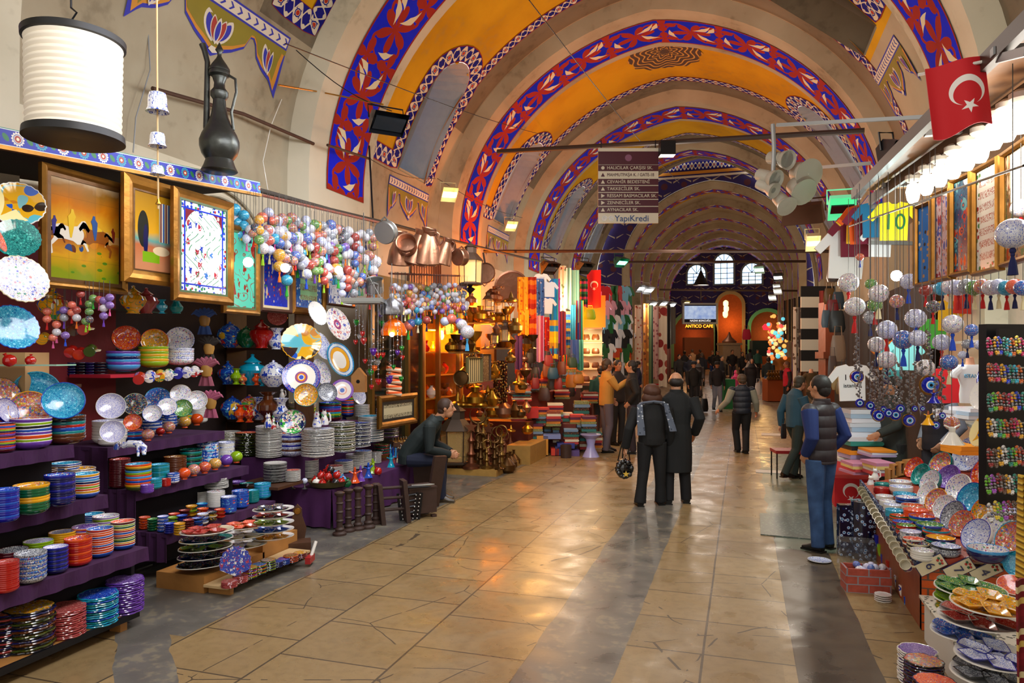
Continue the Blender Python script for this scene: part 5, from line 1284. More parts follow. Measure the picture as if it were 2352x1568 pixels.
tag(MB().box((0,0,.34),(.2,.04,.7),M=RY(.08)@RX(.15)).build('carved_door',dkw,loc=at(992,1165,z=.0),rz=TH+.8,smooth=False),'old carved door leaf leaning at the end of the plate table','door')
for i,c in enumerate((blackm,steel)):tag(MB().tube([(-.14,0,0),(.1,0,0),(.16,0,.0)],[.018,.014,.004],8).build('dagger',c,loc=at(960+i*10,1118-i*4,z=.42),rz=TH+.2+i*.3),['dark sheathed dagger lying on the old chest','silver tipped dagger lying across the old chest'][i],'dagger')
def chess(px,py,z,label):
 r=thing('chess_set',label,'chess set',at(px,py,z=z),TH+.35)
 MB().box((0,0,.03),(.36,.3,.06)).build('box',wood,r,smooth=False)
 MB().box((0,0,.062),(.34,.28,.006)).build('board',m_stripe('chess_squares',['c89850','3c2414'],.08),r,smooth=False)
 for i in range(8):
  for j in(0,1,6,7):MB().lathe([(.014,0),(.008,.01),(.006,.03),(.010,.042),(.001,.052)],8,M=T(-.14+i*.04,-.115+j*.033,.065)).build('piece',gold if j<4 else steel,r)
chess(927,1022,.66,'open chess set with gold and silver pieces on a dark box');chess(946,1040,.58,'second chess set on a yellow board in front of the other')
wbox('wooden_box','yellowish wooden box under the chess sets','box',940,1092,.5,.4,.40,wood,TH+.35,z=.12)
def figurine(px,py,z,c,label,s=.14):
 r=thing('dervish_figurine',label,'figurine',at(px,py,z=z),R.uniform(0,2),'small figurines on the plate table');mm=GL[c]
 MB().lathe([(.34*s,0),(.30*s,.05*s),(.12*s,.5*s),(.15*s,.68*s),(.06*s,.76*s),(.1*s,.85*s),(.06*s,1.1*s),(.001,1.12*s)],16,wav=lambda a,r:1+.08*cos(6*a)if r>.2*s else 1).build('body',mm,r)
 MB().tube([(-.4*s,0,.8*s),(-.1*s,0,.66*s),(.1*s,0,.66*s),(.4*s,0,.82*s)],.05*s,8).build('arms',mm,r)
for(x,y,c,cn)in((815,1108,'orange','orange'),(828,1104,'purple','violet'),(846,1096,'blue','blue'),(856,1086,'lime','lime green'),(898,1072,'turq','sky blue'),(790,968,'cobalt','cobalt'),(852,950,'turq','turquoise')):
 figurine(x,y,.46 if y>1000 else.95,c,cn+' glazed whirling dervish figurine on the plate table',.17)
dish=tag(MB().lathe([(.12,0),(.2,.02),(.24,.07),(.25,.085),(.23,.08),(.19,.03),(.001,.02)],32).build('brass_dish',mat('aged_brass','7c7048',.35,.8),loc=at(746,1122,z=.46)+Vector((-.02,.12,0))),'shallow brass dish heaped with glazed pomegranates','dish')
pm=MB().lathe([(.001,-.9),(.6,-.75),(.95,-.2),(.95,.25),(.6,.75),(.25,.9),(.16,1.0),(.28,1.25),(.2,1.22),(.1,1.0),(.001,.95)],18,wav=lambda a,r:1+(.06*cos(6*a)if r<.3 else 0)).mesh('pomegranate',GL['red'])
def pome(p,c,label,s=.048,g=None):
 o=D.objects.new('ceramic_pomegranate',pm);COL.objects.link(o);o.location=p;o.scale=(s,)*3;o.rotation_euler=(R.uniform(-.5,.5),R.uniform(-.5,.5),0);o.material_slots[0].link='OBJECT';o.material_slots[0].material=GL[c];return tag(o,label,'ornament',g)
dl_=dish.location
for i in range(15):
 ring_=0 if i<8 else(1 if i<13 else 2);a=i*2.4;rr_=[.165,.09,.03][ring_];c=['red','red','red','sky','red','dark','red','white'][i%8]
 pome(dl_+Vector((rr_*cos(a),rr_*sin(a),.07+ring_*.065)),c,'%s glazed pomegranate in the brass dish, %s layer'%(c,['lowest','middle','top'][ring_]),.048,'pomegranates in the brass dish')
pome(at(868,1082,z=.5),'red','red pomegranate standing alone right of the green figurine',.055);pome(at(797,1110,z=.5),'green','green round ornament left of the orange figurine',.055)
pome(at(22,828,t=5.4),'red','large red pomegranate at the left edge under the turquoise plate',.05);pome(at(70,828,t=5.5),'red','red pomegranate on the glass shelf at the left edge',.04)
for(x,y,c,cn)in((648,1118,'green','green and white egg'),(672,1122,'green','dark green flowered egg'),(700,1122,'bluewhite','white striped egg')):
 r=thing('ornament_on_stand',cn+' on a small metal stand at the corner of the plate table','ornament',at(x,y,z=.46));o=D.objects.new('egg',SH['ball']);COL.objects.link(o);o.parent=r;o.location=(0,0,.09);o.scale=(.034,)*3;o.material_slots[0].link='OBJECT';o.material_slots[0].material=gm(c);MB().lathe([(.035,0),(.01,.015),(.008,.05),(.025,.06)],12).build('stand',steel,r)
def cat_fig(px,py,z,label,fl='whiteflo',s=.16,rz=0,t=None):
 p=at(px,py,z=z)if t is None else at(px,py,t=t);r=thing('ceramic_cat',label,'figurine',p,rz)
 mb=MB();mb.lathe([(.3,0),(.34,.1),(.28,.4),(.18,.62),(.15,.7)],16,M=Matrix.Diagonal((s,s*.8,s,1)))
 mb.ball((0,-.04*s,.82*s),(.2*s,.18*s,.18*s),0,14,10)
 for sx in(-1,1):mb.add([(sx*.17*s,0,.9*s),(sx*.04*s,0,.97*s),(sx*.13*s,0,1.12*s),(sx*.1*s,.05*s,.93*s)],[(0,1,2),(1,3,2),(3,0,2),(0,3,1)])
 mb.build('body',FL[fl],r);MB().tube([(.2*s,.1*s,.1*s),(.45*s,.1*s,.3*s),(.42*s,.1*s,.7*s),(.3*s,.1*s,.85*s)],.06*s,8).build('tail',FL[fl],r);return r
cat_fig(616,982,1.22,'white flowered ceramic cat on top of the tall white plates',t=8.4);cat_fig(628,985,1.2,'second small cat beside the curly tailed one',t=8.3,s=.11)
cat_fig(728,980,1.05,'white ceramic cat with red tulips behind the plates',t=8.7,s=.18);cat_fig(745,975,1.05,'white ceramic rabbit like figure leaning by the cat','white',t=8.8,s=.17);cat_fig(648,913,1.5,'small white cat on the rim of the blue vase','white',t=9.3,s=.11)
r=thing('ceramic_cat','lying blue and white ceramic cat draped over the edge of the middle stand','figurine',at(305,1030,t=6.35));MB().tube([(-.09,0,.02),(-.03,0,.045),(.06,0,.04),(.1,0,.01),(.11,-.02,-.05)],[.022,.032,.034,.028,.016],10,M=RZ(TH)).build('body',FL['bluewhite'],r);MB().tube([(.06,-.03,.03),(.075,-.05,-.06)],.012,6,M=RZ(TH)).build('leg',FL['bluewhite'],r);MB().ball((-.1,0,.03),.026).build('head',FL['bluewhite'],r)
cat_fig(267,1032,1.17,'small seated blue dotted ceramic cat at the corner of the middle stand','bluewhite',.085,t=6.4)
for i in range(26):
 x=905+(i%9)*7.6+R.uniform(-2,2);y=1064-(i%9)*2.0-(i//9)*9;mm=R.choice(['white','cream','rose','sky','white']);s=R.uniform(.03,.05)
 tag(MB().lathe([(.4,0),(.42,.5),(.3,.9),(.34,1.0),(.1,1.5),(.001,1.6)],10,M=Matrix.Diagonal((s,s,s,1))).build('miniature_box',FL['whiteflo']if mm=='white' else GL[mm],loc=at(x,y,z=.5)),'%s trinket box in the %s row at the right end of the plate table'%(mm,['front','middle','rear'][min(2,i//9)]),'trinket','trinkets on the plate table')
for i in range(5):tag(MB().lathe([(.02,0),(.014,.03),(.014,.12),(.02,.125),(.012,.14),(.001,.2)],10).build('miniature_minaret',GL[['sky','blue','sky','cream','cream'][i]],loc=at(897+i*6,1050,z=.5)),['pale blue','deep blue','sky blue','cream','ivory'][i]+' miniature minaret on the plate table','miniature')
for(x,y,z,c,cn)in((340,1005,1.17,'multi','green speckled'),(368,994,1.17,'red','small red'),(388,988,1.17,'multi','olive speckled'),(424,976,1.17,'yelflo','yellow speckled'),(452,970,1.17,'orange','orange speckled'),(423,1094,.81,'orange','orange flowered'),(445,1086,.81,'multi','teal speckled'),(470,1080,.81,'redflo','red and blue speckled'),(494,1072,.81,'yelflo','golden speckled'),(520,1064,.81,'purple','rose speckled'),(543,1056,.81,'lime','yellow green speckled')):
 p=at(x,y+6,z=z);tt=p.y/ray(x,y).y;s=14/F*tt*(1 if cn!='small red' else.7);r=thing('glazed_jar',cn+' round ceramic ball jar on the %s middle step'%('third' if z>1 else 'second'),'jar',p)
 o=D.objects.new('body',SH['ball']);COL.objects.link(o);o.parent=r;o.location=(0,0,s);o.scale=(s,s,s*.9);o.material_slots[0].link='OBJECT';o.material_slots[0].material=gm(c);MB().lathe([(s*.5,0),(s*.45,s*.25)],14).build('foot',GL['orange'],r)
vs_=thing('shelf_unit','dark wooden shelf unit full of glazed jars and vases','shelf unit',(-6.05,8.0,0))
part(MB().box((-6.05,8.2,2.66),(1.1,.4,.03)).box((-6.05,8.2,2.08),(1.1,.4,.03)).box((-6.05,8.2,1.61),(1.1,.4,.03)).box((-6.05,8.2,1.12),(1.1,.4,.03)),'shelves',wood,vs_,smooth=False)
part(MB().box((-6.59,8.2,1.4),(.03,.4,2.8)).box((-5.51,8.2,1.4),(.03,.4,2.8)),'sides',wood,vs_,smooth=False)
GINGER=[(.5,0),(.5,.03),(.42,.08),(.5,.3),(.85,.7),(.98,1.05),(.85,1.35),(.5,1.5),(.48,1.58),(.6,1.6),(.6,1.64),(.35,1.8),(.15,1.95),(.1,2.05),(.15,2.15),(.001,2.22)]
ROUND=[(.4,0),(.42,.04),(.8,.35),(1.,.85),(.88,1.3),(.5,1.65),(.3,1.72),(.32,1.78),(.12,1.85),(.1,1.95),(.001,2.0)]
VASE=[(.5,0),(.52,.05),(.45,.12),(.75,.45),(.8,.8),(.5,1.2),(.36,1.45),(.4,1.75),(.68,2.1),(.66,2.12),(.3,1.7),(.001,1.5)]
SMALLV=[(.5,0),(.3,.2),(.3,.35),(.75,.8),(.75,1.15),(.35,1.5),(.3,1.75),(.6,2.),(.55,2.0),(.001,1.6)]
for(x,yb,yt,pr_,c,lb,t)in((528,798,738,ROUND,'blueflo','blue lidded round jar with small figures on the second shelf',9.4),(566,798,748,ROUND,'green','green lidded round jar on the second shelf',9.4),(601,799,733,GINGER,'red','dark red lidded ginger jar on the second shelf',9.4),(636,802,753,VASE,'bluewhite','blue and white vase on the second shelf',9.4),(523,882,828,GINGER,'blueflo','blue flowered tall vase on the third shelf',9.4),(580,884,812,GINGER,'turq','large turquoise ginger jar on the third shelf',9.4),(628,888,826,ROUND,'bluewhite','big white and blue round lidded jar on the third shelf',9.2),(543,882,846,SMALLV,'lime','small green and white waisted vase',9.2),(558,883,858,SMALLV,'multi','small brown cup vase on the third shelf',9.2),(589,884,857,SMALLV,'orange','small red blue vase on the third shelf',9.2),(603,886,858,SMALLV,'turq','small turquoise beaded vase',9.2),(534,962,908,ROUND,'blueflo','deep blue round jar with yellow flowers on the fourth shelf',9.4),(552,968,930,SMALLV,'orange','small coral vase on the fourth shelf',9.1),(573,969,930,SMALLV,'redflo','second small coral vase on the fourth shelf',9.1),(573,958,905,ROUND,'multi','brown flowered lidded jar behind the coral vases',9.5),(597,963,912,VASE,'bluewhite','blue white vase left of the amber bottle',9.3),(616,968,900,SMALLV,'brown','amber brown bottle vase with turquoise collar',9.1),(646,968,914,VASE,'bluewhite','blue white vase carrying a small cat',9.1),(306,720,655,GINGER,'yelflo','orange yellow lidded ginger jar on the dark glass shelf',6.9),(336,720,660,GINGER,'rose','dark red ginger jar in shadow on the glass shelf',7.1),(372,720,688,SMALLV,'turq','turquoise swan shaped vase on the glass shelf',7.0),(405,720,680,VASE,'teal','dim teal patterned vase on the glass shelf',7.2),(122,735,660,GINGER,'yelflo','large gold and red ginger jar behind the ball strings',6.4)):
 tt=t;s=(yb-yt)/F*tt/max(p_[1]for p_ in pr_);lathed('lidded_jar' if pr_ in(GINGER,ROUND)else 'vase',lb,'jar' if pr_ in(GINGER,ROUND)else 'vase',x,yb,tt,s,pr_,gm(c),24)
MUG=[(.4,0),(.42,.02),(.42,1.0),(.39,1.0),(.38,.06),(.001,.05)]
def mug(px,py,t,c,label,s=.1,rot=None,inner='white',g=None):
 r=thing('mug',label,'mug',ptt(px,py,t),0,g);r.rotation_euler=rot or(RZ(TH-1.2)@RY(-1.35)).to_euler()
 MB().lathe([(a*s,b*s,0 if i<2 else 1)for i,(a,b)in enumerate(MUG)],22).build('body',[gm(c),GL[inner]],r);MB().tube([(.0,.4*s,.85*s),(0,.68*s,.75*s),(0,.68*s,.4*s),(0,.4*s,.25*s)],.045*s,8).build('handle',GL[inner]if c!='cobalt' else GL['cobalt'],r);return r
for i,(x,y,c,cn)in enumerate(((318,872,'red','red mug with white crescent'),(343,868,'whiteflo','green flowered mug'),(366,866,'yelflo','yellow flowered mug'),(386,864,'whiteflo','pale turquoise flowered mug'),(408,860,'cobalt','cobalt mug'),(428,858,'whiteflo','white and orange flowered mug'),(446,856,'whiteflo','green leaf mug'))):
 mug(x,y,6.6+i*.14,c,cn+' hanging under the red shelf',.115,g='mugs under the red shelf')
for i,(x,y,c,cn)in enumerate(((160,810,'red','dark red mug'),(180,815,'red','red crescent mug'),(205,808,'olive','olive mug with cream inside'),(95,780,'yelflo','amber mug'),(150,765,'brown','brown mug'),(168,760,'brown','tan mug'),(190,758,'red','crescent painted mug'))):
 mug(x,y,6.2,c,cn+' hanging in the nearest stall',.11,inner='cream',g='mugs in the nearest stall')
def mask(px,py,t,c,label,s):
 r=thing('carnival_mask',label,'mask',ptt(px,py,t),TH);MB().lathe([(.001,-.5),(.28,-.38),(.38,0),(.34,.3),(.001,.45)],18,M=Matrix.Diagonal((s,s*.7,s,1))).build('face',mat('mask_face','a87c38',.4),r)
 mb=MB()
 for i in range(7):a=-1.2+i*.4;mb.tube([(0,0,.25*s),(.35*s*sin(a),0,(.25+.35*cos(a))*s),(.75*s*sin(a*1.1),-.05*s,(.25+.55*cos(a*.9))*s),(.9*s*sin(a*1.2),-.1*s,(.2+.45*cos(a))*s)],[.22*s,.2*s,.1*s,.02*s],8)
 mb.build('hood',cloth(c),r);MB().cloth(8,6,lambda a,b:((a-.5)*.9*s*(1.1-b*.4),.05*s*sin(a*14),-.4*s-(1-b)*.6*s),th=.01).build('collar',cloth(c),r)
for a in((470,735,8.0,'3c5ca0','blue draped mask figure at the side of the vase shelves',.16),(480,800,7.9,'2a221c','dark mask with gold edging below the blue one',.16),(474,850,7.8,'8c4858','rose coloured jester mask',.17),(484,925,7.7,'9c4c68','pink hooded mask with golden face lowest in the row',.16)):mask(*a)
board_=tag(MB().box((-4.42,11.85,.05),(1.15,1.4,.1)).build('display_board',mat('ochre_board','a8803c',.6,var=.2),smooth=False),'low ochre board on the floor crowded with brass finials','board')
tag(MB().box((-3.9,13.1,.17),(.45,1.1,.34)).build('wooden_crate',mat('ochre_board','a8803c',.6,var=.2),smooth=False),'long yellow wooden crate with jewellery boxes behind the finial board','crate')
CU=[mat('tarnished_brass','80602c',.35,.8),mat('dull_copper','7c4c34',.35,.8),mat('dark_brass','5c4020',.35,.8),mat('dark_brass','5c4020',.35,.8)]
FIN=[(.5,0),(.5,.06),(.2,.12),(.14,.25),(.25,.32),(.14,.38),(.1,.55),(.2,.62),(.08,.7),(.06,.8)]
def finial(px,pyb,z,h,label,kind,m):
 r=thing('crescent_finial',label,'finial',at(px,pyb,z=z),TH+R.uniform(-.4,.4),'brass finials on the board')
 MB().lathe([(a*h*.42,b*h)for a,b in FIN],14).build('stem',m,r)
 c0,rr_=h*.92,h*.15
 if kind==0:MB().tube([(rr_*sin(q),0,c0-rr_*cos(q))for q in[-2.4+4.8*i/18 for i in range(19)]],[.002+.018*sin(pi*i/18)for i in range(19)],8).build('crescent',m,r)
 elif kind==1:MB().tube([(rr_*sin(q),0,c0-rr_*cos(q))for q in[2*pi*i/18 for i in range(19)]],.012,8).build('ring',m,r)
 else:
  P=[((rr_ if i%2==0 else rr_*.42)*sin(pi*i/5),(rr_ if i%2==0 else rr_*.42)*cos(pi*i/5))for i in range(10)];MB().prism(P,-.008,.008,M=T(0,0,c0)@RX(pi/2)).build('star',m,r)
for i,(x,yb,h,kd)in enumerate(((1065,1072,.62,1),(1082,1075,.75,2),(1098,1070,.95,0),(1104,1074,.55,1),(1118,1076,.45,1),(1122,1072,.70,2),(1136,1074,.55,0),(1142,1068,.62,1),(1152,1072,.66,1),(1074,1066,.50,1),(1090,1068,.52,0),(1128,1068,.5,1),(1110,1066,.85,2),(1158,1066,.55,0),(1147,1078,.38,1))):
 finial(x,yb,.1,h,['brass finial topped by a crescent','brass finial topped by an open ring','brass finial topped by a star'][kd]+' on the ochre board',kd,CU[i%4])
for i,(x,yb,s,lb)in enumerate(((1165,1085,.34,'round dark metal flask standing on the floor at the board corner'),(1172,1076,.30,'second dark flask behind the front one'),(1180,1068,.28,'third dark flask at the crate'),(1158,1050,.4,'long necked copper bottle among the finials'),(1172,1042,.38,'slim brass bottle among the finials'))):
 lathed('metal_flask',lb,'flask',x,yb,at(x,yb,z=0 if i<3 else.1).y/ray(x,yb).y,s,[(.3,0),(.42,.15),(.42,.4),(.2,.65),(.08,.75),(.08,.95),(.12,1.0)]if i<3 else[(.25,0),(.35,.2),(.3,.4),(.08,.7),(.05,1.1),(.08,1.15)],CU[2 if i<3 else 1])
def metal_lantern(px,pyb,t,h,label,m=None,glass=None):
 r=thing('metal_lantern',label,'lantern',ptt(px,pyb,t),TH);m=m or mat('rusty_lantern','5c4434',.5,.5);g=h*.27
 MB().lathe([(g*.9,0),(g,.02*h),(g,.05*h),(g*.9,.06*h)],6).build('base',m,r);MB().lathe([(g*1.1,h*.55),(g*.55,h*.72),(g*.5,h*.73),(g*.5,h*.85),(g*.6,h*.86),(g*.1,h*.95),(.001,h)],6).build('cap',m,r)
 for i in range(6):a=pi/3*i;MB().tube([(g*.93*cos(a),g*.93*sin(a),.05*h),(g*cos(a),g*sin(a),h*.56)],.01*h,5).build('bar',m,r)
 MB().lathe([(g*.85,.06*h),(g*.92,h*.55)],6).build('glass',glass or mat('lantern_glass','f0c880',.1,alpha=.35,coat=.5),r)
metal_lantern(1081,655,11.4,.7,'six sided metal lantern with glass sides hanging before the orange wall',glass=mat('lantern_glass_lit','f4d8a0',.15,alpha=.5,emit='ffc870',es=.8))
lathed('hanging_lamp_base','black pointed metal lamp base hanging below the six sided lantern','lamp base',1080,672,11.4,.3,[(.001,-.1),(.1,0),(.3,.2),(.1,.3),(.25,.55),(.35,.6)],blackm)
metal_lantern(1048,1065,12.2,1.05,'tall glass storm lantern with domed metal top at the left of the finials',mat('iron_lantern','4a3c30',.5,.6))
for i,(x,y,t,h,lb)in enumerate(((1122,715,14,.42,'metal lantern hanging in the orange lit shop'),(1148,720,14.5,.4,'round bellied brass lantern hanging in the orange lit shop'),(1160,785,13.5,.42,'pierced dark lantern lower in the orange lit shop'),(1124,705,15,.38,'dim lantern behind the other hanging ones'),(1136,790,13.6,.3,'small ribbed yellow lantern'))):metal_lantern(x,y,t,h,lb)
WARES=[([(.3,0),(.5,.2),(.5,.5),(.2,.75),(.22,1.)],'pot'),([(.2,0),(.3,.1),(.42,.45),(.2,.7),(.1,.9),(.16,1.),(.001,1.05)],'coffee pot'),([(.5,0),(.55,.1),(.5,.2),(.2,.3),(.1,.6),(.001,.8)],'lidded dish'),([(.3,0),(.1,.1),(.1,.5),(.35,.8),(.4,1.)],'goblet')]
shelfm=mat('ochre_board','a8803c',.6,var=.2)
for i,(px,py,w,t)in enumerate(((1110,742,130,14.6),(1065,810,70,12.4),(1150,800,60,14),(1110,870,90,13.2),(1200,830,50,15),(1095,935,100,12.8),(1160,960,100,13.4))):
 a,b=ptt(px-w/2,py,t),ptt(px+w/2,py,t);m_=(a+b)/2
 tag(MB().box((0,.12,0),((b-a).length,.3,.025)).build('shelf',shelfm,loc=m_,rz=TH,smooth=False),['top','upper left','upper right','middle','far right','lower left','lower right'][i]+' ochre shelf of the brass shop','shelf')
 for k in range(int(w/13)):
  x=px-w/2+7+k*13;pr_,nm=R.choice(WARES);s=R.uniform(.2,.36);mm=R.choice([brass,brass,copper,CU[2]])
  lathed('metal_'+nm.replace(' ','_'),'%s %s on the %s ochre shelf of the brass shop'%({brass.name:'brass',copper.name:'copper'}.get(mm.name,'dark'),nm,['top','upper left','upper right','middle','far right','lower left','lower right'][i]),nm,x,py-2,t,s,pr_,mm,14,group='wares of the brass shop')
for i in range(24):
 x,y,t=R.uniform(1070,1215),R.uniform(880,1010),R.uniform(12.8,14.6);pr_,nm=R.choice(WARES)
 lathed('metal_'+nm.replace(' ','_'),'small gleaming brass %s in the heap before the brass shop'%nm,nm,x,y,t,R.uniform(.14,.26),pr_,R.choice([brass,copper,brass]),12,group='wares of the brass shop')
tag(MB().box((-4.7,13.75,.35),(1.5,.8,.7)).box((-5.9,15.2,.7),(.8,1.2,1.4)).build('shop_counter',mat('red_brown_board','5c1c10',.6,var=.2),smooth=False),'dark red stepped counter under the brass wares','counter')
pot(1115,628,13.5,.2,-1.5,1.45,'big copper tray like pan hanging on the orange wall',copper,.2);pot(1175,660,15,.36,-1.4,1.3,'large round copper tray behind the yellow scarf',copper,.15);pot(1125,645,13.6,.09,-1.5,.3,'small copper ladle pan beside the hanging tray',copper,.5);pot(1145,664,14,.12,-1.5,.2,'shallow copper pan hanging by a chain',copper,.4)
pot(1060,868,11.9,.13,-1.5,1.5,'long handled iron pan hanging on the shop pillar',CU[2],.3)
framed(1072,1105,820,880,'inlaid chessboard hanging upright by the brass shop',m_stripe('inlaid_squares',['d8c890','4c4430'],.09),mat('olive_wood','6c6030',.5),.03,t=(11.9,12.5),name='chessboard',cat='chessboard');framed(1105,1124,812,876,'carved wooden backgammon board beside the chessboard',m_print('carved_inlay','6c5030',('c0a878','3c2818'),40),wood,.02,t=(12.5,12.9),name='game_board',cat='game board')
hang_cloth(1133,1165,828,925,13.2,m_print('copper_jewellery','3c1c10',('e08838','f0c060','903018'),26,.4,.3),'stand thickly hung with copper coloured necklaces','jewellery_stand','necklaces',6)
T1=m_print('golden_print','d89010',('c06008','f0c040','a04008'),12);T2=m_stripe('orange_red_scarf',['a02010','c04010','d87818'],.3,False,.4)
TX=[(1188,1213,636,715,14.5,T1,'golden yellow patterned skirt, upper of the two'),(1190,1215,712,770,14.5,T1,'golden yellow patterned skirt, lower of the two'),(1208,1232,636,770,14.8,T2,'rust red scarf with a white rose print'),(1232,1250,725,830,15.2,m_stripe('lilac_pink',['c890c0','e8a8b8','c04870'],.14,True),'pink and lilac striped scarf reaching low'),(1243,1262,728,830,15.6,m_print('red_scarf_print','b01818',('e8c0a0','e04020')),'red printed scarf beside the pink one'),(1256,1282,735,825,15.9,m_stripe('yellow_blue_bands',['f0d020','f0c020','1890d8','d0a030'],.5,False),'yellow dress with a blue band'),(1262,1286,640,790,16.2,m_stripe('blue_magenta',['1878d0','20a0e0','c020a0','3060d0'],.4,True),'bright blue dress with magenta edge'),(1232,1250,640,725,15.3,m_print('blue_pattern','4878c0',('d8d8e8','203878')),'blue patterned short dress'),(1283,1300,610,715,17,m_print('cream_scroll','d8c8a0',('a03020','6c8040'),9),'cream scarf with red motifs'),(1297,1312,615,710,17.4,m_stripe('sage_stripes',['80a890','d8d8c0','486858'],.1),'sage green striped scarf'),(1312,1330,620,740,17.8,cloth('88b8a0'),'pale green scarf'),(1285,1300,715,815,16.6,cloth('8c3c4c'),'dull red scarf below the cream one'),(1298,1310,715,800,17,m_stripe('blue_shawl',['2878b0','1c4c80','c0a040'],.2,False),'blue shawl with yellow squares'),(1310,1322,700,800,17.4,cloth('207890'),'teal long scarf'),(1322,1340,690,780,17.8,m_stripe('rainbow_hammock',['c03020','2050a8','702050','208068','d8a020'],.22,True),'rainbow striped curved cloth'),(1310,1330,780,835,16.8,cloth('5070b0'),'bundle of blue and green scarves'),(1326,1340,780,850,17.1,cloth('50a088'),'green scarf next to the blue bundle'),(1332,1350,640,705,18.6,m_stripe('green_pink',['2c7c50','c04878','204838'],.2,False),'green and pink striped cloth beside the flag'),(1182,1200,770,850,14.6,cloth('5c3470'),'dark purple hanging pennant cloth'),(1203,1232,770,830,15,cloth('30241c'),'dark cloth behind the skirts'),(1290,1302,815,850,16.8,m_stripe('rainbow_fringe',['d84020','f0c020','208060'],.1),'small rainbow fringed cloth')]
for a in TX:hang_cloth(*a[:6],a[6]+', hanging in the textile shop','hanging_textile','textile',2,group=None)
for(x,y,c,cn)in((1244,650,'f0f0f4','white'),(1250,690,'3468c0','blue'),(1256,706,'f4e8f0','white and pink'),(1262,668,'d8e4f8','pale blue'),(1240,690,'5088d0','sky blue')):shirt(x,y+14,36,15.4,cloth(c),cn+' small blouse hanging among the scarves',.3)
flagm=Mt('turkish_flag_cloth');x,y,z=flagm.sep(flagm.coord())
def flagmat(name,h,cx,cz,vert=True):
 m=Mt(name);x,y,z=m.sep(m.coord());a,b=x-cx,z-cz
 d1=(a*a+b*b).sq().lt(h);ox,oz=(0,-.22*h)if vert else(.22*h,0)
 a2,b2=a-ox,b-oz;d2=(a2*a2+b2*b2).sq().lt(h*.8);cres=d1*(d2*-1+1)
 sx,sz=(0,-1.05*h)if vert else(1.05*h,0);a3,b3=a-sx,b-sz
 r=(a3*a3+b3*b3).sq();an=a3.m('ARCTAN2',b3);w=((an/(2*pi/5)+.5).fr()-.5).abs()*(2*pi/5)
 st=(r*(w+.314-0.0).m('COSINE')).lt(h*.5*.38*1.0)*r.lt(h*.5)if False else(r*((w*-1+.6283+.3142).sin())).lt(h*.5*sin(.3142)*1.0)
 m.col(m.mix(cres.mx(st),H('c81420'),H('f0ece8')));m.st(.75);return m.mat
hang_cloth(1348,1380,620,706,19.6,flagmat('flag_cloth_far',.105,.20,-.40),'red flag with white crescent and star hanging above the lime bag','flag','flag',1)
def bag(px,py,w,h,t,m,label,cat='bag',g=None,handle=True):
 r=thing('handbag',label,cat,ptt(px,py,t),TH+R.uniform(-.4,.4),g);W,H_=w/F*t,h/F*t
 MB().tube([(0,0,-H_/2),(0,0,-H_*.3),(0,0,H_*.2),(0,0,H_/2)],[(W*.42,W*.16),(W*.52,W*.22),(W*.46,W*.14),(W*.36,W*.05)],12,up=(1,0,0)).build('body',m,r)
 if handle:MB().tube([(-W*.25,0,H_*.45),(-W*.2,0,H_*.85),(W*.2,0,H_*.85),(W*.25,0,H_*.45)],W*.035,6).build('handle',m,r)
 return r
bag(1355,722,28,24,19.4,cloth('b0d818',.4),'lime green handbag hanging under the red flag')
cb=thing('lit_display_shelves','white lit shelves with brown leather handbags beyond the textile shop','shelf unit',(0,0,0))
a,b=ptt(1334,850,20.5),ptt(1386,850,20.5);W=(b-a).length
mb=MB().box((W/2,.3,.45),(W,.03,1.8))
for k in range(5):mb.box((W/2,.15,-.35+k*.38),(W,.34,.02))
o=mb.build('shelves',mat('white_lit_shelf','e8e0c8',.5),cb,loc=a,rz=TH,smooth=False)
light('POINT',tuple(ptt(1360,790,19.9)),30,'ffe8b0',.1);light('POINT',tuple(ptt(1360,720,19.6)),25,'ffb040',.1)
tag(MB().box((0,0,0),(.7,.03,.9)).build('orange_panel',mat('orange_panel','d88018',.6),loc=ptt(1362,715,20.2),rz=TH,smooth=False),'orange panel behind the lime green bag','panel')
for i in range(10):bag(1346+(i%2)*22,778+(i//2)*32-4,18,13,20.2,mat('brown_leather','5c3418',.4),'brown leather bag, %s on the %s lit shelf'%(['left','right'][i%2],['top','second','third','fourth','lowest'][i//2]),g='leather bags on lit shelves',handle=False)
sc_=[('c01828','red'),('101828','navy'),('f0f0f0','white'),('e8c020','yellow'),('80c8e8','sky blue'),('202020','black'),('d84818','orange'),('e8a8c0','pink'),('186830','green'),('e0e8f0','pale')]
for r_ in range(6):
 for k in range(9):
  c,cn=sc_[(k*3+r_*7+k*k)%10];shirt(1390+k*6.6+R.uniform(-2,2),700+r_*33,44,22.5+k*.35,cloth(c),'%s jersey in the %s row of the hanging football shirts'%(cn,['top','second','third','fourth','fifth','lowest'][r_]),1.0+R.uniform(-.3,.3),'football shirts on the far rail')
pipe('hanging_rail',[ptt(1378,650,22),ptt(1450,662,26)],.02,steel,'steel rail carrying the football shirts','rail')
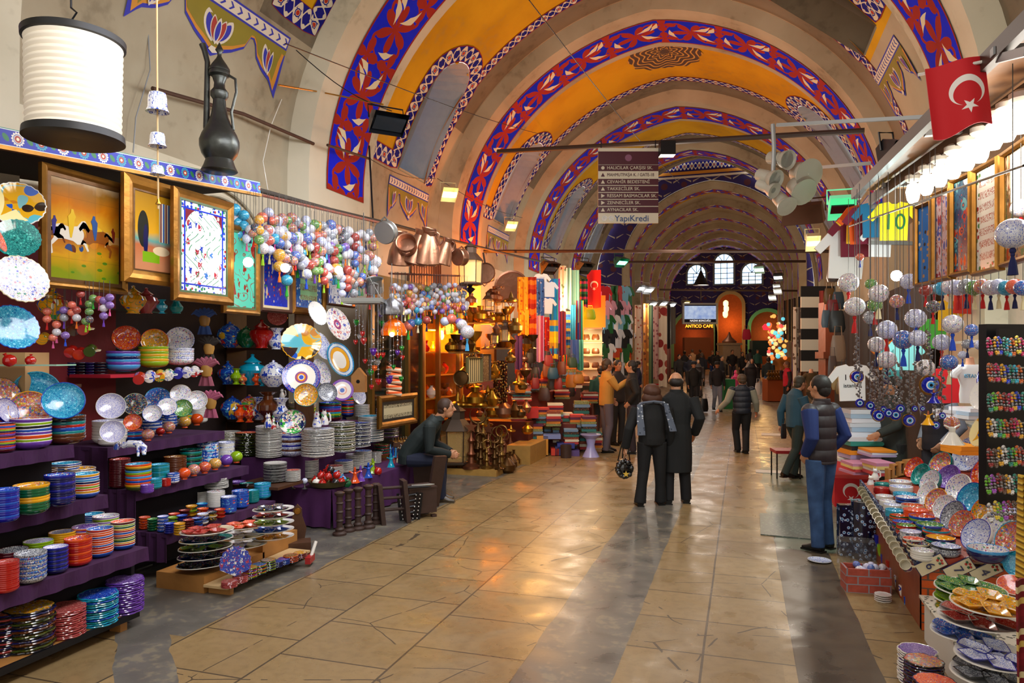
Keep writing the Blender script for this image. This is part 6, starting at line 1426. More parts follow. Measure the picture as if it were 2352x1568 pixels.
CP=[(1458,1474,700,885,26,m_print('red_cream_runner','e0c8b0',('a03428','c87058'),8),'cream runner with a column of red motifs'),(1478,1490,697,900,27,m_print('gold_brown_rug','a06020',('603010','d0a040'),5),'gold and brown carpet'),(1490,1500,700,880,27.6,m_stripe('green_rug',['607048','304030','b0a070'],.3),'green striped kilim'),(1500,1512,703,870,28.2,m_print('pink_rug','b08880',('804048',),6),'dusty pink carpet'),(1513,1532,702,888,28.6,m_print('ivory_red_rug','d8c8b0',('8c2420','a04838'),2.5,.42),'ivory carpet with bold red scrolls'),(1440,1456,760,860,25.5,m_print('brown_small_rug','9c7850',('603820','c0a078'),8),'brown small patterned carpet'),(1532,1540,700,800,29.5,cloth('181414'),'black coat'),(1532,1541,800,880,30,cloth('4c2418'),'brown leather coat'),(1541,1552,705,790,31,cloth('302820'),'dark jacket')]
for a in CP:hang_cloth(*a[:6],a[6]+' hanging at the far left side','hanging_carpet' if 'coat' not in a[6]and 'jacket' not in a[6]else 'hanging_coat','carpet' if 'coat' not in a[6]and 'jacket' not in a[6]else 'coat',1)
fc=[(cloth('b03838'),'red'),(cloth('d8d0b8'),'cream'),(m_print('kilim_a','7c2818',('d8a040','203048','e0d0b0'),18),'kilim patterned'),(cloth('2c6c68'),'teal'),(m_print('kilim_b','1c1c24',('c04020','e0a030','3c7048'),16),'dark flowered'),(cloth('6888a8'),'greyish blue'),(m_print('kilim_c','6c7c48',('e0d8b0','a03020'),18),'green patterned'),(cloth('c87828'),'orange'),(cloth('582040'),'plum')]
hp=thing('textile_stall','low stepped stall base beneath the heaps of textiles','stall',(0,0,0));mb=MB()
a=at(1190,1040,z=0);mb.box((-4.0,15.4,.3),(1.6,2.4,.6)).box((-4.7,16.6,.6),(1.4,3.4,1.2)).box((-4.4,19.5,.45),(1.4,2.4,.9));mb.build('base',mat('red_brown_board','5c1c10',.6,var=.2),hp,smooth=False)
for i,(x,yb,yt,w,t,lb,n)in enumerate(((1198,920,898,44,14.2,'pile behind the orange rucksack',6),(1240,975,935,40,14.6,'red and white pile right of the brass wares',8),(1275,960,925,36,15,'bright pile in the heap centre',7),(1290,915,885,34,16,'khaki pile below the scarves',7),(1306,905,840,32,16.6,'tall thin pile below the blue scarves',9),(1322,890,835,30,17.5,'tall colourful pile by the lit shelves',9),(1270,1000,962,44,14.8,'dark flowered pile low in the heap',7),(1305,1010,960,36,15,'belt of kilim cushions on the right of the heap',8),(1335,985,920,36,15.4,'kilim pile next to the mustard jacket',9),(1345,1030,985,36,15,'lowest kilim pile next to the blue stool',7),(1310,1040,1010,30,14.6,'flowered pile on the floor edge',5),(1240,900,870,40,15.6,'dark woven pile under the long scarves',6),(1355,925,900,36,17,'turquoise packed pile',6))):
 folds(x,yb,yt,w,t,[fc[(i*2+k)%9]for k in range(9)],lb,n)
bag(1195,885,26,34,14.0,mat('orange_canvas','c87818',.7),'orange rucksack on the pile of scarves','rucksack')
for i,(x,y,w,c,cn)in enumerate(((1210,858,34,'5c1c1c','dark red'),(1225,858,28,'2c2018','black'),(1256,850,22,'8c4820','tan'),(1270,880,26,'302418','dark brown'),(1290,845,22,'6c3018','rust'),(1250,905,28,'3c2828','woven'))):bag(x,y,w,30,15.2,cloth(c,.5),cn+' shoulder bag hanging over the textile heap',g='bags over the textile heap')
for i,(x,yb,w,h,c,cn)in enumerate(((1290,1046,30,20,'2c3870','dark blue'),(1318,1048,26,14,'5c4888','violet'),(1300,1030,40,12,'303c90','indigo lettered'),(1275,1046,18,16,'c83820','red'),(1268,1008,40,10,'7888c0','pale blue'),(1246,1045,26,44,'d0902c','yellow wooden'),(1200,1046,28,50,'701c10','dark red'),(1222,960,30,24,'b02018','bright red'))):
 t=14.2;p=ptt(x,yb,t);tag(MB().box((0,.15,h/F*t/2),(w/F*t,.3,h/F*t)).build('carton',cloth(c,.5),loc=p,rz=TH,smooth=False),cn+' box in the boxed goods before the textiles','box')
lathed('stool','pale lilac waisted plastic stool on the floor beside the textile stall','stool',1357,1050,14.15,.46,[(.38,0),(.36,.05),(.2,.35),(.16,.55),(.22,.8),(.44,.97),(.44,1.0),(.001,1.0)],mat('lilac_plastic','a8a8e0',.3,coat=.3),28)
lathed('metal_bin','brown metal bin with a paddle in it by the boxes','bin',1300,1052,14.0,.26,[(.4,0),(.42,1.),(.38,1.),(.36,.1),(.001,.1)],dkw)
CXX=1.22
cn_=thing('shop_canopy','wooden soffit canopy of the right stall with metal edge beams','canopy',(1.2,3,3.6))
A0,A1,B0,B1=Vector((1.31,3.0,3.54)),Vector((1.02,7.57,3.54)),Vector((1.40,3.0,3.54)),Vector((1.18,7.7,3.54))
def beam(P0,P1,w,h):
 d=P1-P0;M_=T(*P0)@RZ(atan2(d.y,d.x));return MB().box((d.length/2,0,0),(d.length,w,h),M=M_)
sb=MB();Q=[A0,A1,Vector((2.9,7.9,3.6)),Vector((2.9,3.0,3.6))];sb.add([q+Vector((0,0,.06))for q in Q]+[q+Vector((0,0,.03))for q in Q],[(0,3,2,1),(4,5,6,7),(0,1,5,4),(1,2,6,5),(2,3,7,6),(3,0,4,7)])
part(sb,'soffit_board',mat('orange_wood_soffit','8a5c34',.5,var=.2),cn_,smooth=False)
part(beam(A0,A1,.05,.09),'outer_beam',mat('brown_beam','3c2c24',.5),cn_,smooth=False)
part(beam(Vector((1.68,3.6,3.5)),B1,.03,.09),'inner_beam',mat('brown_beam','3c2c24',.5),cn_,smooth=False)
for y in(4.2,5.6,7.2):part(MB().box((1.85,y,3.53),(1.3,.05,.04)),'cross_bar',greym,cn_,smooth=False)
for i in range(9):
 p=at(2345-i*31,268+i*20.5-(12 if i<3 else 0),z=3.36)
 r=thing('spiral_lamp','glowing energy saving lamp under the right canopy, %s'%(['nearest of the row']+[nth(k)+' of the row from the near end' for k in range(2,10)])[i],'lamp',p,0,'lamps under the right canopy')
 MB().lathe([(.03,.0),(.045,.03),(.055,.09),(.04,.15),(.001,.17)],14,M=T(0,0,-.12)).build('bulb',mat('lamp_glow','ffffff',.3,emit='fff2dc',es=12),r);MB().lathe([(.04,.05),(.06,.07),(.06,.1),(.03,.12)],14).build('socket',whitep,r)
def angle_iron(P0,P1,label):
 P0,P1=Vector(P0),Vector(P1);d=(P1-P0);L_=d.length;q=d.to_track_quat('X','Z').to_matrix().to_4x4();q.translation=P0
 mb=MB().box((L_/2,0,.02),(L_,.004,.04),M=q).box((L_/2,.02,0),(L_,.04,.004),M=q)
 return tag(mb.build('angle_iron',greym,smooth=False),label,'beam')
angle_iron(at(2262,150,t=3.9),at(2352,128,t=3.2),'perforated steel angle from which the red flag hangs');angle_iron(at(1782,290,t=9.6),at(2120,272,t=8.0),'long grey steel angle carrying the cluster of spotlights');angle_iron(at(1870,388,t=10.5),at(2000,378,t=9.0),'short grey steel arm below the spotlights')
angle_iron(at(2000,560,t=8.2),at(2105,562,t=8.6),'perforated steel angle behind the hanging balls');angle_iron(at(2002,478,t=8.0),at(2110,470,t=8.0),'thin wooden lath across the yellow jersey')
o=hang_cloth(2125,2262,158,318,3.9,flagmat('flag_cloth',.082,.175,-.17),'red flag with white crescent and star hanging from the steel angle at the upper right','flag','flag',1,3.8);o.location.z+=.0;o.rotation_euler[1]=-.11
tag(MB().tube([at(2108,172,t=3.95),at(2256,142,t=3.78)],.009,8).build('flag_pole',whitep),'white rod through the top hem of the red flag','pole')
framed(2106,2146,466,655,'narrow blue board hung with brown and white bracelets',m_print('bracelet_board','1868b8',('a88058','2c2018','d8d0c0'),20),gold,.03,t=(5.85,5.60),name='bracelet_board',cat='board')
framed(2146,2190,436,645,'tall framed panel of pinkish tulip tracery, first in the right row',P_tulips('c8b0b8',('9c3848','4858a8','b87868'),'803040',34,False),gold,.035,t=(5.59,5.32))
framed(2188,2238,402,632,'tall framed panel with a turquoise flower in an oval medallion',P_tulips('285c78',('c85828','60a8b0','b83828','1c3c60'),'1c3c60',30,False),gold,.035,t=(5.33,5.03))
framed(2240,2302,372,628,'tall framed calligraphy panel edged with red tulips',P_script('d8d4cc','9c4838',('d8d4cc','a02830','2c7848'),9,.1),gold,.035,t=(5.02,4.64))
framed(2306,2372,330,605,'tall framed dense flower panel at the right edge',P_tulips('8c6848',('d8c0a0','a03020','303848','5c6c40'),'803020',30,False),gold,.035,t=(4.62,4.2))
tag(MB().box((2.98,6.6,1.75),(.04,7.0,3.5)).build('back_panel',mat('shop_back_wall','b0a898',.7,var=.15),smooth=False),'pale back board of the right stall','panel')
for i,z in enumerate((1.2,1.6,2.15)):
 tag(MB().box((2.7,8.6,z),(.5,2.6,.03)).build('shelf',whitep,smooth=False),['lower','middle','upper'][i]+' white shelf at the back of the right stall','shelf')
for i,(x,y,c,cn)in enumerate(((2040,850,'f08020','orange'),(2050,870,'60c8d0','turquoise'),(2175,760,'e8b020','golden'),(2300,700,'e8b820','yellow'),(2150,800,'50b040','green'),(2210,720,'c83020','red'))):
 shirt(x,y,70,9.0,cloth(c),cn+' t-shirt hanging deep in the right stall',.2)
for(x,y,h,t,c,lb)in((2052,552,88,7.8,'f0d818','yellow jersey with green number ten at the top of the right stall'),(1998,560,90,8.6,'7c1c38','maroon jersey left of the yellow one'),(1985,560,90,8.8,'e85c18','orange jersey left of the yellow one'),(2010,545,80,8.3,'186c98','blue jersey behind the yellow one'),(2020,590,70,8.5,'e8e8ec','white jersey below the blue one'),(1972,560,80,9.0,'e8c020','amber jersey at the left of the jerseys'),(1965,590,96,9.2,'701830','dark red jersey leftmost under the canopy'),(1940,640,110,9.4,'e8e8e8','white and black jersey hanging at the corner'),(1958,920,84,9.5,'e8e8e8','white shirt with black words and a red heart, hanging at the stall corner'),(2185,925,84,7.6,'d01820','red shirt with white crescent in the right stall'),(2078,850,70,8.2,'88d8d8','pale turquoise shirt behind the hanging balls')):
 o=shirt(x,y,h,t,cloth(c),lb,-.1)
 if 'ten' in lb:s=o.scale[0];txt('10',(0,-.025,.33),.42,mat('green_print','187838',.6),(pi/2,0,0),'number',o)
 if 'heart' in lb:
  txt('I',(-.12,-.025,.46),.16,blackm,(pi/2,0,0),'letter',o);txt('istanbul',(0,-.025,.30),.11,blackm,(pi/2,0,0),'lettering',o)
  hp_=[(.09*(16*sin(q)**3)/16,.08*(13*cos(q)-5*cos(2*q)-2*cos(3*q)-cos(4*q))/16)for q in[2*pi*i/24 for i in range(24)]]
  h_=MB().prism(hp_,0,.005,M=T(.04,-.022,.46)@RX(pi/2)).build('heart',red,o)
def mannequin(px,py,t,hpx,c,label,text=None):
 p=ptt(px,py,t);s=hpx/F*t;r=thing('mannequin',label,'mannequin',p,TH+.1)
 MB().lathe([(.20,0),(.21,.2),(.19,.4),(.25,.62),(.27,.78),(.2,.88)],20,M=Matrix.Diagonal((s*1.2,s*.7,s,1))).build('shirt',cloth(c),r)
 for sx in(-1,1):MB().tube([(sx*.22*s,0,.8*s),(sx*.40*s,0,.66*s),(sx*.42*s,0,.58*s)],[.1*s,.09*s,.09*s],10).build('sleeve',cloth(c),r)
 MB().lathe([(.12,.85),(.09,.92),(.075,1.05),(.001,1.06)],14,M=Matrix.Diagonal((s,s,s,1))).build('neck',mat('mannequin_skin','c88c6c',.4),r)
 if text:txt(text,(0,-.17*s,.62*s),.12*s,mat('pale_blue_print','60a8d0',.6),(pi/2,0,0),'lettering',r)
mannequin(2228,925,6.6,100,'f0f0f0','mannequin torso in a white shirt lettered in pale blue','ISTANBUL')
mannequin(1863,900,15,50,'4c3818','olive jacket on a mannequin far down the right side');mannequin(1886,900,15,46,'4c2828','dark red jacket on a mannequin beside the olive one')
for(x,y,w,c,lb)in((1949,649,46,'flowery','white ball with red tulips, leftmost high'),(1963,704,46,'flowery','cream ball with red band pattern'),(2018,674,44,'flowery','white ball with a dark red monogram'),(2060,692,32,'multicoloured','green and brown landscape ball'),(1999,729,32,'grey','black and white speckled ball'),(2103,731,46,'blue','plain whitish dotted ball'),(2087,646,38,'blue','pale speckled ball behind the glaring lamp'),(2126,667,28,'red','plain red ball'),(2143,704,30,'dark','flowered ball with dark base'),(2037,757,45,'blue','white ball with blue scrolls'),(2075,780,46,'cobalt','cobalt ball strewn with coloured dots'),(2108,776,40,'blue','blue and white ball behind the cobalt one'),(2188,744,46,'flowery','white ball with small red dots'),(2232,758,30,'cobalt','dark navy ball at the right'),(2013,791,38,'flowery','cream ball with zigzag rows'),(2163,786,40,'blue','white ball painted with thin blue spirals'),(2037,826,42,'flowery','cream ball with sky blue lower half'),(2125,845,42,'flowery','white ball with red lettering'),(2180,832,38,'cobalt','navy ball with orange and red rings'),(2222,790,24,'grey','small pale egg above the mannequin'),(2251,792,24,'blue','second small pale egg above the mannequin'),(2211,815,20,'blue','small blue white egg'),(2186,972,34,'multicoloured','speckled red yellow ball above the white dervish'),(2000,652,26,'green','green and yellow ball'),(1975,590,18,'orange','small orange ball'),(2010,700,34,'green','half green ball behind the monogram one')):
 t=6.9-(x-1950)*.0058;ornament(at(x,y,t=t),3.5,w/2/F*t,c,R.choice(['navy','red','cream','blue']),lb+' hung in the right stall',1,'large hanging balls of the right stall')
ornament(at(2326,536,t=3.7),3.5,36/F*3.7,'blue','navy','big blue and white egg ball on a black cord at the right edge',1)
ornament(at(2345,478,t=4.3),3.5,22/F*4.3,'flowery','red','white and red ball above the big blue one at the right edge',1)
for i in range(12):
 x=2146+i*18.5;t=6.4-i*.12;bc=['grey','turquoise','flowery','blue','grey','green','multicoloured','flowery','blue','turquoise','orange','cobalt'][i]
 ornament(at(x,658+(i%2)*3,t=t),3.5,19/F*t,bc,['red','navy','cream'][i%3],'%s ball in the tight row under the framed panels, %s from the left'%(bc,nth(i+1)),1,'tight row of balls')
pipe('hanging_rail',[at(1950,520,t=7.4),at(2352,380,t=3.6)],.007,blackm,'steel rail holding the cords of the right stall balls','rail')
tag(MB().ball(at(2059,633,t=7.4),.055,0,14,10).build('light_bulb',mat('glowing_bulb_w','ffffff',.3,emit='e8fff8',es=90)),'glaring white bulb in the middle of the hanging balls','light bulb')
eyem=[mat('cobalt_glass','0c1c9c',.05,coat=.8),mat('eye_white','e8eef4',.2),mat('eye_sky','40a0e0',.2),mat('eye_pupil','080810',.2)]
def eye(parent,z,s,y=-.012):
 mb=MB();M_=T(0,y,z)@RX(pi/2)
 mb.lathe([(.001,-.25*s),(.8*s,-.2*s),(s,0),(.8*s,.18*s),(.001,.2*s)],18,0,M_)
 for k,(a,b)in enumerate(((.55,.21),(.40,.23),(.18,.25))):mb.lathe([(.001,b*s+.0),(a*s,b*s),(a*s,b*s-.02*s)][::-1],16,k+1,M_)
 return mb.build('eye_bead',eyem,parent)
for i,(x,y,w,t)in enumerate(((1974,925,20,6.3),(1998,931,20,6.2),(2018,954,24,6.0),(2040,948,20,5.9),(2056,952,24,5.9),(2067,938,20,5.8),(2088,965,26,5.7),(2136,884,38,5.3),(2163,954,16,5.4),(2148,976,18,5.2),(2010,948,22,6.3),(1968,865,26,6.5),(2028,940,16,6.1),(2100,938,14,5.6),(2118,938,12,5.5))):
 p=at(x,y,t=t);s=w/2/F*t;r=thing('evil_eye_hanging','%s blue glass eye bead on a silver bead chain'%['leftmost','second','third','fourth','fifth','sixth','low seventh','large gold rimmed','small right','lowest right','half hidden','high left','thin','tiny','tiniest'][i],'amulet',p,TH-.2,'eye bead hangings of the right stall')
 eye(r,0,s);mb=MB();mb.tube([(0,0,s),(0,0,3.5-p.z)],.003,4)
 for k in range(26):mb.ball((R.uniform(-.02,.02),R.uniform(-.02,.02),s+.01+k*.013),R.uniform(.006,.014),0,7,5)
 mb.build('bead_chain',gc['silver'],r)
 if w>=24:MB().tube([(1.12*s*cos(q),0,1.12*s*sin(q))for q in[2*pi*k/20 for k in range(21)]],.008 if w>30 else.004,6).build('rim',gold,r)
for i,(x,y,c,cn)in enumerate(((2132,975,'yellow','yellow'),(2145,925,'cobalt','blue'),(2187,1020,'white','large white'))):
 t=5.2;p=at(x,y,t=t);s=.16 if i==2 else.09;r=thing('dervish_figurine',cn+' whirling dervish figurine hanging on a thread','figurine',p)
 MB().lathe([(.5*s,0),(.42*s,.08*s),(.12*s,.55*s),(.14*s,.75*s),(.05*s,.8*s)],16,wav=lambda a,r:1+.08*cos(7*a)).build('skirt',GL[c],r);MB().ball((0,0,.88*s),.08*s).lathe([(.07,.94),(.05,1.12)],10,M=Matrix.Diagonal((s,s,s,1))).build('head',mat('fired_clay','b05c34',.5),r);MB().tube([(-.32*s,0,.85*s),(0,0,.7*s),(.32*s,0,.9*s)],.045*s,6).build('arms',GL[c],r)
bs=thing('bracelet_stand','black stand with bars for beaded bracelets and a blank black header at the right edge','stand',at(2318,1165,t=4.3),TH+.15)
z0=bs.location.z;MB().box((.06,.1,.55),(.30,.06,1.1)).box((.04,.0,1.02),(.24,.02,.1)).build('panel',blackm,bs,smooth=False)
ztop=CAMZ-(735-815)/F*4.3-z0
for i in range(7):MB().tube([(-.13,-.01,1.0-i*.165),(.2,-.01,1.0-i*.165)],.006,6).build('bar',steel,bs)
bc_=['c02060','60b020','30a8c8','d8a020','a050c0','c86020','e0e0e0','1838c0','8c2020','e0c840','208070','604030']
for row in range(7):
 for k in range(8):
  py=770+row*63+R.uniform(-4,4);px=2276+k*10.5+R.uniform(-3,3)
  if row%2:px-=4
  c=bc_[(row*5+k*3+k//2)%12];p=at(px,py+26,t=4.22);mb=MB();s=.034
  for q in range(16):a=2*pi*q/16;mb.ball((s*.32*cos(a),s*sin(a)*.3,s*1.45*sin(a)),.0085,0 if q%3 else 1,8,6)
  tag(mb.build('bead_bracelet',[mat('bead_'+c,c,.12,coat=.7),gc['silver']],loc=p,rz=TH),'%s beaded bracelet on the %s bar of the black stand'%({'c02060':'pink','60b020':'green','30a8c8':'turquoise','d8a020':'amber','a050c0':'violet','c86020':'orange','e0e0e0':'pearl','1838c0':'cobalt','8c2020':'dark red','e0c840':'yellow','208070':'teal','604030':'brown'}[c],['top','second','third','fourth','fifth','sixth','lowest'][row]),'bracelet','bracelets on the black stand')
lean(2262,905,50,78,4.9,'scal','white','white','white scalloped plate seen from its back beside the bracelets');lean(2256,990,40,76,4.8,'scal','scene','cream','plate painted with minarets beside the bracelets');lean(2275,850,24,84,5.0,'bowl','cobalt','cobalt','cobalt bowl edge behind the bracelet stand')
ct=thing('display_counter','counter with brick patterned front and tiled trim crowded with bowls','counter',(1.6,7,0))
brk=Mt('printed_brick_paper');x,y,z=brk.sep(brk.coord());rw=z/.062;col_=(x/.16)+rw.fl()*.5
e=((rw.fr()-.5).abs().gt(.42)).mx((col_.fr()-.5).abs().gt(.455));bc2=brk.mix(brk.noise(brk.coord(),30,3),H('c04a14'),H('e0641c'));brk.col(brk.mix(e,bc2,H('6c5040')));brk.st(.5)
slope=MB();P=[(1.22,5.86,.50),(2.75,5.86,.80),(2.75,8.5,.95),(1.22,8.5,.62)]
slope.add(P+[(a,b,c-.04)for a,b,c in P],[(0,1,2,3),(7,6,5,4),(0,4,5,1),(1,5,6,2),(2,6,7,3),(3,7,4,0)]);part(slope,'counter_top',mat('red_tray_board','9c3820',.5),ct,smooth=False)
part(MB().box((1.6,5.9,.25),(.72,.06,.5)),'front_panel',brk.mat,ct,smooth=False)
sd=MB();sd.add([(1.24,5.88,0),(1.24,8.48,0),(1.24,8.48,.60),(1.24,5.88,.48),(1.27,5.88,0),(1.27,8.48,0),(1.27,8.48,.60),(1.27,5.88,.48)],[(0,3,2,1),(4,5,6,7),(0,1,5,4),(3,7,6,2),(0,4,7,3),(1,2,6,5)]);part(sd,'side_panel',mat('reddish_wood','8c4828',.45,var=.2),ct,smooth=False)
part(MB().add([(1.20,5.84,.46),(1.20,8.5,.58),(1.20,8.5,.66),(1.20,5.84,.54),(1.22,5.84,.46),(1.22,8.5,.58),(1.22,8.5,.66),(1.22,5.84,.54)],[(0,3,2,1),(4,5,6,7),(3,7,6,2),(0,1,5,4),(0,4,7,3),(1,2,6,5)]),'tile_trim',m_stripe('blue_white_rope_tiles',['182048','c8d4e0','182048','30486c'],.05,False)if False else m_print('blue_white_rope_tiles','182048',('c8d4e0','5c7898'),40,.35),ct,smooth=False)
def zc(x,y):return.50+(x-1.22)*.2+(y-5.86)*.045
def CS_(px,pyb,pyt,w,kind,inn,cols,where,n=None,rim=None):
 z=.6
 for _ in range(12):p=at(px,pyb,z=z);z=zc(p.x,p.y)
 return stack(px,pyb,pyt,w,z,kind,inn,cols,where+' on the brick fronted counter',rim,n)
for a in((2268,1295,1248,84,'deep','whiteflo',['navy','sky','white'],'pale flowered big bowl at the right front'),(2172,1280,1244,62,'bowl','bluewhite',['greyspeck','greyspeck','dark'],'blue speckled bowl'),(2118,1290,1256,50,'bowl','whiteflo',['white'],'white flowered bowl nearest the front corner'),(2160,1262,1226,62,'bowl','yellow',['navy','teal','navy','yellow'],'plain yellow bowl'),(2109,1274,1240,48,'bowl','dark',['cream','dark'],'black and white bowl'),(2098,1262,1230,46,'bowl','orange',['maroon','white','orange'],'orange flowered bowl'),(2150,1242,1208,58,'bowl','redflo',['navy','green','orange','turq'],'red and turquoise bowl'),(2092,1248,1214,46,'bowl','speck',['greyspeck'],'blue flecked bowl'),(2136,1230,1196,60,'bowl','green',['blue','green'],'dark green bowl'),(2082,1232,1200,44,'bowl','green',['orange','red','green'],'green and orange bowl'),(2118,1210,1178,56,'bowl','redflo',['blue','lime'],'lime green bowl with red inside'),(2073,1220,1192,44,'bowl','cobalt',['red','green','cobalt'],'cobalt bowl'),(2066,1206,1178,42,'bowl','redflo',['green','orange'],'small orange rim bowl'),(2104,1196,1164,54,'bowl','orange',['orange'],'wide orange bowl'),(2056,1194,1166,42,'bowl','turq',['turq'],'turquoise bowl'),(2050,1180,1154,40,'bowl','bluewhite',['white'],'white bowl with blue flowers'),(2096,1180,1154,48,'bowl','redflo',['cream','white'],'white dish with red fishes'),(2084,1165,1136,50,'bowl','whiteflo',['navy','blue'],'navy bowl with speckled inside'),(2040,1168,1146,38,'bowl','whiteflo',['white'],'second white flowered bowl'),(2078,1148,1128,50,'bowl','turq',['turq'],'flat turquoise dish'),(2032,1154,1134,38,'bowl','whiteflo',['white'],'white bowl in the rear left'),(2070,1136,1112,50,'bowl','bluewhite',['white'],'white blue bowl in the rear'),(2026,1138,1116,36,'bowl','red',['red'],'red bowl in the rear left'),(2068,1122,1100,48,'bowl','whiteflo',['white'],'red dotted white bowl in the rear'),(2028,1124,1106,38,'bowl','teal',['teal'],'teal bowl in the rear left')):CS_(*a)
for(x,y,w,h,t,kd,i_,o_,lb,rim)in((2250,1232,52,78,5.9,'deep','bluewhite','white','white bowl with blue tulips tilted over the pale big bowl','cobalt'),(2294,1216,62,84,6.0,'deep','whiteflo','white','cream deep bowl with red tulips and long brown stems',None),(2216,1206,44,66,6.2,'deep','multi','orange','orange red bowl leaning left of the tulip bowl',None),(2196,1186,40,70,6.4,'deep','greyspeck','cobalt','cobalt bowl with dark speckled inside',None),(2270,1178,48,72,6.3,'deep','yelflo','orange','orange deep bowl with flowered inside',None),(2238,1146,48,74,6.5,'deep','turq','cobalt','cobalt deep bowl with blue ring inside',None),(2174,1166,44,60,6.6,'bowl','whiteflo','white','white bowl with small birds standing on the counter',None),(2154,1150,40,58,6.8,'bowl','multi','yellow','yellow rimmed bowl standing on the counter',None),(2134,1134,32,60,7.0,'bowl','whiteflo','white','small white bowl with carnations standing on edge',None),(2208,1122,44,66,6.9,'deep','whiteflo','white','white deep bowl with tiny flowers behind',None),(2184,1098,40,60,7.1,'deep','purple','purple','purple deep bowl behind the others',None),(2142,1108,36,58,7.3,'deep','whiteflo','teal','teal rimmed bowl with dotted inside',None),(2120,1092,30,54,7.5,'deep','teal','teal','dark teal bowl standing behind',None),(2104,1076,28,52,7.6,'deep','redflo','red','bright red bowl standing at the left back',None),(2166,1070,40,64,7.4,'deep','multi','teal','colourful bowl with teal outside at the back',None),(2236,1048,60,88,6.8,'deep','bluewhite','bluewhite','large white bowl with blue net border, highest at the back',None),(2272,1086,44,80,6.4,'deep','redflo','purple','violet deep bowl with red inside at the right',None),(2332,1240,56,84,5.5,'deep','multi','turq','turquoise rimmed bowl with yellow blossoms at the right edge',None),(2325,1150,50,90,5.8,'plate','bluewhite','bluewhite','white dish with blue waves at the right edge',None)):
 tb_=4.5
 for q in range(120):
  t_=9.5-q*.045;pp=at(x,y,t=t_)
  if pp.z-.7*h/2/F*t_>zc(pp.x,pp.y)and pp.y<8.6:tb_=t_;break
 lean(x,y,w,h,tb_,kd,i_,o_,lb,rim or o_,tilt=62)
for i,(x,y,c,cn)in enumerate(((2060,1080,'turq','turquoise tile'),(2075,1075,'bluewhite','blue tulip tile'),(2090,1070,'brown','brown tile'),(2050,1090,'cobalt','blue tile'))):
 framed(x-14,x+14,y-16,y+16,cn+' in a small wooden frame lying at the back of the counter',gm(c),oak,.03,t=(7.7,7.8),name='framed_tile',cat='tile')
for i,(x,y,c)in enumerate(((2000,1118,'white'),(2010,1102,'cream'),(1998,1134,'white'))):cat_fig(x,y,.62,['white','cream','lower white'][i]+' ceramic cat lying over the corner of the counter','white',.12,t=7.6)
for i in range(17):
 a=i/16;cp=Vector((1.19-.05*a,8.2-2.35*a,.58-.12*a));px,py,t=proj(cp)
 mug(px,py,t,'whiteflo','cream mug with open mouth in the row along the counter edge, %s from the far end'%nth(i+1),.09,rot=(RZ(-1.9)@RY(1.15)).to_euler(),inner='cream',g='mugs along the counter edge')
for(x,y,n_,lb)in((2138,1297,'6','first'),(2203,1306,'7','second'),(2264,1312,'4','third')):
 p=at(x,y,y=5.84);r=thing('house_number_tile','white number tile reading %s with red flowers, %s on the brick front'%(n_,lb),'number tile',p,0);r.rotation_euler=(0,-radians(32),0)
 MB().box((0,0,0),(.19,.014,.085)).build('tile',GL['cream'],r,smooth=False);MB().box((0,.004,0),(.2,.014,.095)).build('edge',GL['navy'],r,smooth=False)
 txt(n_,(-.01,-.012,0),.085,GL['navy'],(pi/2,radians(90),0),'number',r)
 mb=MB()
 for q in range(5):mb.ball((.065+.012*cos(q*1.3),-.009,.022*sin(q*1.3)),.009,q%2,8,6)
 mb.build('flowers',[GL['red'],GL['green']],r)
for i,(x,y,c,t)in enumerate(((2015,1240,'cobalt',6.9),(2022,1262,'lime',6.8),(2030,1285,'cobalt',6.7),(2042,1300,'red',6.4),(2050,1318,'speck',6.3),(2062,1335,'whiteflo',6.1),(2073,1358,'redflo',5.9),(2085,1385,'blueflo',5.75))):
 p=at(x,y,t=t);r=thing('ceramic_boot','%s ceramic boot, %s in the row hanging under the mugs'%(['deep blue','lime','royal blue','red','speckled','flowered','wine','blue dotted'][i],nth(i+1)),'ornament',p,-.6,'ceramic boots under the mugs')
 MB().tube([(0,0,.05),(0,0,0),(.005,0,-.04),(.03,0,-.065),(.06,0,-.07)],[.03,.026,.024,.024,.008],10).build('boot',gm(c),r)
eb=Mt('eye_bead_print');d,a,b=eb.vor(eb.coord(),16);eb.col(eb.mix(d.lt(.42),H('0c1438'),eb.mix(d.lt(.30),H('1848b0'),eb.mix(d.lt(.2),H('d8e4ec'),eb.mix(d.lt(.09),H('3890d8'),H('06060c'))))));eb.st(.15,coat=.6)
eb=Mt('eye_bead_print');d,a,b=eb.vor(eb.coord(),22);q=eb.mix(d.lt(.34),H('0c1850'),H('c8dcf0'));q=eb.mix(d.lt(.20),q,H('3088d0'));q=eb.mix(d.lt(.10),q,H('080c30'));q=eb.mix(d.gt(.44),q,H('101430'));eb.col(q);eb.st(.12,coat=.7)
p=at(1962,1285,z=0);tag(MB().box((0,.15,.26),(.2,.1,.5)).build('evil_eye_screen',eb.mat,loc=p,rz=.2,smooth=False),'flat panel of cobalt eye beads standing on the floor by the flag table','bead screen')
p=at(1990,1290,z=0);tag(MB().lathe([(.12,0),(.12,.56),(.10,.56),(.001,.55)],28).build('bead_column',eb.mat,loc=p+Vector((0,.15,0))),'round column covered with blue eye beads on the floor','bead column')
p=at(1995,1362,z=0);r=thing('brick_print_box','open box with brick print full of painted eggs on the floor','box',p,.12);MB().box((0,.17,.10),(.34,.02,.2)).box((0,-.0,.10),(.34,.02,.2)).box((-.17,.085,.10),(.02,.18,.2)).box((.17,.085,.10),(.02,.18,.2)).box((0,.085,.01),(.34,.18,.02)).build('body',brk.mat,r,smooth=False)
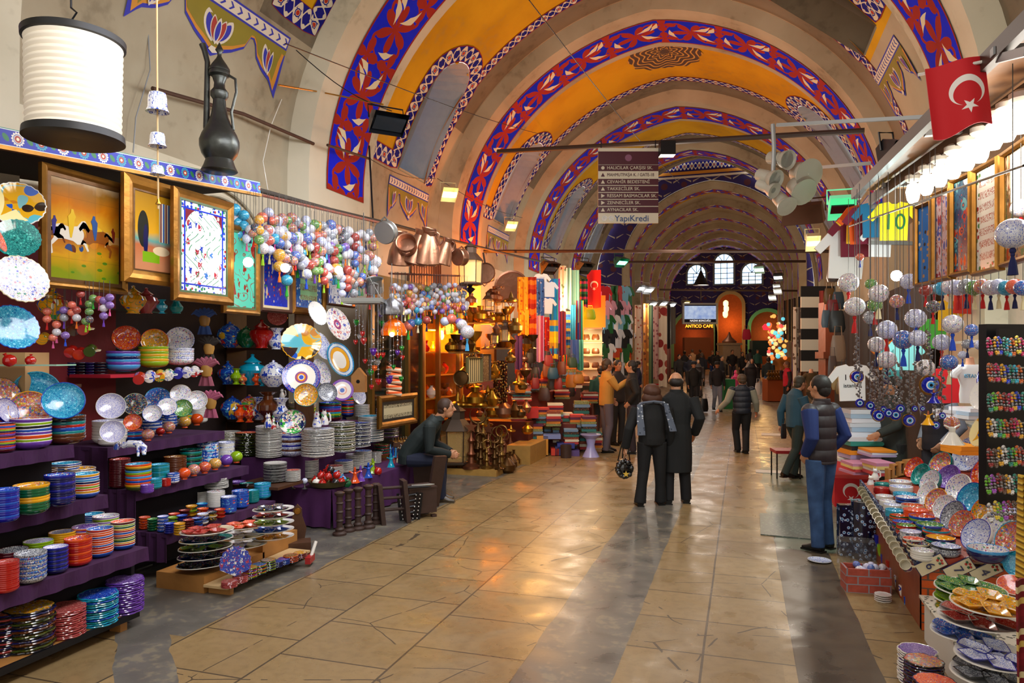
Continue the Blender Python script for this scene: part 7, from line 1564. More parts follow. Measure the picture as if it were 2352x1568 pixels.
bb2=Mt('large_brick_print');x,y,z=bb2.sep(bb2.coord());rw=z/.07;cc_=(x/.17)+rw.fl()*.5;bb2.col(bb2.mix(((rw.fr()-.5).abs().gt(.44)).mx((cc_.fr()-.5).abs().gt(.47)),bb2.mix(bb2.noise(bb2.coord(),24,4),H('8c3828'),H('c86050')),H('8c9098')));bb2.st(.4);r.children[0].data.materials[0]=bb2.mat
for i in range(16):
 o=D.objects.new('painted_egg',SH['egg']);COL.objects.link(o);a=i*2.4;o.location=p+Vector((.13*cos(a)*(i%3)/2,.085+.06*sin(a)*(i%3)/2,.17+.03*(i//8)));o.scale=(.03,)*3;o.rotation_euler=(1.2,a,0);c=['whiteflo','bluewhite','blueflo','speck'][i%4];o.material_slots[0].link='OBJECT';o.material_slots[0].material=gm(c)
 tag(o,'%s painted egg in the brick print box'%['flowered','blue white','blue','flecked'][i%4],'egg','eggs in the brick print box')
tag(MB().box((0,.1,.16),(.3,.2,.3)).build('plastic_box',mat('clear_plastic','d0dce0',.1,trans=.9,alpha=.25),loc=at(1975,1340,z=0)+Vector((0,.12,.02)),smooth=False),'clear plastic box behind the brick print box','box')
S(2028,1384,1358,36,0,'trivet','white',['white'],'small white flower trivet on the floor by the brick print box',n=4)
tb=thing('platter_table','white sided table with beaded edge carrying stacks of platters at the lower right','table',(1.5,4.6,0))
part(MB().box((1.72,4.65,.14),(1.0,2.1,.28)),'skirt',whitep,tb,smooth=False);part(MB().box((1.72,4.65,.295),(1.06,2.14,.02)),'top',m_print('white_edge_beads','c8c0b0',('404038',),30,.3),tb,smooth=False)
k=.13
for i,(x,y,w,mp_,dm,lb)in enumerate(((2280,1560,200,'white',('greyspeck','dark','dark'),'lowest dark dished platter'),(2290,1520,200,'white',('bluewhite','cobalt','blue white'),'platter of blue white square dishes'),(2210,1460,150,'white',('blueflo','blue','blue'),'platter of plain blue dishes'),(2250,1432,200,'white',('red','maroon','dark red'),'platter of dark red dishes'),(2278,1400,196,'yelflo',('yelflo','yellow','bright yellow'),'yellow platter with yellow boat dishes'),(2210,1408,130,'lime',('lime','yellow','yellow'),'pale yellow platter peeping out at the left'),(2212,1384,140,'lime',('lime','lime','lime green'),'lime green platter'),(2228,1362,168,'green',('green','green','dark green flowered'),'dark green flowered platter on top'))):
 t=[3.7,3.72,4.0,3.95,3.88,4.2,4.25,4.3][i];platter(x,y,w,0,mp_,dm,lb+' at the lower right',t=t,rot=(.12,.05,.5))
S(2108,1660,1476,84,.0,'trivet','purple',['white'],'white edged flower trivet with violet top at the bottom right',n=26,t=4.3)
S(2122,1660,1500,84,.0,'trivet','multi',['navy','dark'],'dark flower trivet with blue painted top',n=20,t=3.9)
S(2148,1680,1545,92,.0,'trivet','orange',['dark','navy','dark','brown'],'dark flower trivet with orange star top, nearest',n=18,t=3.65)
lean(2338,1296,60,40,4.9,'bowl','turq','turq','turquoise dish at the right edge above the platters');lean(2330,1345,70,44,4.7,'plate','orange','white','orange platter at the right edge',tilt=25)
hang_cloth(2326,2400,1330,1640,3.1,m_stripe('red_gold_woven',['7c1020','8c1828','7c1020','d8b860','7c1020','e0cfa0','6c0c1c'],.19,False),'dark red scarf with gold bands hanging at the lower right edge','hanging_scarf','scarf',1)
hang_cloth(2338,2370,1090,1330,3.4,m_stripe('gold_beads',['c89820','806010','e8c850'],.03,False),'golden bead string hanging at the right edge','bead_string','beads',2)
fx0=at(1918,1165,z=0);tg=thing('flag_draped_table','low table draped with red crescent flags behind the standing man','table',fx0,0)
MB().box((.55,.9,.19),(1.1,1.7,.38)).build('tablecloth',flagmat('flag_drape',.1,.2,.22),tg,smooth=False)
pk=[(mat('clear_wrap_white','d8dce4',.12,coat=.6),'white wrapped'),(cloth('a8c0d8',.3),'pale blue wrapped'),(cloth('e8e8f0',.2),'clear wrapped'),(cloth('2c8c80',.5),'teal'),(cloth('202428',.4),'black'),(cloth('e89020',.5),'orange'),(cloth('b0a0c8',.4),'lilac wrapped'),(cloth('d04850',.6),'coral'),(cloth('e8d080',.6),'pale yellow'),(cloth('c888a8',.6),'pink')]
for i,(x,yb,yt,w,t,lb,ids)in enumerate(((1975,1085,1060,60,8.6,'folded scarves on the flag table, left pile',(9,7,8,9)),(2020,1088,1058,50,8.2,'folded scarves on the flag table, right pile',(7,0,8,9)),(1975,1050,1000,74,9.0,'wrapped clothes, middle pile',(6,5,4,3,0)),(1975,998,938,70,9.2,'wrapped clothes, top pile',(2,1,0,2,1,0)),(2015,1045,1030,60,8.6,'flat wrapped packets',(6,0,5)),(2230,960,935,60,7.2,'packets on the back shelf, left pile',(0,1,2)),(2190,962,940,50,7.4,'packets on the back shelf, right pile',(1,2,0)),(2215,1040,1020,60,7.0,'orange packets under the shelf',(5,5)))):
 folds(x,yb,yt,w,t,[pk[q]for q in ids],lb,len(ids),.35)
tag(MB().box((0,.5,-.02),(.62,1.0,.04)).build('clothes_shelf',whitep,loc=at(1985,1052,t=9.0),rz=TH,smooth=False),'shelf board under the wrapped clothes','shelf')
for i,(x,y,w,h,c,cn)in enumerate(((1915,625,30,44,'3c2820','brown and yellow'),(1905,680,26,36,'6c4c20','tan'),(1925,690,28,40,'304450','slate blue'),(1912,705,26,34,'7c1c24','dark red'),(1898,732,24,40,'5c6c78','grey blue'),(1922,738,36,50,'1c2428','black'),(1925,800,36,60,'8c7460','draped taupe'),(1912,845,24,56,'5c4c48','greyish'),(1938,860,20,40,'203038','dark teal'),(1922,875,24,40,'a08858','patterned beige'),(1932,890,26,30,'7c6038','light brown'),(1945,905,22,26,'5c4428','dark brown'))):
 bag(x,y,w,h,12.2-i*.15,mat('bag_'+c,c,.4),cn+' bag hanging in the leather shop beyond the stall',g='bags of the leather shop')
tag(MB().box((0,0,0),(.16,.3,2.6)).box((0,0,.35),(.26,.36,.12)).build('wooden_pillar',mat('red_brown_wood','7c3c24',.4,var=.2),loc=at(1898,860,t=13),rz=TH,smooth=False),'reddish wooden pillar by the hanging bags','pillar')
tag(MB().box((0,0,0),(.75,.04,1.9)).build('checker_panel',m_stripe('black_white_blocks',['e0dcc8','181818','e0dcc8','181818'],.95,False),loc=at(1878,755,t=16),rz=TH,smooth=False),'black and white chequered panel on the right wall','panel')
hang_cloth(1835,1852,705,900,20,m_print('dark_carpet','3c2c24',('7c6c58','1c1814'),5),'dark brown carpet hanging on the right side','hanging_carpet','carpet',1);hang_cloth(1822,1834,705,885,22,m_print('ivory_rug2','c8c0b0',('6c5848',),6),'ivory carpet hanging on the right side','hanging_carpet','carpet',1)
hang_cloth(1853,1870,760,880,18,cloth('20181c'),'black coats hanging on the right side','hanging_coat','coat',2);hang_cloth(1838,1850,820,920,17,cloth('6c4424'),'brown leather coat hanging low on the right side','hanging_coat','coat',1)
a,b,c,d=(at(1745,1178,z=.012),at(1862,1178,z=.012),at(1895,1240,z=.012),at(1747,1226,z=.012))
tag(MB().add([a,b,c,d]+[q-Vector((0,0,.012))for q in(a,b,c,d)],[(3,2,1,0),(4,5,6,7),(0,1,5,4),(1,2,6,5),(2,3,7,6),(3,0,4,7)]).build('manhole_cover',m_print('chequer_plate','59645c',('7c877c',),22,.3,.35),smooth=False),'grey green ribbed metal cover set in the floor left of the standing man','manhole cover')
tag(MB().box((0,0,.005),(.55,.3,.01)).build('white_floor_tile',whitep,loc=at(1775,1084,z=0),smooth=False),'pale rectangular slab in the floor under the red chair','slab')
tag(MB().box((0,0,.005),(.6,.5,.01)).build('white_floor_tile',whitep,loc=at(1778,998,z=0),smooth=False),'pale square slab farther along the floor','slab')
S(1882,1292,1272,52,0,'plate','bluewhite',['white'],'white plate with blue marks lying on the floor behind the standing man',n=1)
ch=thing('chair','small chair with red seat and black tube legs behind the jumper man','chair',at(1812,1100,z=0),.2)
MB().box((0,.2,.43),(.4,.4,.05)).build('seat',mat('red_vinyl','90181c',.4),ch)
for sx in(-.18,.18):
 for sy in(.02,.38):MB().tube([(sx,sy,0),(sx,sy,.42)],.012,6).build('leg',blackm,ch)
bag(1800,990,16,34,10.6,blackm,'black bag on the chair by the jumper man');bag(1885,1070,20,30,10.4,mat('dark_green_bag','145c38',.5),'green bag on the floor behind the standing man')
light('AREA',(2.1,6.4,3.45),32,'f4f8ff',.4,rot=(0,radians(-10),0),size_y=4.5);light('POINT',tuple(at(2050,640,t=7.0)),60,'eefff8',.08);light('POINT',(1.55,4.8,3.0),30,'fff8ee',.2)
skin=mat('skin','c08a68',.5);skin2=mat('skin_tan','a87050',.5)
REST=dict(pel=(0,0,.53),wai=(0,0,.60),che=(0,.005,.71),sho=(0,0,.805),nec=(0,0,.84),hd=(0,.012,.925),sL=(-.105,0,.795),sR=(.105,0,.795),eL=(-.135,-.01,.63),eR=(.135,-.01,.63),wL=(-.14,.03,.49),wR=(.14,.03,.49),hL=(-.05,0,.52),hR=(.05,0,.52),kL=(-.055,.012,.285),kR=(.055,.012,.285),aL=(-.055,-.01,.045),aR=(.055,-.01,.045))
def person(px,py,H,rz,label,pose=None,top='222222',bot='202028',hair='1c120c',topk='jacket',sleeve=None,female=False,t=None,near=False,bald=False,hat=None,sk=None,x_=None,group=None,topm=None,botm=None,hands=True,shoes='141210',turn=0.):
 z=0
 if t is None:
  for _ in range(20):p=at(px,py,z=z);z=floorz(p.y)
  p=at(px,py,z=z)
 else:d=ray(px,815)*t;p=Vector((d.x,d.y,floorz(d.y)))
 J=dict(REST);J.update(pose or{});V={k:Vector(v)*H for k,v in J.items()};sk=sk or skin
 vox=.009 if near else.02
 def rem(o,v=vox,sm=3):
  m=o.modifiers.new('continuous','REMESH');m.mode='VOXEL';m.voxel_size=v;m.use_smooth_shade=True
  if sm:s_=o.modifiers.new('soft','SMOOTH');s_.iterations=sm;s_.factor=.5
  return o
 UPX=(1,0,0);h=H;b=MB()
 fw=(V['hd']-V['nec'])
 def limb(mb,ks,rs,n=12,m=0):mb.tube([V[k]if isinstance(k,str)else k for k in ks],[r*h for r in rs],n,m)
 wsh=.93 if female else 1.0
 b.tube([V['pel'],V['wai'],V['che'],V['sho'],V['nec']],[(.075*h,.05*h),(.065*h,.045*h),(.075*h,.055*h),(.08*h,.045*h),(.032*h,.032*h)],14,up=UPX)
 b.tube([V['sho'],V['nec'],V['hd']],[.035*h,.031*h,.033*h],12)
 hm=T(*V['hd'])@RZ(turn)
 b.ball((0,0,.008*h),(.043*h,.054*h,.058*h),0,18,12,hm);b.ball((0,.016*h,-.03*h),(.030*h,.034*h,.036*h),0,14,10,hm)
 b.tube([Vector((0,.05*h,.012*h)),Vector((0,.066*h,-.012*h)),Vector((0,.05*h,-.018*h))],[.006*h,.009*h,.005*h],8,M=hm)
 for s in(-1,1):b.ball((s*.045*h,-.002*h,0),(.007*h,.012*h,.018*h),0,8,6,hm)
 for s in('L','R'):
  limb(b,['s'+s,'e'+s,'w'+s],[.03,.024,.015]);limb(b,['h'+s,'k'+s,'a'+s],[.048,.033,.022])
  e,w=V['e'+s],V['w'+s];d=(w-e).normalized();sg=-1 if s=='L' else 1
  side=d.cross(Vector((sg,0,0)));side=side.normalized()if side.length>.1 else Vector((0,1,0));nrm=d.cross(side).normalized()
  L=.108*h
  b.tube([w-d*.02*h,w+d*.02*h,w+d*.05*h],[(.016*h,.012*h),(.025*h,.010*h),(.024*h,.009*h)],10,up=side)
  cr=nrm*(.3 if(nrm.x*sg)<0 else-.3)
  if near or hands:
   for i,(o_,l_)in enumerate(((-.018,.042),(-.006,.05),(.006,.047),(.018,.036))):
    q0=w+d*.045*h+side*(o_*h);q1=q0+(d+cr*.5).normalized()*(l_*.5*h);q2=q1+(d+cr*3).normalized()*(l_*.5*h)
    b.tube([q0,q1,q2],[.0058*h,.0054*h,.0045*h],7)
   q0=w+d*.012*h-side*.018*h;q1=q0+(d-side*.9+cr*.6).normalized()*.024*h;b.tube([q0,q1,q1+(d+cr).normalized()*.02*h],[.008*h,.0066*h,.005*h],7)
 o=rem(b.build('person',sk,loc=p,rz=rz),.0075 if near else.016,1);tag(o,label,'person',group)
 tm=botm or cloth(bot)
 if topk!='robe':
  b=MB();b.tube([V['pel']+Vector((0,0,.05*h)),V['pel'],V['pel']-Vector((0,0,.04*h))],[(.082*h,.062*h),(.088*h,.066*h),(.07*h,.06*h)],14,up=UPX)
  for s in('L','R'):limb(b,['h'+s,V['h'+s].lerp(V['k'+s],.4),'k'+s,V['k'+s].lerp(V['a'+s],.5),V['a'+s]-Vector((0,0,.02*h))],[.058,.052,.042,.038,.037 if not female else.045])
  rem(b.build('trousers',tm,o))
 for s in('L','R'):
  a=V['a'+s];kd=(V['k'+s]-a);f_=Vector((0,1,0));b=MB()
  b.tube([a+Vector((0,-.028*h,-.02*h)),a+Vector((0,.02*h,-.018*h)),a+Vector((0,.06*h,-.028*h)),a+Vector((0,.095*h,-.033*h))],[(.024*h,.024*h),(.026*h,.028*h),(.028*h,.018*h),(.018*h,.011*h)],12,up=UPX);b.box(tuple(a+Vector((0,.03*h,-.041*h))),(.05*h,.135*h,.010*h));b.build('shoe',mat('shoe_'+shoes,shoes,.35),o)
 um=topm or cloth(top);b=MB();U=Vector((0,0,h))
 if topk in('coat','robe'):
  zb=.24 if topk=='coat' else.03;wd=.105 if topk=='coat' else.13
  b.tube([Vector((V['pel'].x,V['pel'].y,zb*h)),Vector((V['pel'].x,V['pel'].y,(zb+.53)/2*h)),V['pel'],V['wai'],V['che'],V['sho'],V['nec']+Vector((0,-.004*h,.012*h))],[(wd*h,.085*h),(.108*h,.08*h),(.102*h,.078*h),(.095*h,.07*h),(.105*h,.076*h),(.095*wsh*h,.06*h),(.046*h,.046*h)],18,up=UPX)
 else:
  lo=-.035 if topk=='vest' else-.03
  b.tube([V['pel']+Vector((0,0,lo*h)),V['pel']+Vector((0,0,.02*h)),V['wai'],V['che'],V['sho'],V['nec']+Vector((0,-.004*h,.014*h))],[(.096*h,.076*h),(.098*h,.078*h),(.096*h,.074*h),(.104*h,.077*h),(.095*wsh*h,.058*h),(.046*h,.046*h)],18,up=UPX)
 def sleeves(mb,k=1.):
  for s in('L','R'):limb(mb,['s'+s,V['s'+s].lerp(V['e'+s],.5),'e'+s,V['e'+s].lerp(V['w'+s],.5),'w'+s],[.048*k,.042*k,.037*k,.034*k,.029*k])
 if topk=='vest':
  for s in('L','R'):b.ball(tuple(V['s'+s]),.045*h,0,12,8)
  s_=MB();sleeves(s_);s2=rem(s_.build('sleeves',cloth(sleeve or top),o))
 else:sleeves(b)
 rem(b.build({'vest':'vest','coat':'coat','robe':'long_coat','jacket':'jacket','jumper':'jumper'}.get(topk,'jacket'),um,o))
 if topk in('jacket','coat','vest'):
  c_=MB();c_.lathe([(.05*h,-.012*h),(.046*h,.02*h),(.040*h,.022*h),(.042*h,-.01*h)],18,M=T(*(V['nec']+Vector((0,-.004*h,.002*h)))));c_.build('collar',um,o)
 b=MB();M_=hm
 if hat:b.lathe([(.053,.015),(.055,.03),(.05,.06),(.03,.075),(.001,.078)],18,M=M_@Matrix.Diagonal((h,h*1.15,h,1)));b.box((0,.055*h,.018*h),(.07*h,.05*h,.006*h),M=M_);b.build('cap',cloth(hat),o)
 elif topk=='robe' or hair=='scarf':pass
 if hair!='scarf':
  b=MB();hm2=mat('hair_'+hair,hair,.6,var=.35);L_=-.055 if not female else-.13
  if bald:b.ball((0,-.014*h,-.006*h),(.0495*h,.053*h,.040*h),0,28,16)
  else:b.ball((0,-.010*h,.018*h),(.0505*h,.056*h,.056*h),0,28,16);b.ball((0,-.030*h,-.012*h),(.042*h,.034*h,.042*h),0,24,12)
  if female:b.ball((0,-.018*h,-.042*h),(.074*h,.056*h,.060*h),0,28,16);b.ball((0,-.016*h,.012*h),(.064*h,.064*h,.062*h),0,28,16)
  b.v=[tuple(M_@Vector([q*(1+.035*sin(v[0]/h*400+v[2]/h*90)*sin(v[2]/h*170))for q in v]))for v in b.v]
  b.build('hair',hm2,o)
 else:
  b=MB();b.ball((0,-.008*h,.004*h),(.052*h,.056*h,.070*h),0,16,12,M_);b.lathe([(.095,-.13),(.07,-.09),(.05,-.04)],16,M=M_@Matrix.Diagonal((h,h,h,1)));b.build('headscarf',um,o)
 b=MB()
 for s in(-1,1):b.ball((s*.017*h,.048*h,.010*h),(.006*h,.004*h,.0035*h),0,8,6,M_);b.tube([Vector((s*.008*h,.054*h,.020*h)),Vector((s*.026*h,.045*h,.021*h))],.0028*h,5,0,M_)
 b.build('eyes',mat('dark_eye','1c120c',.3),o);MB().tube([Vector((-.013*h,.047*h,-.030*h)),Vector((0,.0525*h,-.029*h)),Vector((.013*h,.047*h,-.030*h))],.003*h,6,0,M_).build('mouth',mat('lips','8c4a3c',.5),o)
 return o
WALK=dict(kL=(-.05,.07,.29),aL=(-.05,.10,.05),kR=(.05,.03,.28),aR=(.05,-.11,.07),eL=(-.135,-.06,.64),wL=(-.15,-.04,.50),eR=(.135,.04,.64),wR=(.14,.13,.52))
POCK=dict(eL=(-.15,-.05,.65),wL=(-.10,.03,.55),eR=(.15,-.05,.65),wR=(.10,.03,.55))
def quilt(name,c):
 m=Mt(name);x,y,z=m.sep(m.coord());n=m.noise(m.coord(),14,3)
 w=((z/.115).fr()-.5).abs();m.col(H(c));m.st(.55);m.bump((w*w*-4)+n*.25,.5,.03);return m.mat
jeans=Mt('blue_denim');n_=jeans.noise(jeans.coord(),7,5);jeans.col(jeans.mix(jeans.ramp(n_,[(0,0,0),(1,1,1)],'LINEAR',[.35,.75]),H('203c64'),H('3c5e8e')));jeans.st(.8);jeans=jeans.mat
AW=TH;TO=TH+pi;RT=TH-pi/2;LF=TH+pi/2
person(1886,1262,1.80,AW+.55,'standing man from behind in a dark quilted vest with blue sleeves and jeans, hands in pockets',dict(POCK,kL=(-.05,.0,.285),aL=(-.055,-.02,.045),kR=(.055,.02,.285),aR=(.06,.0,.045)),top='2c2426',topm=quilt('dark_quilted_nylon','2e272b'),topk='vest',sleeve='142c68',botm=jeans,hair='16120f',near=True,turn=.1)
person(1826,1100,1.68,RT+.3,'man in a teal blue jumper and dark trousers striding by the red chair',dict(WALK,kL=(-.05,.10,.29),aL=(-.05,.02,.05),kR=(.05,-.03,.29),aR=(.05,-.16,.08),nec=(0,.03,.84),hd=(0,.06,.92)),top='285064',topk='jumper',bot='243430',hair='3c382c',near=True)
w_=person(1497,1160,1.62,AW+.05,'woman from behind in black with a grey patterned scarf, holding a glossy handbag',dict(kL=(-.06,.0,.285),aL=(-.09,-.02,.045),kR=(.06,.0,.285),aR=(.07,.02,.045),wL=(-.19,.0,.47),eL=(-.17,-.03,.63)),top='0c0c0e',topk='jacket',bot='0c0c0f',hair='4c2814',female=True,near=True)
sc2=m_print('grey_patterned_scarf','606878',('c8ccd4','303848'),26,.32)
w_.scale=(1.15,1.1,1);mb=MB();mb.tube([(-.16,-.05,1.33),(-.11,-.10,1.37),(0,-.11,1.385),(.11,-.10,1.37),(.16,-.05,1.33),(.10,.08,1.35),(-.10,.08,1.35),(-.16,-.05,1.33)],.026,8,flat=.6);mb.cloth(4,8,lambda a,b:(-.20+a*(.09-b*.03)-.0*b,-.145-.01*sin(b*9+a*6)+.03*b,.95+b*.40),th=.012);mb.cloth(4,8,lambda a,b:(.17+a*(.08-b*.03)-.06*b,-.15-.012*sin(b*7+a*6)+.04*b,1.0+b*.36),th=.012);mb.build('scarf',sc2,w_)
m2_=person(1553,1155,1.78,AW-.1,'large balding man from behind in a long black coat next to the scarf woman',dict(POCK,kL=(-.05,.0,.285),aL=(-.055,-.03,.045),aR=(.07,.02,.045),wL=(-.13,.05,.52),wR=(.13,.05,.52)),top='0e1012',topk='coat',bot='101014',hair='201812',bald=True,near=True)
m2_.scale=(1.12,1.08,1)
hb=thing('handbag','glossy black ruffled handbag with a yellow star carried by the woman in black','handbag',at(1433,1075,t=9.6),TH)
mb=MB();mb.ball((0,0,0),(.11,.06,.13),0,18,12)
for i in range(26):a=i*2.4;mb.ball((.09*cos(a),-.05+.03*sin(a*1.7),.1*sin(a)),.035,0,8,6)
mb.build('body',mat('black_patent','08080c',.08,coat=1.),hb)
for s in(-.05,.05):MB().tube([(s-.03,0,.1),(s*.5,0,.34),(s*.5+.02,0,.36),(s+.03,0,.1)],.009,6).build('handle',mat('black_patent','08080c',.08,coat=1.),hb)
P=[((.045 if i%2==0 else.019)*sin(pi*i/5),(.045 if i%2==0 else.019)*cos(pi*i/5))for i in range(10)];MB().prism(P,0,.01,M=T(.01,-.11,-.06)@RX(pi/2)).build('star',mat('yellow_star','d8b040',.4),hb)
person(1393,1038,1.93,RT+.25,'man in a mustard jacket and grey trousers pointing with his raised hand',dict(eR=(.13,.07,.69),wR=(.09,.20,.76),eL=(-.12,.02,.63),wL=(-.10,.10,.55),aL=(-.07,.04,.045),aR=(.06,-.04,.045)),top='b88438',bot='5c5058',hair='3c2c20',sk=skin2,near=True)
person(1418,1030,1.9,TO+.5,'man in dark jacket with short black hair facing the camera behind the mustard jacket',POCK,top='241c1c',bot='1c1c20',hair='14100c',t=16.0,sk=skin2)
person(1452,1035,1.9,LF-.2,'man in a black jacket turned left, half hidden by the woman in black',POCK,top='141214',bot='2c2028',hair='1c1410',t=14.6)
person(1380,1000,1.75,AW,'person in a dark green jacket bent over the textile stall',None,top='1c4438',bot='202020',t=17.5)
v_=person(1704,1040,1.62,AW-.05,'man from behind walking away in a navy quilted vest with pale grey sleeves',dict(WALK,eL=(-.16,-.0,.65),wL=(-.23,.06,.55),eR=(.15,.0,.64),wR=(.17,.05,.52),aL=(-.03,.05,.05),aR=(.03,-.05,.05)),topm=quilt('navy_quilted_nylon','1a2230'),topk='vest',sleeve='8c8c7c',bot='0e1014',hair='4c3c2c',near=True,sk=skin2);v_.scale=(1.15,1.1,1)
person(1593,945,1.72,TO,'man with a dark cap and black jacket walking towards the camera',WALK,top='161616',bot='141418',hat='1c2430',sk=skin)
bag(1617,930,20,30,24,blackm,'black bag carried by the man with the cap')
person(1647,944,1.70,TO-.1,'man in a black jacket and pale jeans walking towards the camera',WALK,top='18161a',bot='6c7484',hair='14100c',hat='141414',sk=skin2)
person(1603,915,1.6,TO,'woman with a grey headscarf behind the man with the cap',None,top='3c3434',topk='robe',hair='scarf',t=30)
person(1690,905,1.28,TO+.4,'child in a bright pink hooded jacket',None,top='e0487c',bot='c03060',hair='scarf',t=27)
person(1727,935,1.72,TO-.3,'woman in a long black dress and patterned headscarf carrying a white bag',None,top='181418',topk='robe',hair='scarf',t=27);bag(1741,893,16,28,25,mat('white_plastic_bag','d8d8d4',.3),'white plastic bag held beside the long black dress')
person(1682,878,1.8,TO,'man in a black jumper standing before the marble fountain',POCK,top='14141a',bot='34303c',topk='jumper',t=40)
person(1765,922,1.68,AW-.6,'man in a dark jacket and blue jeans at the lamp stall',None,top='142020',botm=jeans,t=30)
person(1808,945,1.7,LF,'man in a red vest with dark sleeves, hand to his mouth',dict(eR=(.13,.06,.66),wR=(.06,.10,.82)),top='c01830',topk='vest',sleeve='2c2424',bot='101418',hair='6c4c38',sk=skin2)
person(1465,900,1.75,RT,'man in a navy jacket by the hanging carpets',POCK,top='141c38',bot='181820',t=24)
for i,(x,t,c,bt,rz,lb)in enumerate(((1560,34,'1c1c20','181818',TO,'man in black leather jacket at the left of the crowd'),(1585,33,'181c2c','141418',TO,'man in navy coat in the crowd, left of the capped man'),(1612,37,'182030','202020',AW,'man in a dark blue coat seen from behind in the crowd'),(1572,42,'30363c','202020',AW,'grey coated person far left in the crowd'),(1637,42,'20242c','1c3c78',TO,'young man in black jacket and blue jeans by the fountain'),(1648,41,'1c1c1c','141414',TO,'person in black taking a photo by the fountain'),(1658,31,'14141c','141418',TO,'dark haired man behind the cap wearer'),(1608,46,'2c1c14','181818',AW,'brown coated person under the red neon sign'),(1590,47,'c0a080','302820',AW,'person in a beige coat near the neon sign'),(1705,38,'141418','101010',TO,'tall dark figure right of the fountain'),(1700,49,'2c2c34','181818',TO,'small dark figure behind the fountain'),(1740,44,'2c6868','202020',TO,'person in teal at the lamp shop'),(1722,46,'545458','202020',AW,'grey haired person at the lamp shop'))):
 person(x,0,1.72,rz,lb,[WALK,POCK,None][i%3],top=c,bot=bt,hair=['14100c','2c1c14','504840'][i%3],t=t)
person(1733,0,1.65,LF,'man in a white shirt bending over a counter',dict(che=(0,.08,.68),sho=(0,.15,.74),nec=(0,.18,.76),hd=(0,.24,.80),sL=(-.1,.15,.73),sR=(.1,.15,.73),eL=(-.12,.2,.6),wL=(-.1,.28,.55),eR=(.12,.2,.6),wR=(.1,.28,.55)),top='d0c8c8',bot='202838',t=36)
SIT=dict(pel=(0,-.10,.30),wai=(0,-.08,.36),che=(0,.0,.46),sho=(0,.08,.55),nec=(0,.115,.585),hd=(0,.175,.66),sL=(-.10,.075,.54),sR=(.10,.075,.54),eL=(-.13,.06,.40),eR=(.13,.08,.38),wL=(-.035,.20,.345),wR=(.03,.205,.335),hL=(-.05,-.09,.30),hR=(.05,-.09,.30),kL=(-.06,.14,.30),kR=(.06,.14,.29),aL=(-.06,.12,.045),aR=(.06,.15,.045))
person(970,0,1.92,RT-.1,'man with brown hair in a dark green padded vest sitting and leaning forward, hands clasped',SIT,top='1c2c2c',topm=mat('green_black_padded','1a2626',.7,var=.2),topk='vest',sleeve='101c1c',bot='141c34',hair='3c2414',t=9.9,near=True,shoes='4c4030')
wbox('wooden_stool','brown wooden stool with footed base beneath the sitting man','stool',962,1138,.42,.34,.50,wood,legs=True)
g_=person(2050,0,1.74,LF+.3,'man in a long grey green coat reaching out behind the eye bead strings',dict(eL=(-.13,.10,.65),wL=(-.12,.24,.60)),top='2c302c',topk='coat',bot='1c1c1c',hair='2c2018',t=9.0,near=True)
person(2152,0,1.82,LF+.1,'shopkeeper in profile with a black vest and light grey sleeves in the right stall',POCK,top='1c1820',topk='vest',sleeve='8c94a4',bot='303038',hair='2c1c14',t=8.3,near=True)
light('AREA',(-1.9,4.4,4.6),150,'f4f6ff',1.2,rot=(0,radians(52),0),size_y=4.0)  # area lights added in open air to brighten the left stalls
light('AREA',(-3.2,8.4,4.8),110,'eef6ff',1.2,rot=(0,radians(38),0),size_y=3.0)
light('POINT',(-6.0,17.3,3.6),520,'ff7c08',.15);light('POINT',(-5.2,14.5,2.6),200,'ff8410',.15)
light('POINT',(-5.9,13.3,2.4),60,'ffc040',.1);light('POINT',(-3.9,16.5,3.2),120,'ffe0c0',.15)
light('POINT',(-3.6,13.0,2.6),90,'ffb860',.15);light('POINT',(-4.6,22,3.6),120,'f0fff4',.2)
light('POINT',(-3.6,27,3.8),120,'fff4e0',.2)
db=mat('painted_shop_dimness','2a1c14',.8,var=.4)  # added boards, their dark colour stands for the dimness between the goods
tag(MB().box((-5.75,20.2,1.45),(.06,7.2,2.9)).build('added_dark_board',db,smooth=False),'added dark board that darkens the gaps behind the hanging textiles on the left','added_board')
tag(MB().box((-6.4,16.0,1.1),(.06,2.4,2.2)).build('added_dark_board',db,smooth=False),'added dark board that darkens the gaps low behind the brass wares','added_board')
tag(MB().box((-4.9,29.5,1.5),(.06,9.0,3.0)).build('added_dark_board',db,smooth=False),'added dark board that darkens the gaps behind the far carpets on the left','added_board')
tag(MB().box((2.66,23,1.6),(.06,22.0,3.2)).build('added_dark_board',db,smooth=False),'long added dark board standing in for dim shops along the far right side','added_board')
for i in range(16):
 px=1800+i*5.5;t=34-i*1.25;c=['2c2420','5c3c24','181818','6c5c48','3c2c2c','a89878','28303c','7c2820'][i%8];h_=3000/t
 hang_cloth(px,px+120/t*3,690-i*1.5,690-i+h_,t,cloth(c),'%s garment hanging on the far right side'%{'2c2420':'dark brown','5c3c24':'leather brown','181818':'black','6c5c48':'taupe','3c2c2c':'plum brown','a89878':'beige','28303c':'slate','7c2820':'brick red'}[c],'hanging_garment','garment',2,group='garments on the far right side')
for i in range(34):
 x,y,t=R.uniform(1165,1330),R.uniform(800,905),R.uniform(14.6,17.5);c=['7c1c1c','2c2018','8c4820','304830','b07020','50284c','204860','9c3028'][i%8]
 bag(x,y,R.uniform(18,26),R.uniform(20,30),t,cloth(c,.5),'%s cloth bag in the cluttered textile stall'%['red','brown','tan','green','ochre','purple','blue','rust'][i%8],g='cloth bags of the textile stall')
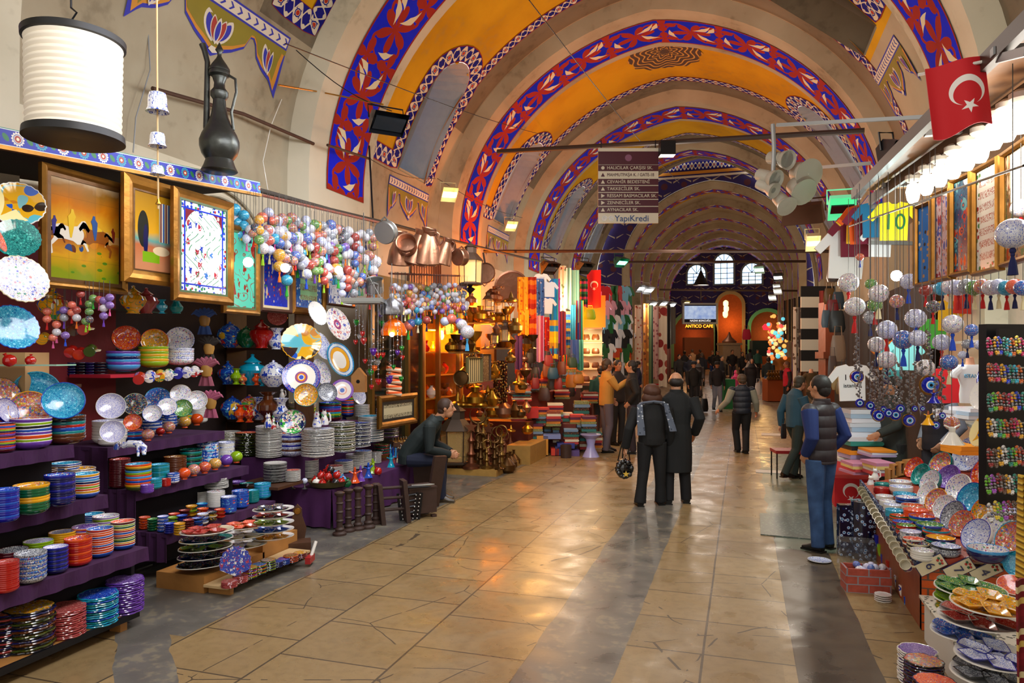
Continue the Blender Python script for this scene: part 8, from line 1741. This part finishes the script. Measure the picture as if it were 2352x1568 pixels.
for i in range(44):
 x,y,t=R.uniform(1068,1225),R.uniform(690,900),R.uniform(13.2,15.6);pr_,nm=R.choice(WARES)
 lathed('metal_'+nm.replace(' ','_'),'%s hanging by a wire in the orange lit brass shop'%nm,nm,x,y,t,R.uniform(.16,.30),pr_,R.choice(CU+[copper]),12,group='wares of the brass shop')
for i in range(14):
 x=1190+i*13.5;yb=965+(i*37)%70;t=14.4+(i%3)*.35
 folds(x,yb,yb-34,34,t,[fc[(i*4+k)%9]for k in range(9)],'%s loose pile from the left in the textile heap'%nth(i+1),6)
BRN=mat('brown_beam','3c2c24',.5)
tag(MB().tube([at(1143,348,t=14.2),at(1560,325,t=12.6),at(1985,300,t=11)],.045,8).build('cross_beam',BRN),'brown beam across the hall from which the street sign hangs','beam')
sg=thing('street_sign','maroon and cream hanging sign listing street names with arrows and a bank name','sign',at(1443,512,t=12.6),TH)
k=12.6/F;W=138*k;Hh=172*k
mar=mat('maroon_sign','4a1828',.35);crm=mat('cream_sign','d0c8b4',.35)
MB().box((0,.02,Hh/2),(W,.05,Hh)).build('board',crm,sg,smooth=False)
rows=[('HALICILAR ÇARŞISI SK.',0,'o'),('MAHMUTPAŞA K. / GATE-18',1,'^'),('CEVAHİR BEDESTENİ',0,'^'),('TAKKECİLER SK.',0,'^'),('RESSAM BASMACILAR SK.',0,'>'),('ZENNECİLER SK.',0,'>'),('AYNACILAR SK.',0,'^')]
zt=Hh-8*k;hb_=30*k;MB().box((0,-.008,zt-hb_/2),(W,.008,hb_)).build('header',mar,sg,smooth=False)
MB().lathe([(.001,0),(.06,0),(.06,.006),(.001,.006)],20,M=T(0,-.014,zt-hb_/2)@RX(pi/2)).build('emblem',mat('faded_emblem','80506c',.4),sg)
rh=16*k
for i,(s,inv,ar)in enumerate(rows):
 z=zt-hb_-rh*(i+.5)
 MB().box((0,-.008,z),(W,.008,rh*.88)).build('row',crm if inv else mar,sg,smooth=False)
 c=mar if inv else crm;txt(s,(.02,-.016,z),rh*.64,c,(pi/2,0,0),'lettering',sg).scale=(.84 if len(s)>21 else 1,1,1)
 q=[(-.035,-.03),(.035,-.03),(0,.035)]if ar=='^' else([(-.03,-.035),(.035,0),(-.03,.035)]if ar=='>' else[(.03*cos(a),.03*sin(a))for a in[pi*j/6 for j in range(12)]])
 MB().prism(q,0,.004,M=T(-W/2+.08,-.014,z)@RX(pi/2)).build('arrow',c,sg)
for s in sg.children:
 if s.name.startswith('lettering'):
  s.location.x=-W/2+.155+s.dimensions.x/2 if s.dimensions.x else 0
txt('YapıKredi',(.06,-.012,.075),.15,mat('bank_blue','184080',.4),(pi/2,0,0),'lettering',sg)
MB().tube([(-.42+.05*(1-i/40)*cos(i*.42),0,.075+.05*(1-i/40)*sin(i*.42))for i in range(36)],.008,5).tube([(-.30-.05*(1-i/40)*cos(i*.42),0,.075+.05*(1-i/40)*sin(i*.42))for i in range(36)],.008,5).build('logo',mat('silver_logo','e8e8e8',.3),sg,loc=(0,-.012,0))
for x in(-W/2+.05,W/2-.05):MB().tube([(x,0,Hh),(x,0,Hh+.14)],.01,6).build('hanger',blackm,sg)
tag(MB().box((0,0,0),(.26,.2,.24)).build('junction_box',blackm,loc=at(1532,342,t=12.5),rz=TH,smooth=False),'black box fixed on the beam beside the street sign','box')
wh=mat('white_spot_housing','a8a498',.4)
tag(MB().tube([at(1775,285,t=9.8),at(1778,340,t=9.8),at(1775,420,t=9.8)],.03,8).build('spot_bracket',greym),'grey bracket from which the cluster of spotlights hangs','bracket')
def spot(px,py,t,az,tilt,L_,r_,label,lit=False,m=None):
 r=thing('spotlight',label,'spotlight',at(px,py,t=t));r.rotation_euler=(RZ(az)@RY(tilt)).to_euler();m=m or wh
 MB().lathe([(.001,-L_),(r_*.7,-L_),(r_*.75,-L_*.3),(r_*.7,0),(r_*.95,.05),(r_*1.05,L_*.6),(r_*1.12,L_*.62),(r_*1.0,L_*.6),(r_*.8,.1),(.001,.08)],22).build('housing',m,r)
 MB().lathe([(.001,L_*.5),(r_*.95,L_*.5)],20).build('lens',mat('spot_lens_on','fff8e8',.2,emit='fff4e0',es=12)if lit else mat('spot_lens_off','b0b0a8',.15,coat=.5),r)
 return r
a0=TH-1.25
for i,a in enumerate(((1795,365,a0+.1,1.9,.22,.12,'upper grey cylinder spotlight of the cluster',False),(1848,398,a0,1.95,.16,.19,'large lit spotlight on the right of the cluster',True),(1768,408,a0+.2,2.0,.2,.12,'second cylinder spotlight of the cluster',False),(1838,435,a0,2.2,.15,.17,'wide spotlight under the lit one',False),(1765,432,a0+.3,2.1,.18,.10,'small lower left spotlight of the cluster',False),(1800,466,a0,2.3,.15,.13,'lowest spotlight of the cluster',False))):spot(a[0],a[1],9.8,*a[2:])
flood(1845,487,10.5,TH-.5,.25,'dark brown hooded floodlight below the spotlight cluster',mat('brown_lamp_housing','54301c',.5),tilt=-.4)
flood(1932,468,9.5,TH-.3,.14,'green tinted square floodlight under the right canopy end',mat('green_white_enamel','88d8b0',.4,emit='60e8a8',es=.5));flood(1866,550,13,TH-.3,.10,'small lit white lamp on the right wall',mat('cream_enamel','d8d0a0',.4),'f4ffe8')
flood(2040,345,7.5,TH,.06,'small black floodlight mounted on the canopy beam')
for(x,y,t,c,lb,on)in((1424,598,22,'184838','green glowing floodlight on the left of the hall','38f0b0'),(1340,610,18,'2c2820','black hooded floodlight above the textile stall',None),(1260,610,17,'302418','dark box floodlight at the left textile stall',None),(1745,615,26,'808878','grey hooded floodlight with lit tube','d8fff0'),(1788,633,28,'202020','black hooded floodlight with lit tube','f8f0e0'),(1787,665,32,'a0a098','bright white lamp on the right','ffffff'),(1775,680,34,'a0a098','second bright white lamp on the right','ffffff'),(1785,655,36,'a0a098','small white lamp above the pair','ffffff'),(1470,658,26,'808080','white lamp over the jersey rail, left','ffffff'),(1486,662,26,'808080','white lamp over the jersey rail, right','ffffff'),(1495,695,30,'808080','white lamp over the carpets','ffffff'),(1520,694,32,'808080','second white lamp over the carpets','ffffff'),(1540,697,34,'808080','third white lamp over the carpets','ffffff'),(1573,693,38,'808080','small yellow lamp near the screen','ffe080')):
 flood(x,y,t,TH+(.5 if x<1600 else-.5),.15,lb,cloth(c,.5),on)
for(a,b,t,lb)in(((1110,577),(1925,577),20,'long dark beam crossing the hall above the screen'),((1400,602),(1850,600),26,'thinner dark beam behind the first crossing beam'),((1515,665),(1870,668),34,'far dark beam crossing the hall')):
 tag(MB().tube([at(*a,t=t),at(*b,t=t)],.05,6).build('cross_beam',BRN),lb,'beam')
pipe('wall_bracket',[at(1110,580,t=15),at(1115,610,t=15)],.02,BRN,'short upright of the beam end by the orange wall','bracket')
s_=thing('video_screen','television screen in a pale frame hanging in the hall','screen',at(1607,742,t=36),TH);k=36/F
MB().box((0,0,22*k),(80*k,.2,48*k)).build('housing',greym,s_,smooth=False)
sm_=Mt('screen_picture');x,y,z=sm_.sep(sm_.coord());c=sm_.mix(sm_.noise(sm_.coord(),4,3),H('1c50a0'),H('c0c8cc'));c=sm_.mix(z.lt(.20).mx(z.gt(.86)),c,H('04040c'));sm_.col((0,0,0));sm_.st(.1,emit=c,es=1.3)
MB().box((0,-.11,22*k),(72*k,.01,40*k)).build('picture',sm_.mat,s_,smooth=False);txt('NAZAR BONCUĞU',(0,-.13,5.2*k),.12,mat('white_letters','ffffff',.4,emit='ffffff',es=1.),(pi/2,0,0),'lettering',s_)
tag(MB().tube([at(1610,690,t=36),at(1610,610,t=36)],.03,6).build('screen_pole',BRN),'pole holding the television screen','pole')
ns=thing('neon_sign','red neon sign reading ANTICO CAFE beneath the screen','sign',at(1606,749,t=40),TH);MB().box((0,.05,0),(1.4,.06,.36)).build('board',mat('neon_board','3c0808',.5),ns,smooth=False);txt('ANTICO CAFE',(0,-.0,0),.24,mat('neon_letters','ffb030',.4,emit='ff9020',es=5.),(pi/2,0,0),'lettering',ns)
def farch(px0,px1,pyt,pyb,label,col,e,trimc):
 y=EY-.25;a,b=at(px0,pyb,y=y),at(px1,pyb,y=y);zt=at(px0,pyt,y=y).z;w=b.x-a.x;cx_=(a.x+b.x)/2;zb=1.0
 pts=archpts(0,w,0,zt-zb,14);big=archpts(0,w+.5,0,zt-zb+.25,14);r=thing('lit_archway',label,'archway',(cx_,y,zb))
 n_=len(pts);MB().add([(q[0],-.2,q[1])for q in big]+[(q[0],-.2,q[1])for q in pts]+[(q[0],.2,q[1])for q in big]+[(q[0],.2,q[1])for q in pts],[(i,i+1,n_+i+1,n_+i)for i in range(n_-1)]+[(i,2*n_+i,2*n_+i+1,i+1)for i in range(n_-1)]+[(n_+i,n_+i+1,3*n_+i+1,3*n_+i)for i in range(n_-1)]).build('surround',cloth(trimc,.6),r,smooth=False)
 MB().add([(q[0],.15,q[1])for q in pts],[tuple(range(n_))]).build('back_wall',mat('arch_inside_'+col,col,.8,var=.3),r,smooth=False)
 light('POINT',(cx_,y-.8,zb+(zt-zb)*.6),e,'ffb060',.2)
farch(1650,1704,676,800,'central doorway arch lit in orange in the end wall','a8541c',60,'9c8c5c');farch(1548,1640,720,800,'left archway of the end wall with a glowing cafe inside','6c2c10',60,'5c8c6c');farch(1725,1800,716,800,'right archway of the end wall above the lamp shop','7c4424',60,'5cb88c')
fk=thing('marble_fountain','small marble street fountain with pyramid top in the middle of the hall','fountain',at(1675,862,t=45),TH);k=45/F;zb=0
MB().box((0,0,35*k),(40*k,1.0,70*k)).build('body',mat('grey_marble','8c8478',.5,var=.2),fk,smooth=False);MB().box((0,0,72*k),(46*k,1.2,5*k)).build('cornice',mat('grey_marble','8c8478',.5,var=.2),fk,smooth=False);MB().lathe([(.42,74*k),(.45,78*k),(.15,88*k),(.03,100*k)],16).build('dome',mat('bronze_dome','7c5848',.4,.5),fk)
for(x,y,lb)in((1667,700,'upper'),(1668,712,'middle'),(1666,724,'lower')):tag(MB().lathe([(.08,-.15),(.16,.0),(.16,.2),(.05,.3)],8).build('hall_lantern',mat('lantern_glow','f8f0b0',.4,emit='f0e890',es=2.2),loc=at(x,y,t=46)),lb+' glowing lantern hanging in the central doorway','lantern')
tag(MB().lathe([(.35,-.1),(.12,.35),(.02,.6),(.02,1.6)],14).build('pendant_lamp',blackm,loc=at(1610,650,t=32)),'dark conical pendant lamp before the left end window','lamp')
for i in range(90):
 x,y=R.uniform(1765,1812),R.uniform(725,850);t=R.uniform(32,36);c=R.choice(['ffd890','ffc060','ff8040','60c8e0','ffe8c0','e05050'])
 tag(MB().ball(at(x,y,t=t),R.uniform(.06,.11),0,10,7).build('mosaic_lamp',mat('mosaic_glow_'+c,c,.3,emit=c,es=.8)),'%s mosaic lamp in the %s of the far right lamp cluster'%({'ffd890':'pale yellow','ffc060':'amber','ff8040':'orange','60c8e0':'turquoise','ffe8c0':'cream','e05050':'red'}[c],'top' if y<765 else 'middle' if y<810 else 'lower part'),'lamp','mosaic lamps of the far shop')
tag(MB().lathe([(.16,-.12),(.22,.05),(.1,.18)],14).build('mosaic_lamp',mat('red_lamp_glow','e03040',.3,emit='e82838',es=1.5),loc=at(1761,752,t=36)),'large red pendant lamp left of the lamp cluster','lamp')
bag(1715,768,20,24,40,cloth('c02848'),'red handbag hanging in the middle distance')
for i,(x,y,w,h,t,c,lb)in enumerate(((1780,895,46,50,28,'a84c18','orange brown stall counter with brass wares on the right'),(1790,850,40,60,33,'80501c','amber lit counter under the mosaic lamps'),(1670,905,26,70,25.5,'187038','green cloth covered handcart'),(1600,800,60,50,50,'8c4c20','brown cafe counter under the neon sign'),(1745,800,40,36,46,'2c4848','dark teal counter in front of the right archway'))):
 p=at(x,y,t=t);W_=w/F*t;H_=h/F*t;tag(MB().box((0,0,0),(W_,.6,H_)).build('stall_counter' if 'cart' not in lb else 'handcart',cloth(c,.6),loc=p,rz=TH,smooth=False),lb,'counter' if 'cart' not in lb else 'handcart')
for i in range(14):x=1766+(i%7)*6.5;tag(MB().lathe([(.06,0),(.1,.06),(.03,.14),(.05,.2)],10).build('brass_vessel',gold,loc=at(x,872-(i//7)*10,t=27.6)),'small brass vessel in the %s row on the orange brown counter'%['front','rear'][i//7],'vessel','vessels on the far counter')
r=thing('stool','low stool with red seat by the far carpets','stool',at(1512,905,z=0),0);MB().box((0,0,.5),(.5,.35,.06)).build('seat',red,r)
for sx in(-.2,.2):
 for sy in(-.12,.12):MB().box((sx,sy,.24),(.03,.03,.48)).build('leg',wood,r,smooth=False)
light('POINT',(-2.2,30,3.0),60,'fff0d8',.2);light('POINT',(.8,33,2.8),90,'ffc878',.2);light('POINT',(-3,44,3.4),100,'ffb060',.2);light('POINT',(1.0,13.5,3.2),60,'fff0dc',.2);light('POINT',(.8,20,3.4),60,'fff0dc',.2)
def sweep(cat,keep,label,name):
 L=[o for o in D.objects if o.get('category')==cat and o.type=='MESH' and o.parent is None and o.data in SH.values()]
 if len(L)<=keep:return
 def size(o):
  a=proj(o.location);v=o.scale[0]/max(a[2],.1)
  if 'topmost' in o['label']or 'alone' in o['label']or ', ' not in o['label']:v*=2.5
  return v
 L.sort(key=size,reverse=True);rest=L[keep:];vs,fs,ms,mats=[],[],[],[]
 for o in rest:
  M_=Matrix.LocRotScale(o.location,o.rotation_euler,o.scale);b=len(vs);vs+=[tuple(M_@v.co)for v in o.data.vertices]
  idx=[]
  for s in o.material_slots:
   if s.material not in mats:mats.append(s.material)
   idx.append(mats.index(s.material))
  for p in o.data.polygons:fs.append([b+v for v in p.vertices]);ms.append(idx[p.material_index])
 for o in rest:D.objects.remove(o)
 mb=MB();mb.v,mb.f,mb.m=vs,fs,ms;o=tag(mb.build(name,mats),label,cat);o['kind']='stuff'
sweep('bowl',300,'the remaining smaller glazed bowls deeper in the stacks of both stalls','bowls')
sweep('plate',295,'the remaining smaller plates deeper in the stacks of the plate table','plates')
bpy.context.view_layer.update()
by={}
for o in D.objects:
 if o.parent is None and 'label' in o and o.get('kind')!='structure':
  by.setdefault(o['label'],[]).append(o)
for lb,L in by.items():
 if len(L)>1:
  L.sort(key=lambda o:proj(o.location)[0])
  for i,o in enumerate(L):
   q='leftmost' if i==0 else('rightmost' if i==len(L)-1 else nth(i+1)+' from left')
   o['label']='%s, %s'%(lb,q)
for o in D.objects:
 if 'label' in o:
  w=o['label'].replace(' ,',',').split()
  if len(w)>16:
   drop=[q for q in w if q not in('the','a','of','and','its')]
   w=drop if len(drop)<=16 else drop[:8]+drop[-8:]
  o['label']=' '.join(w)
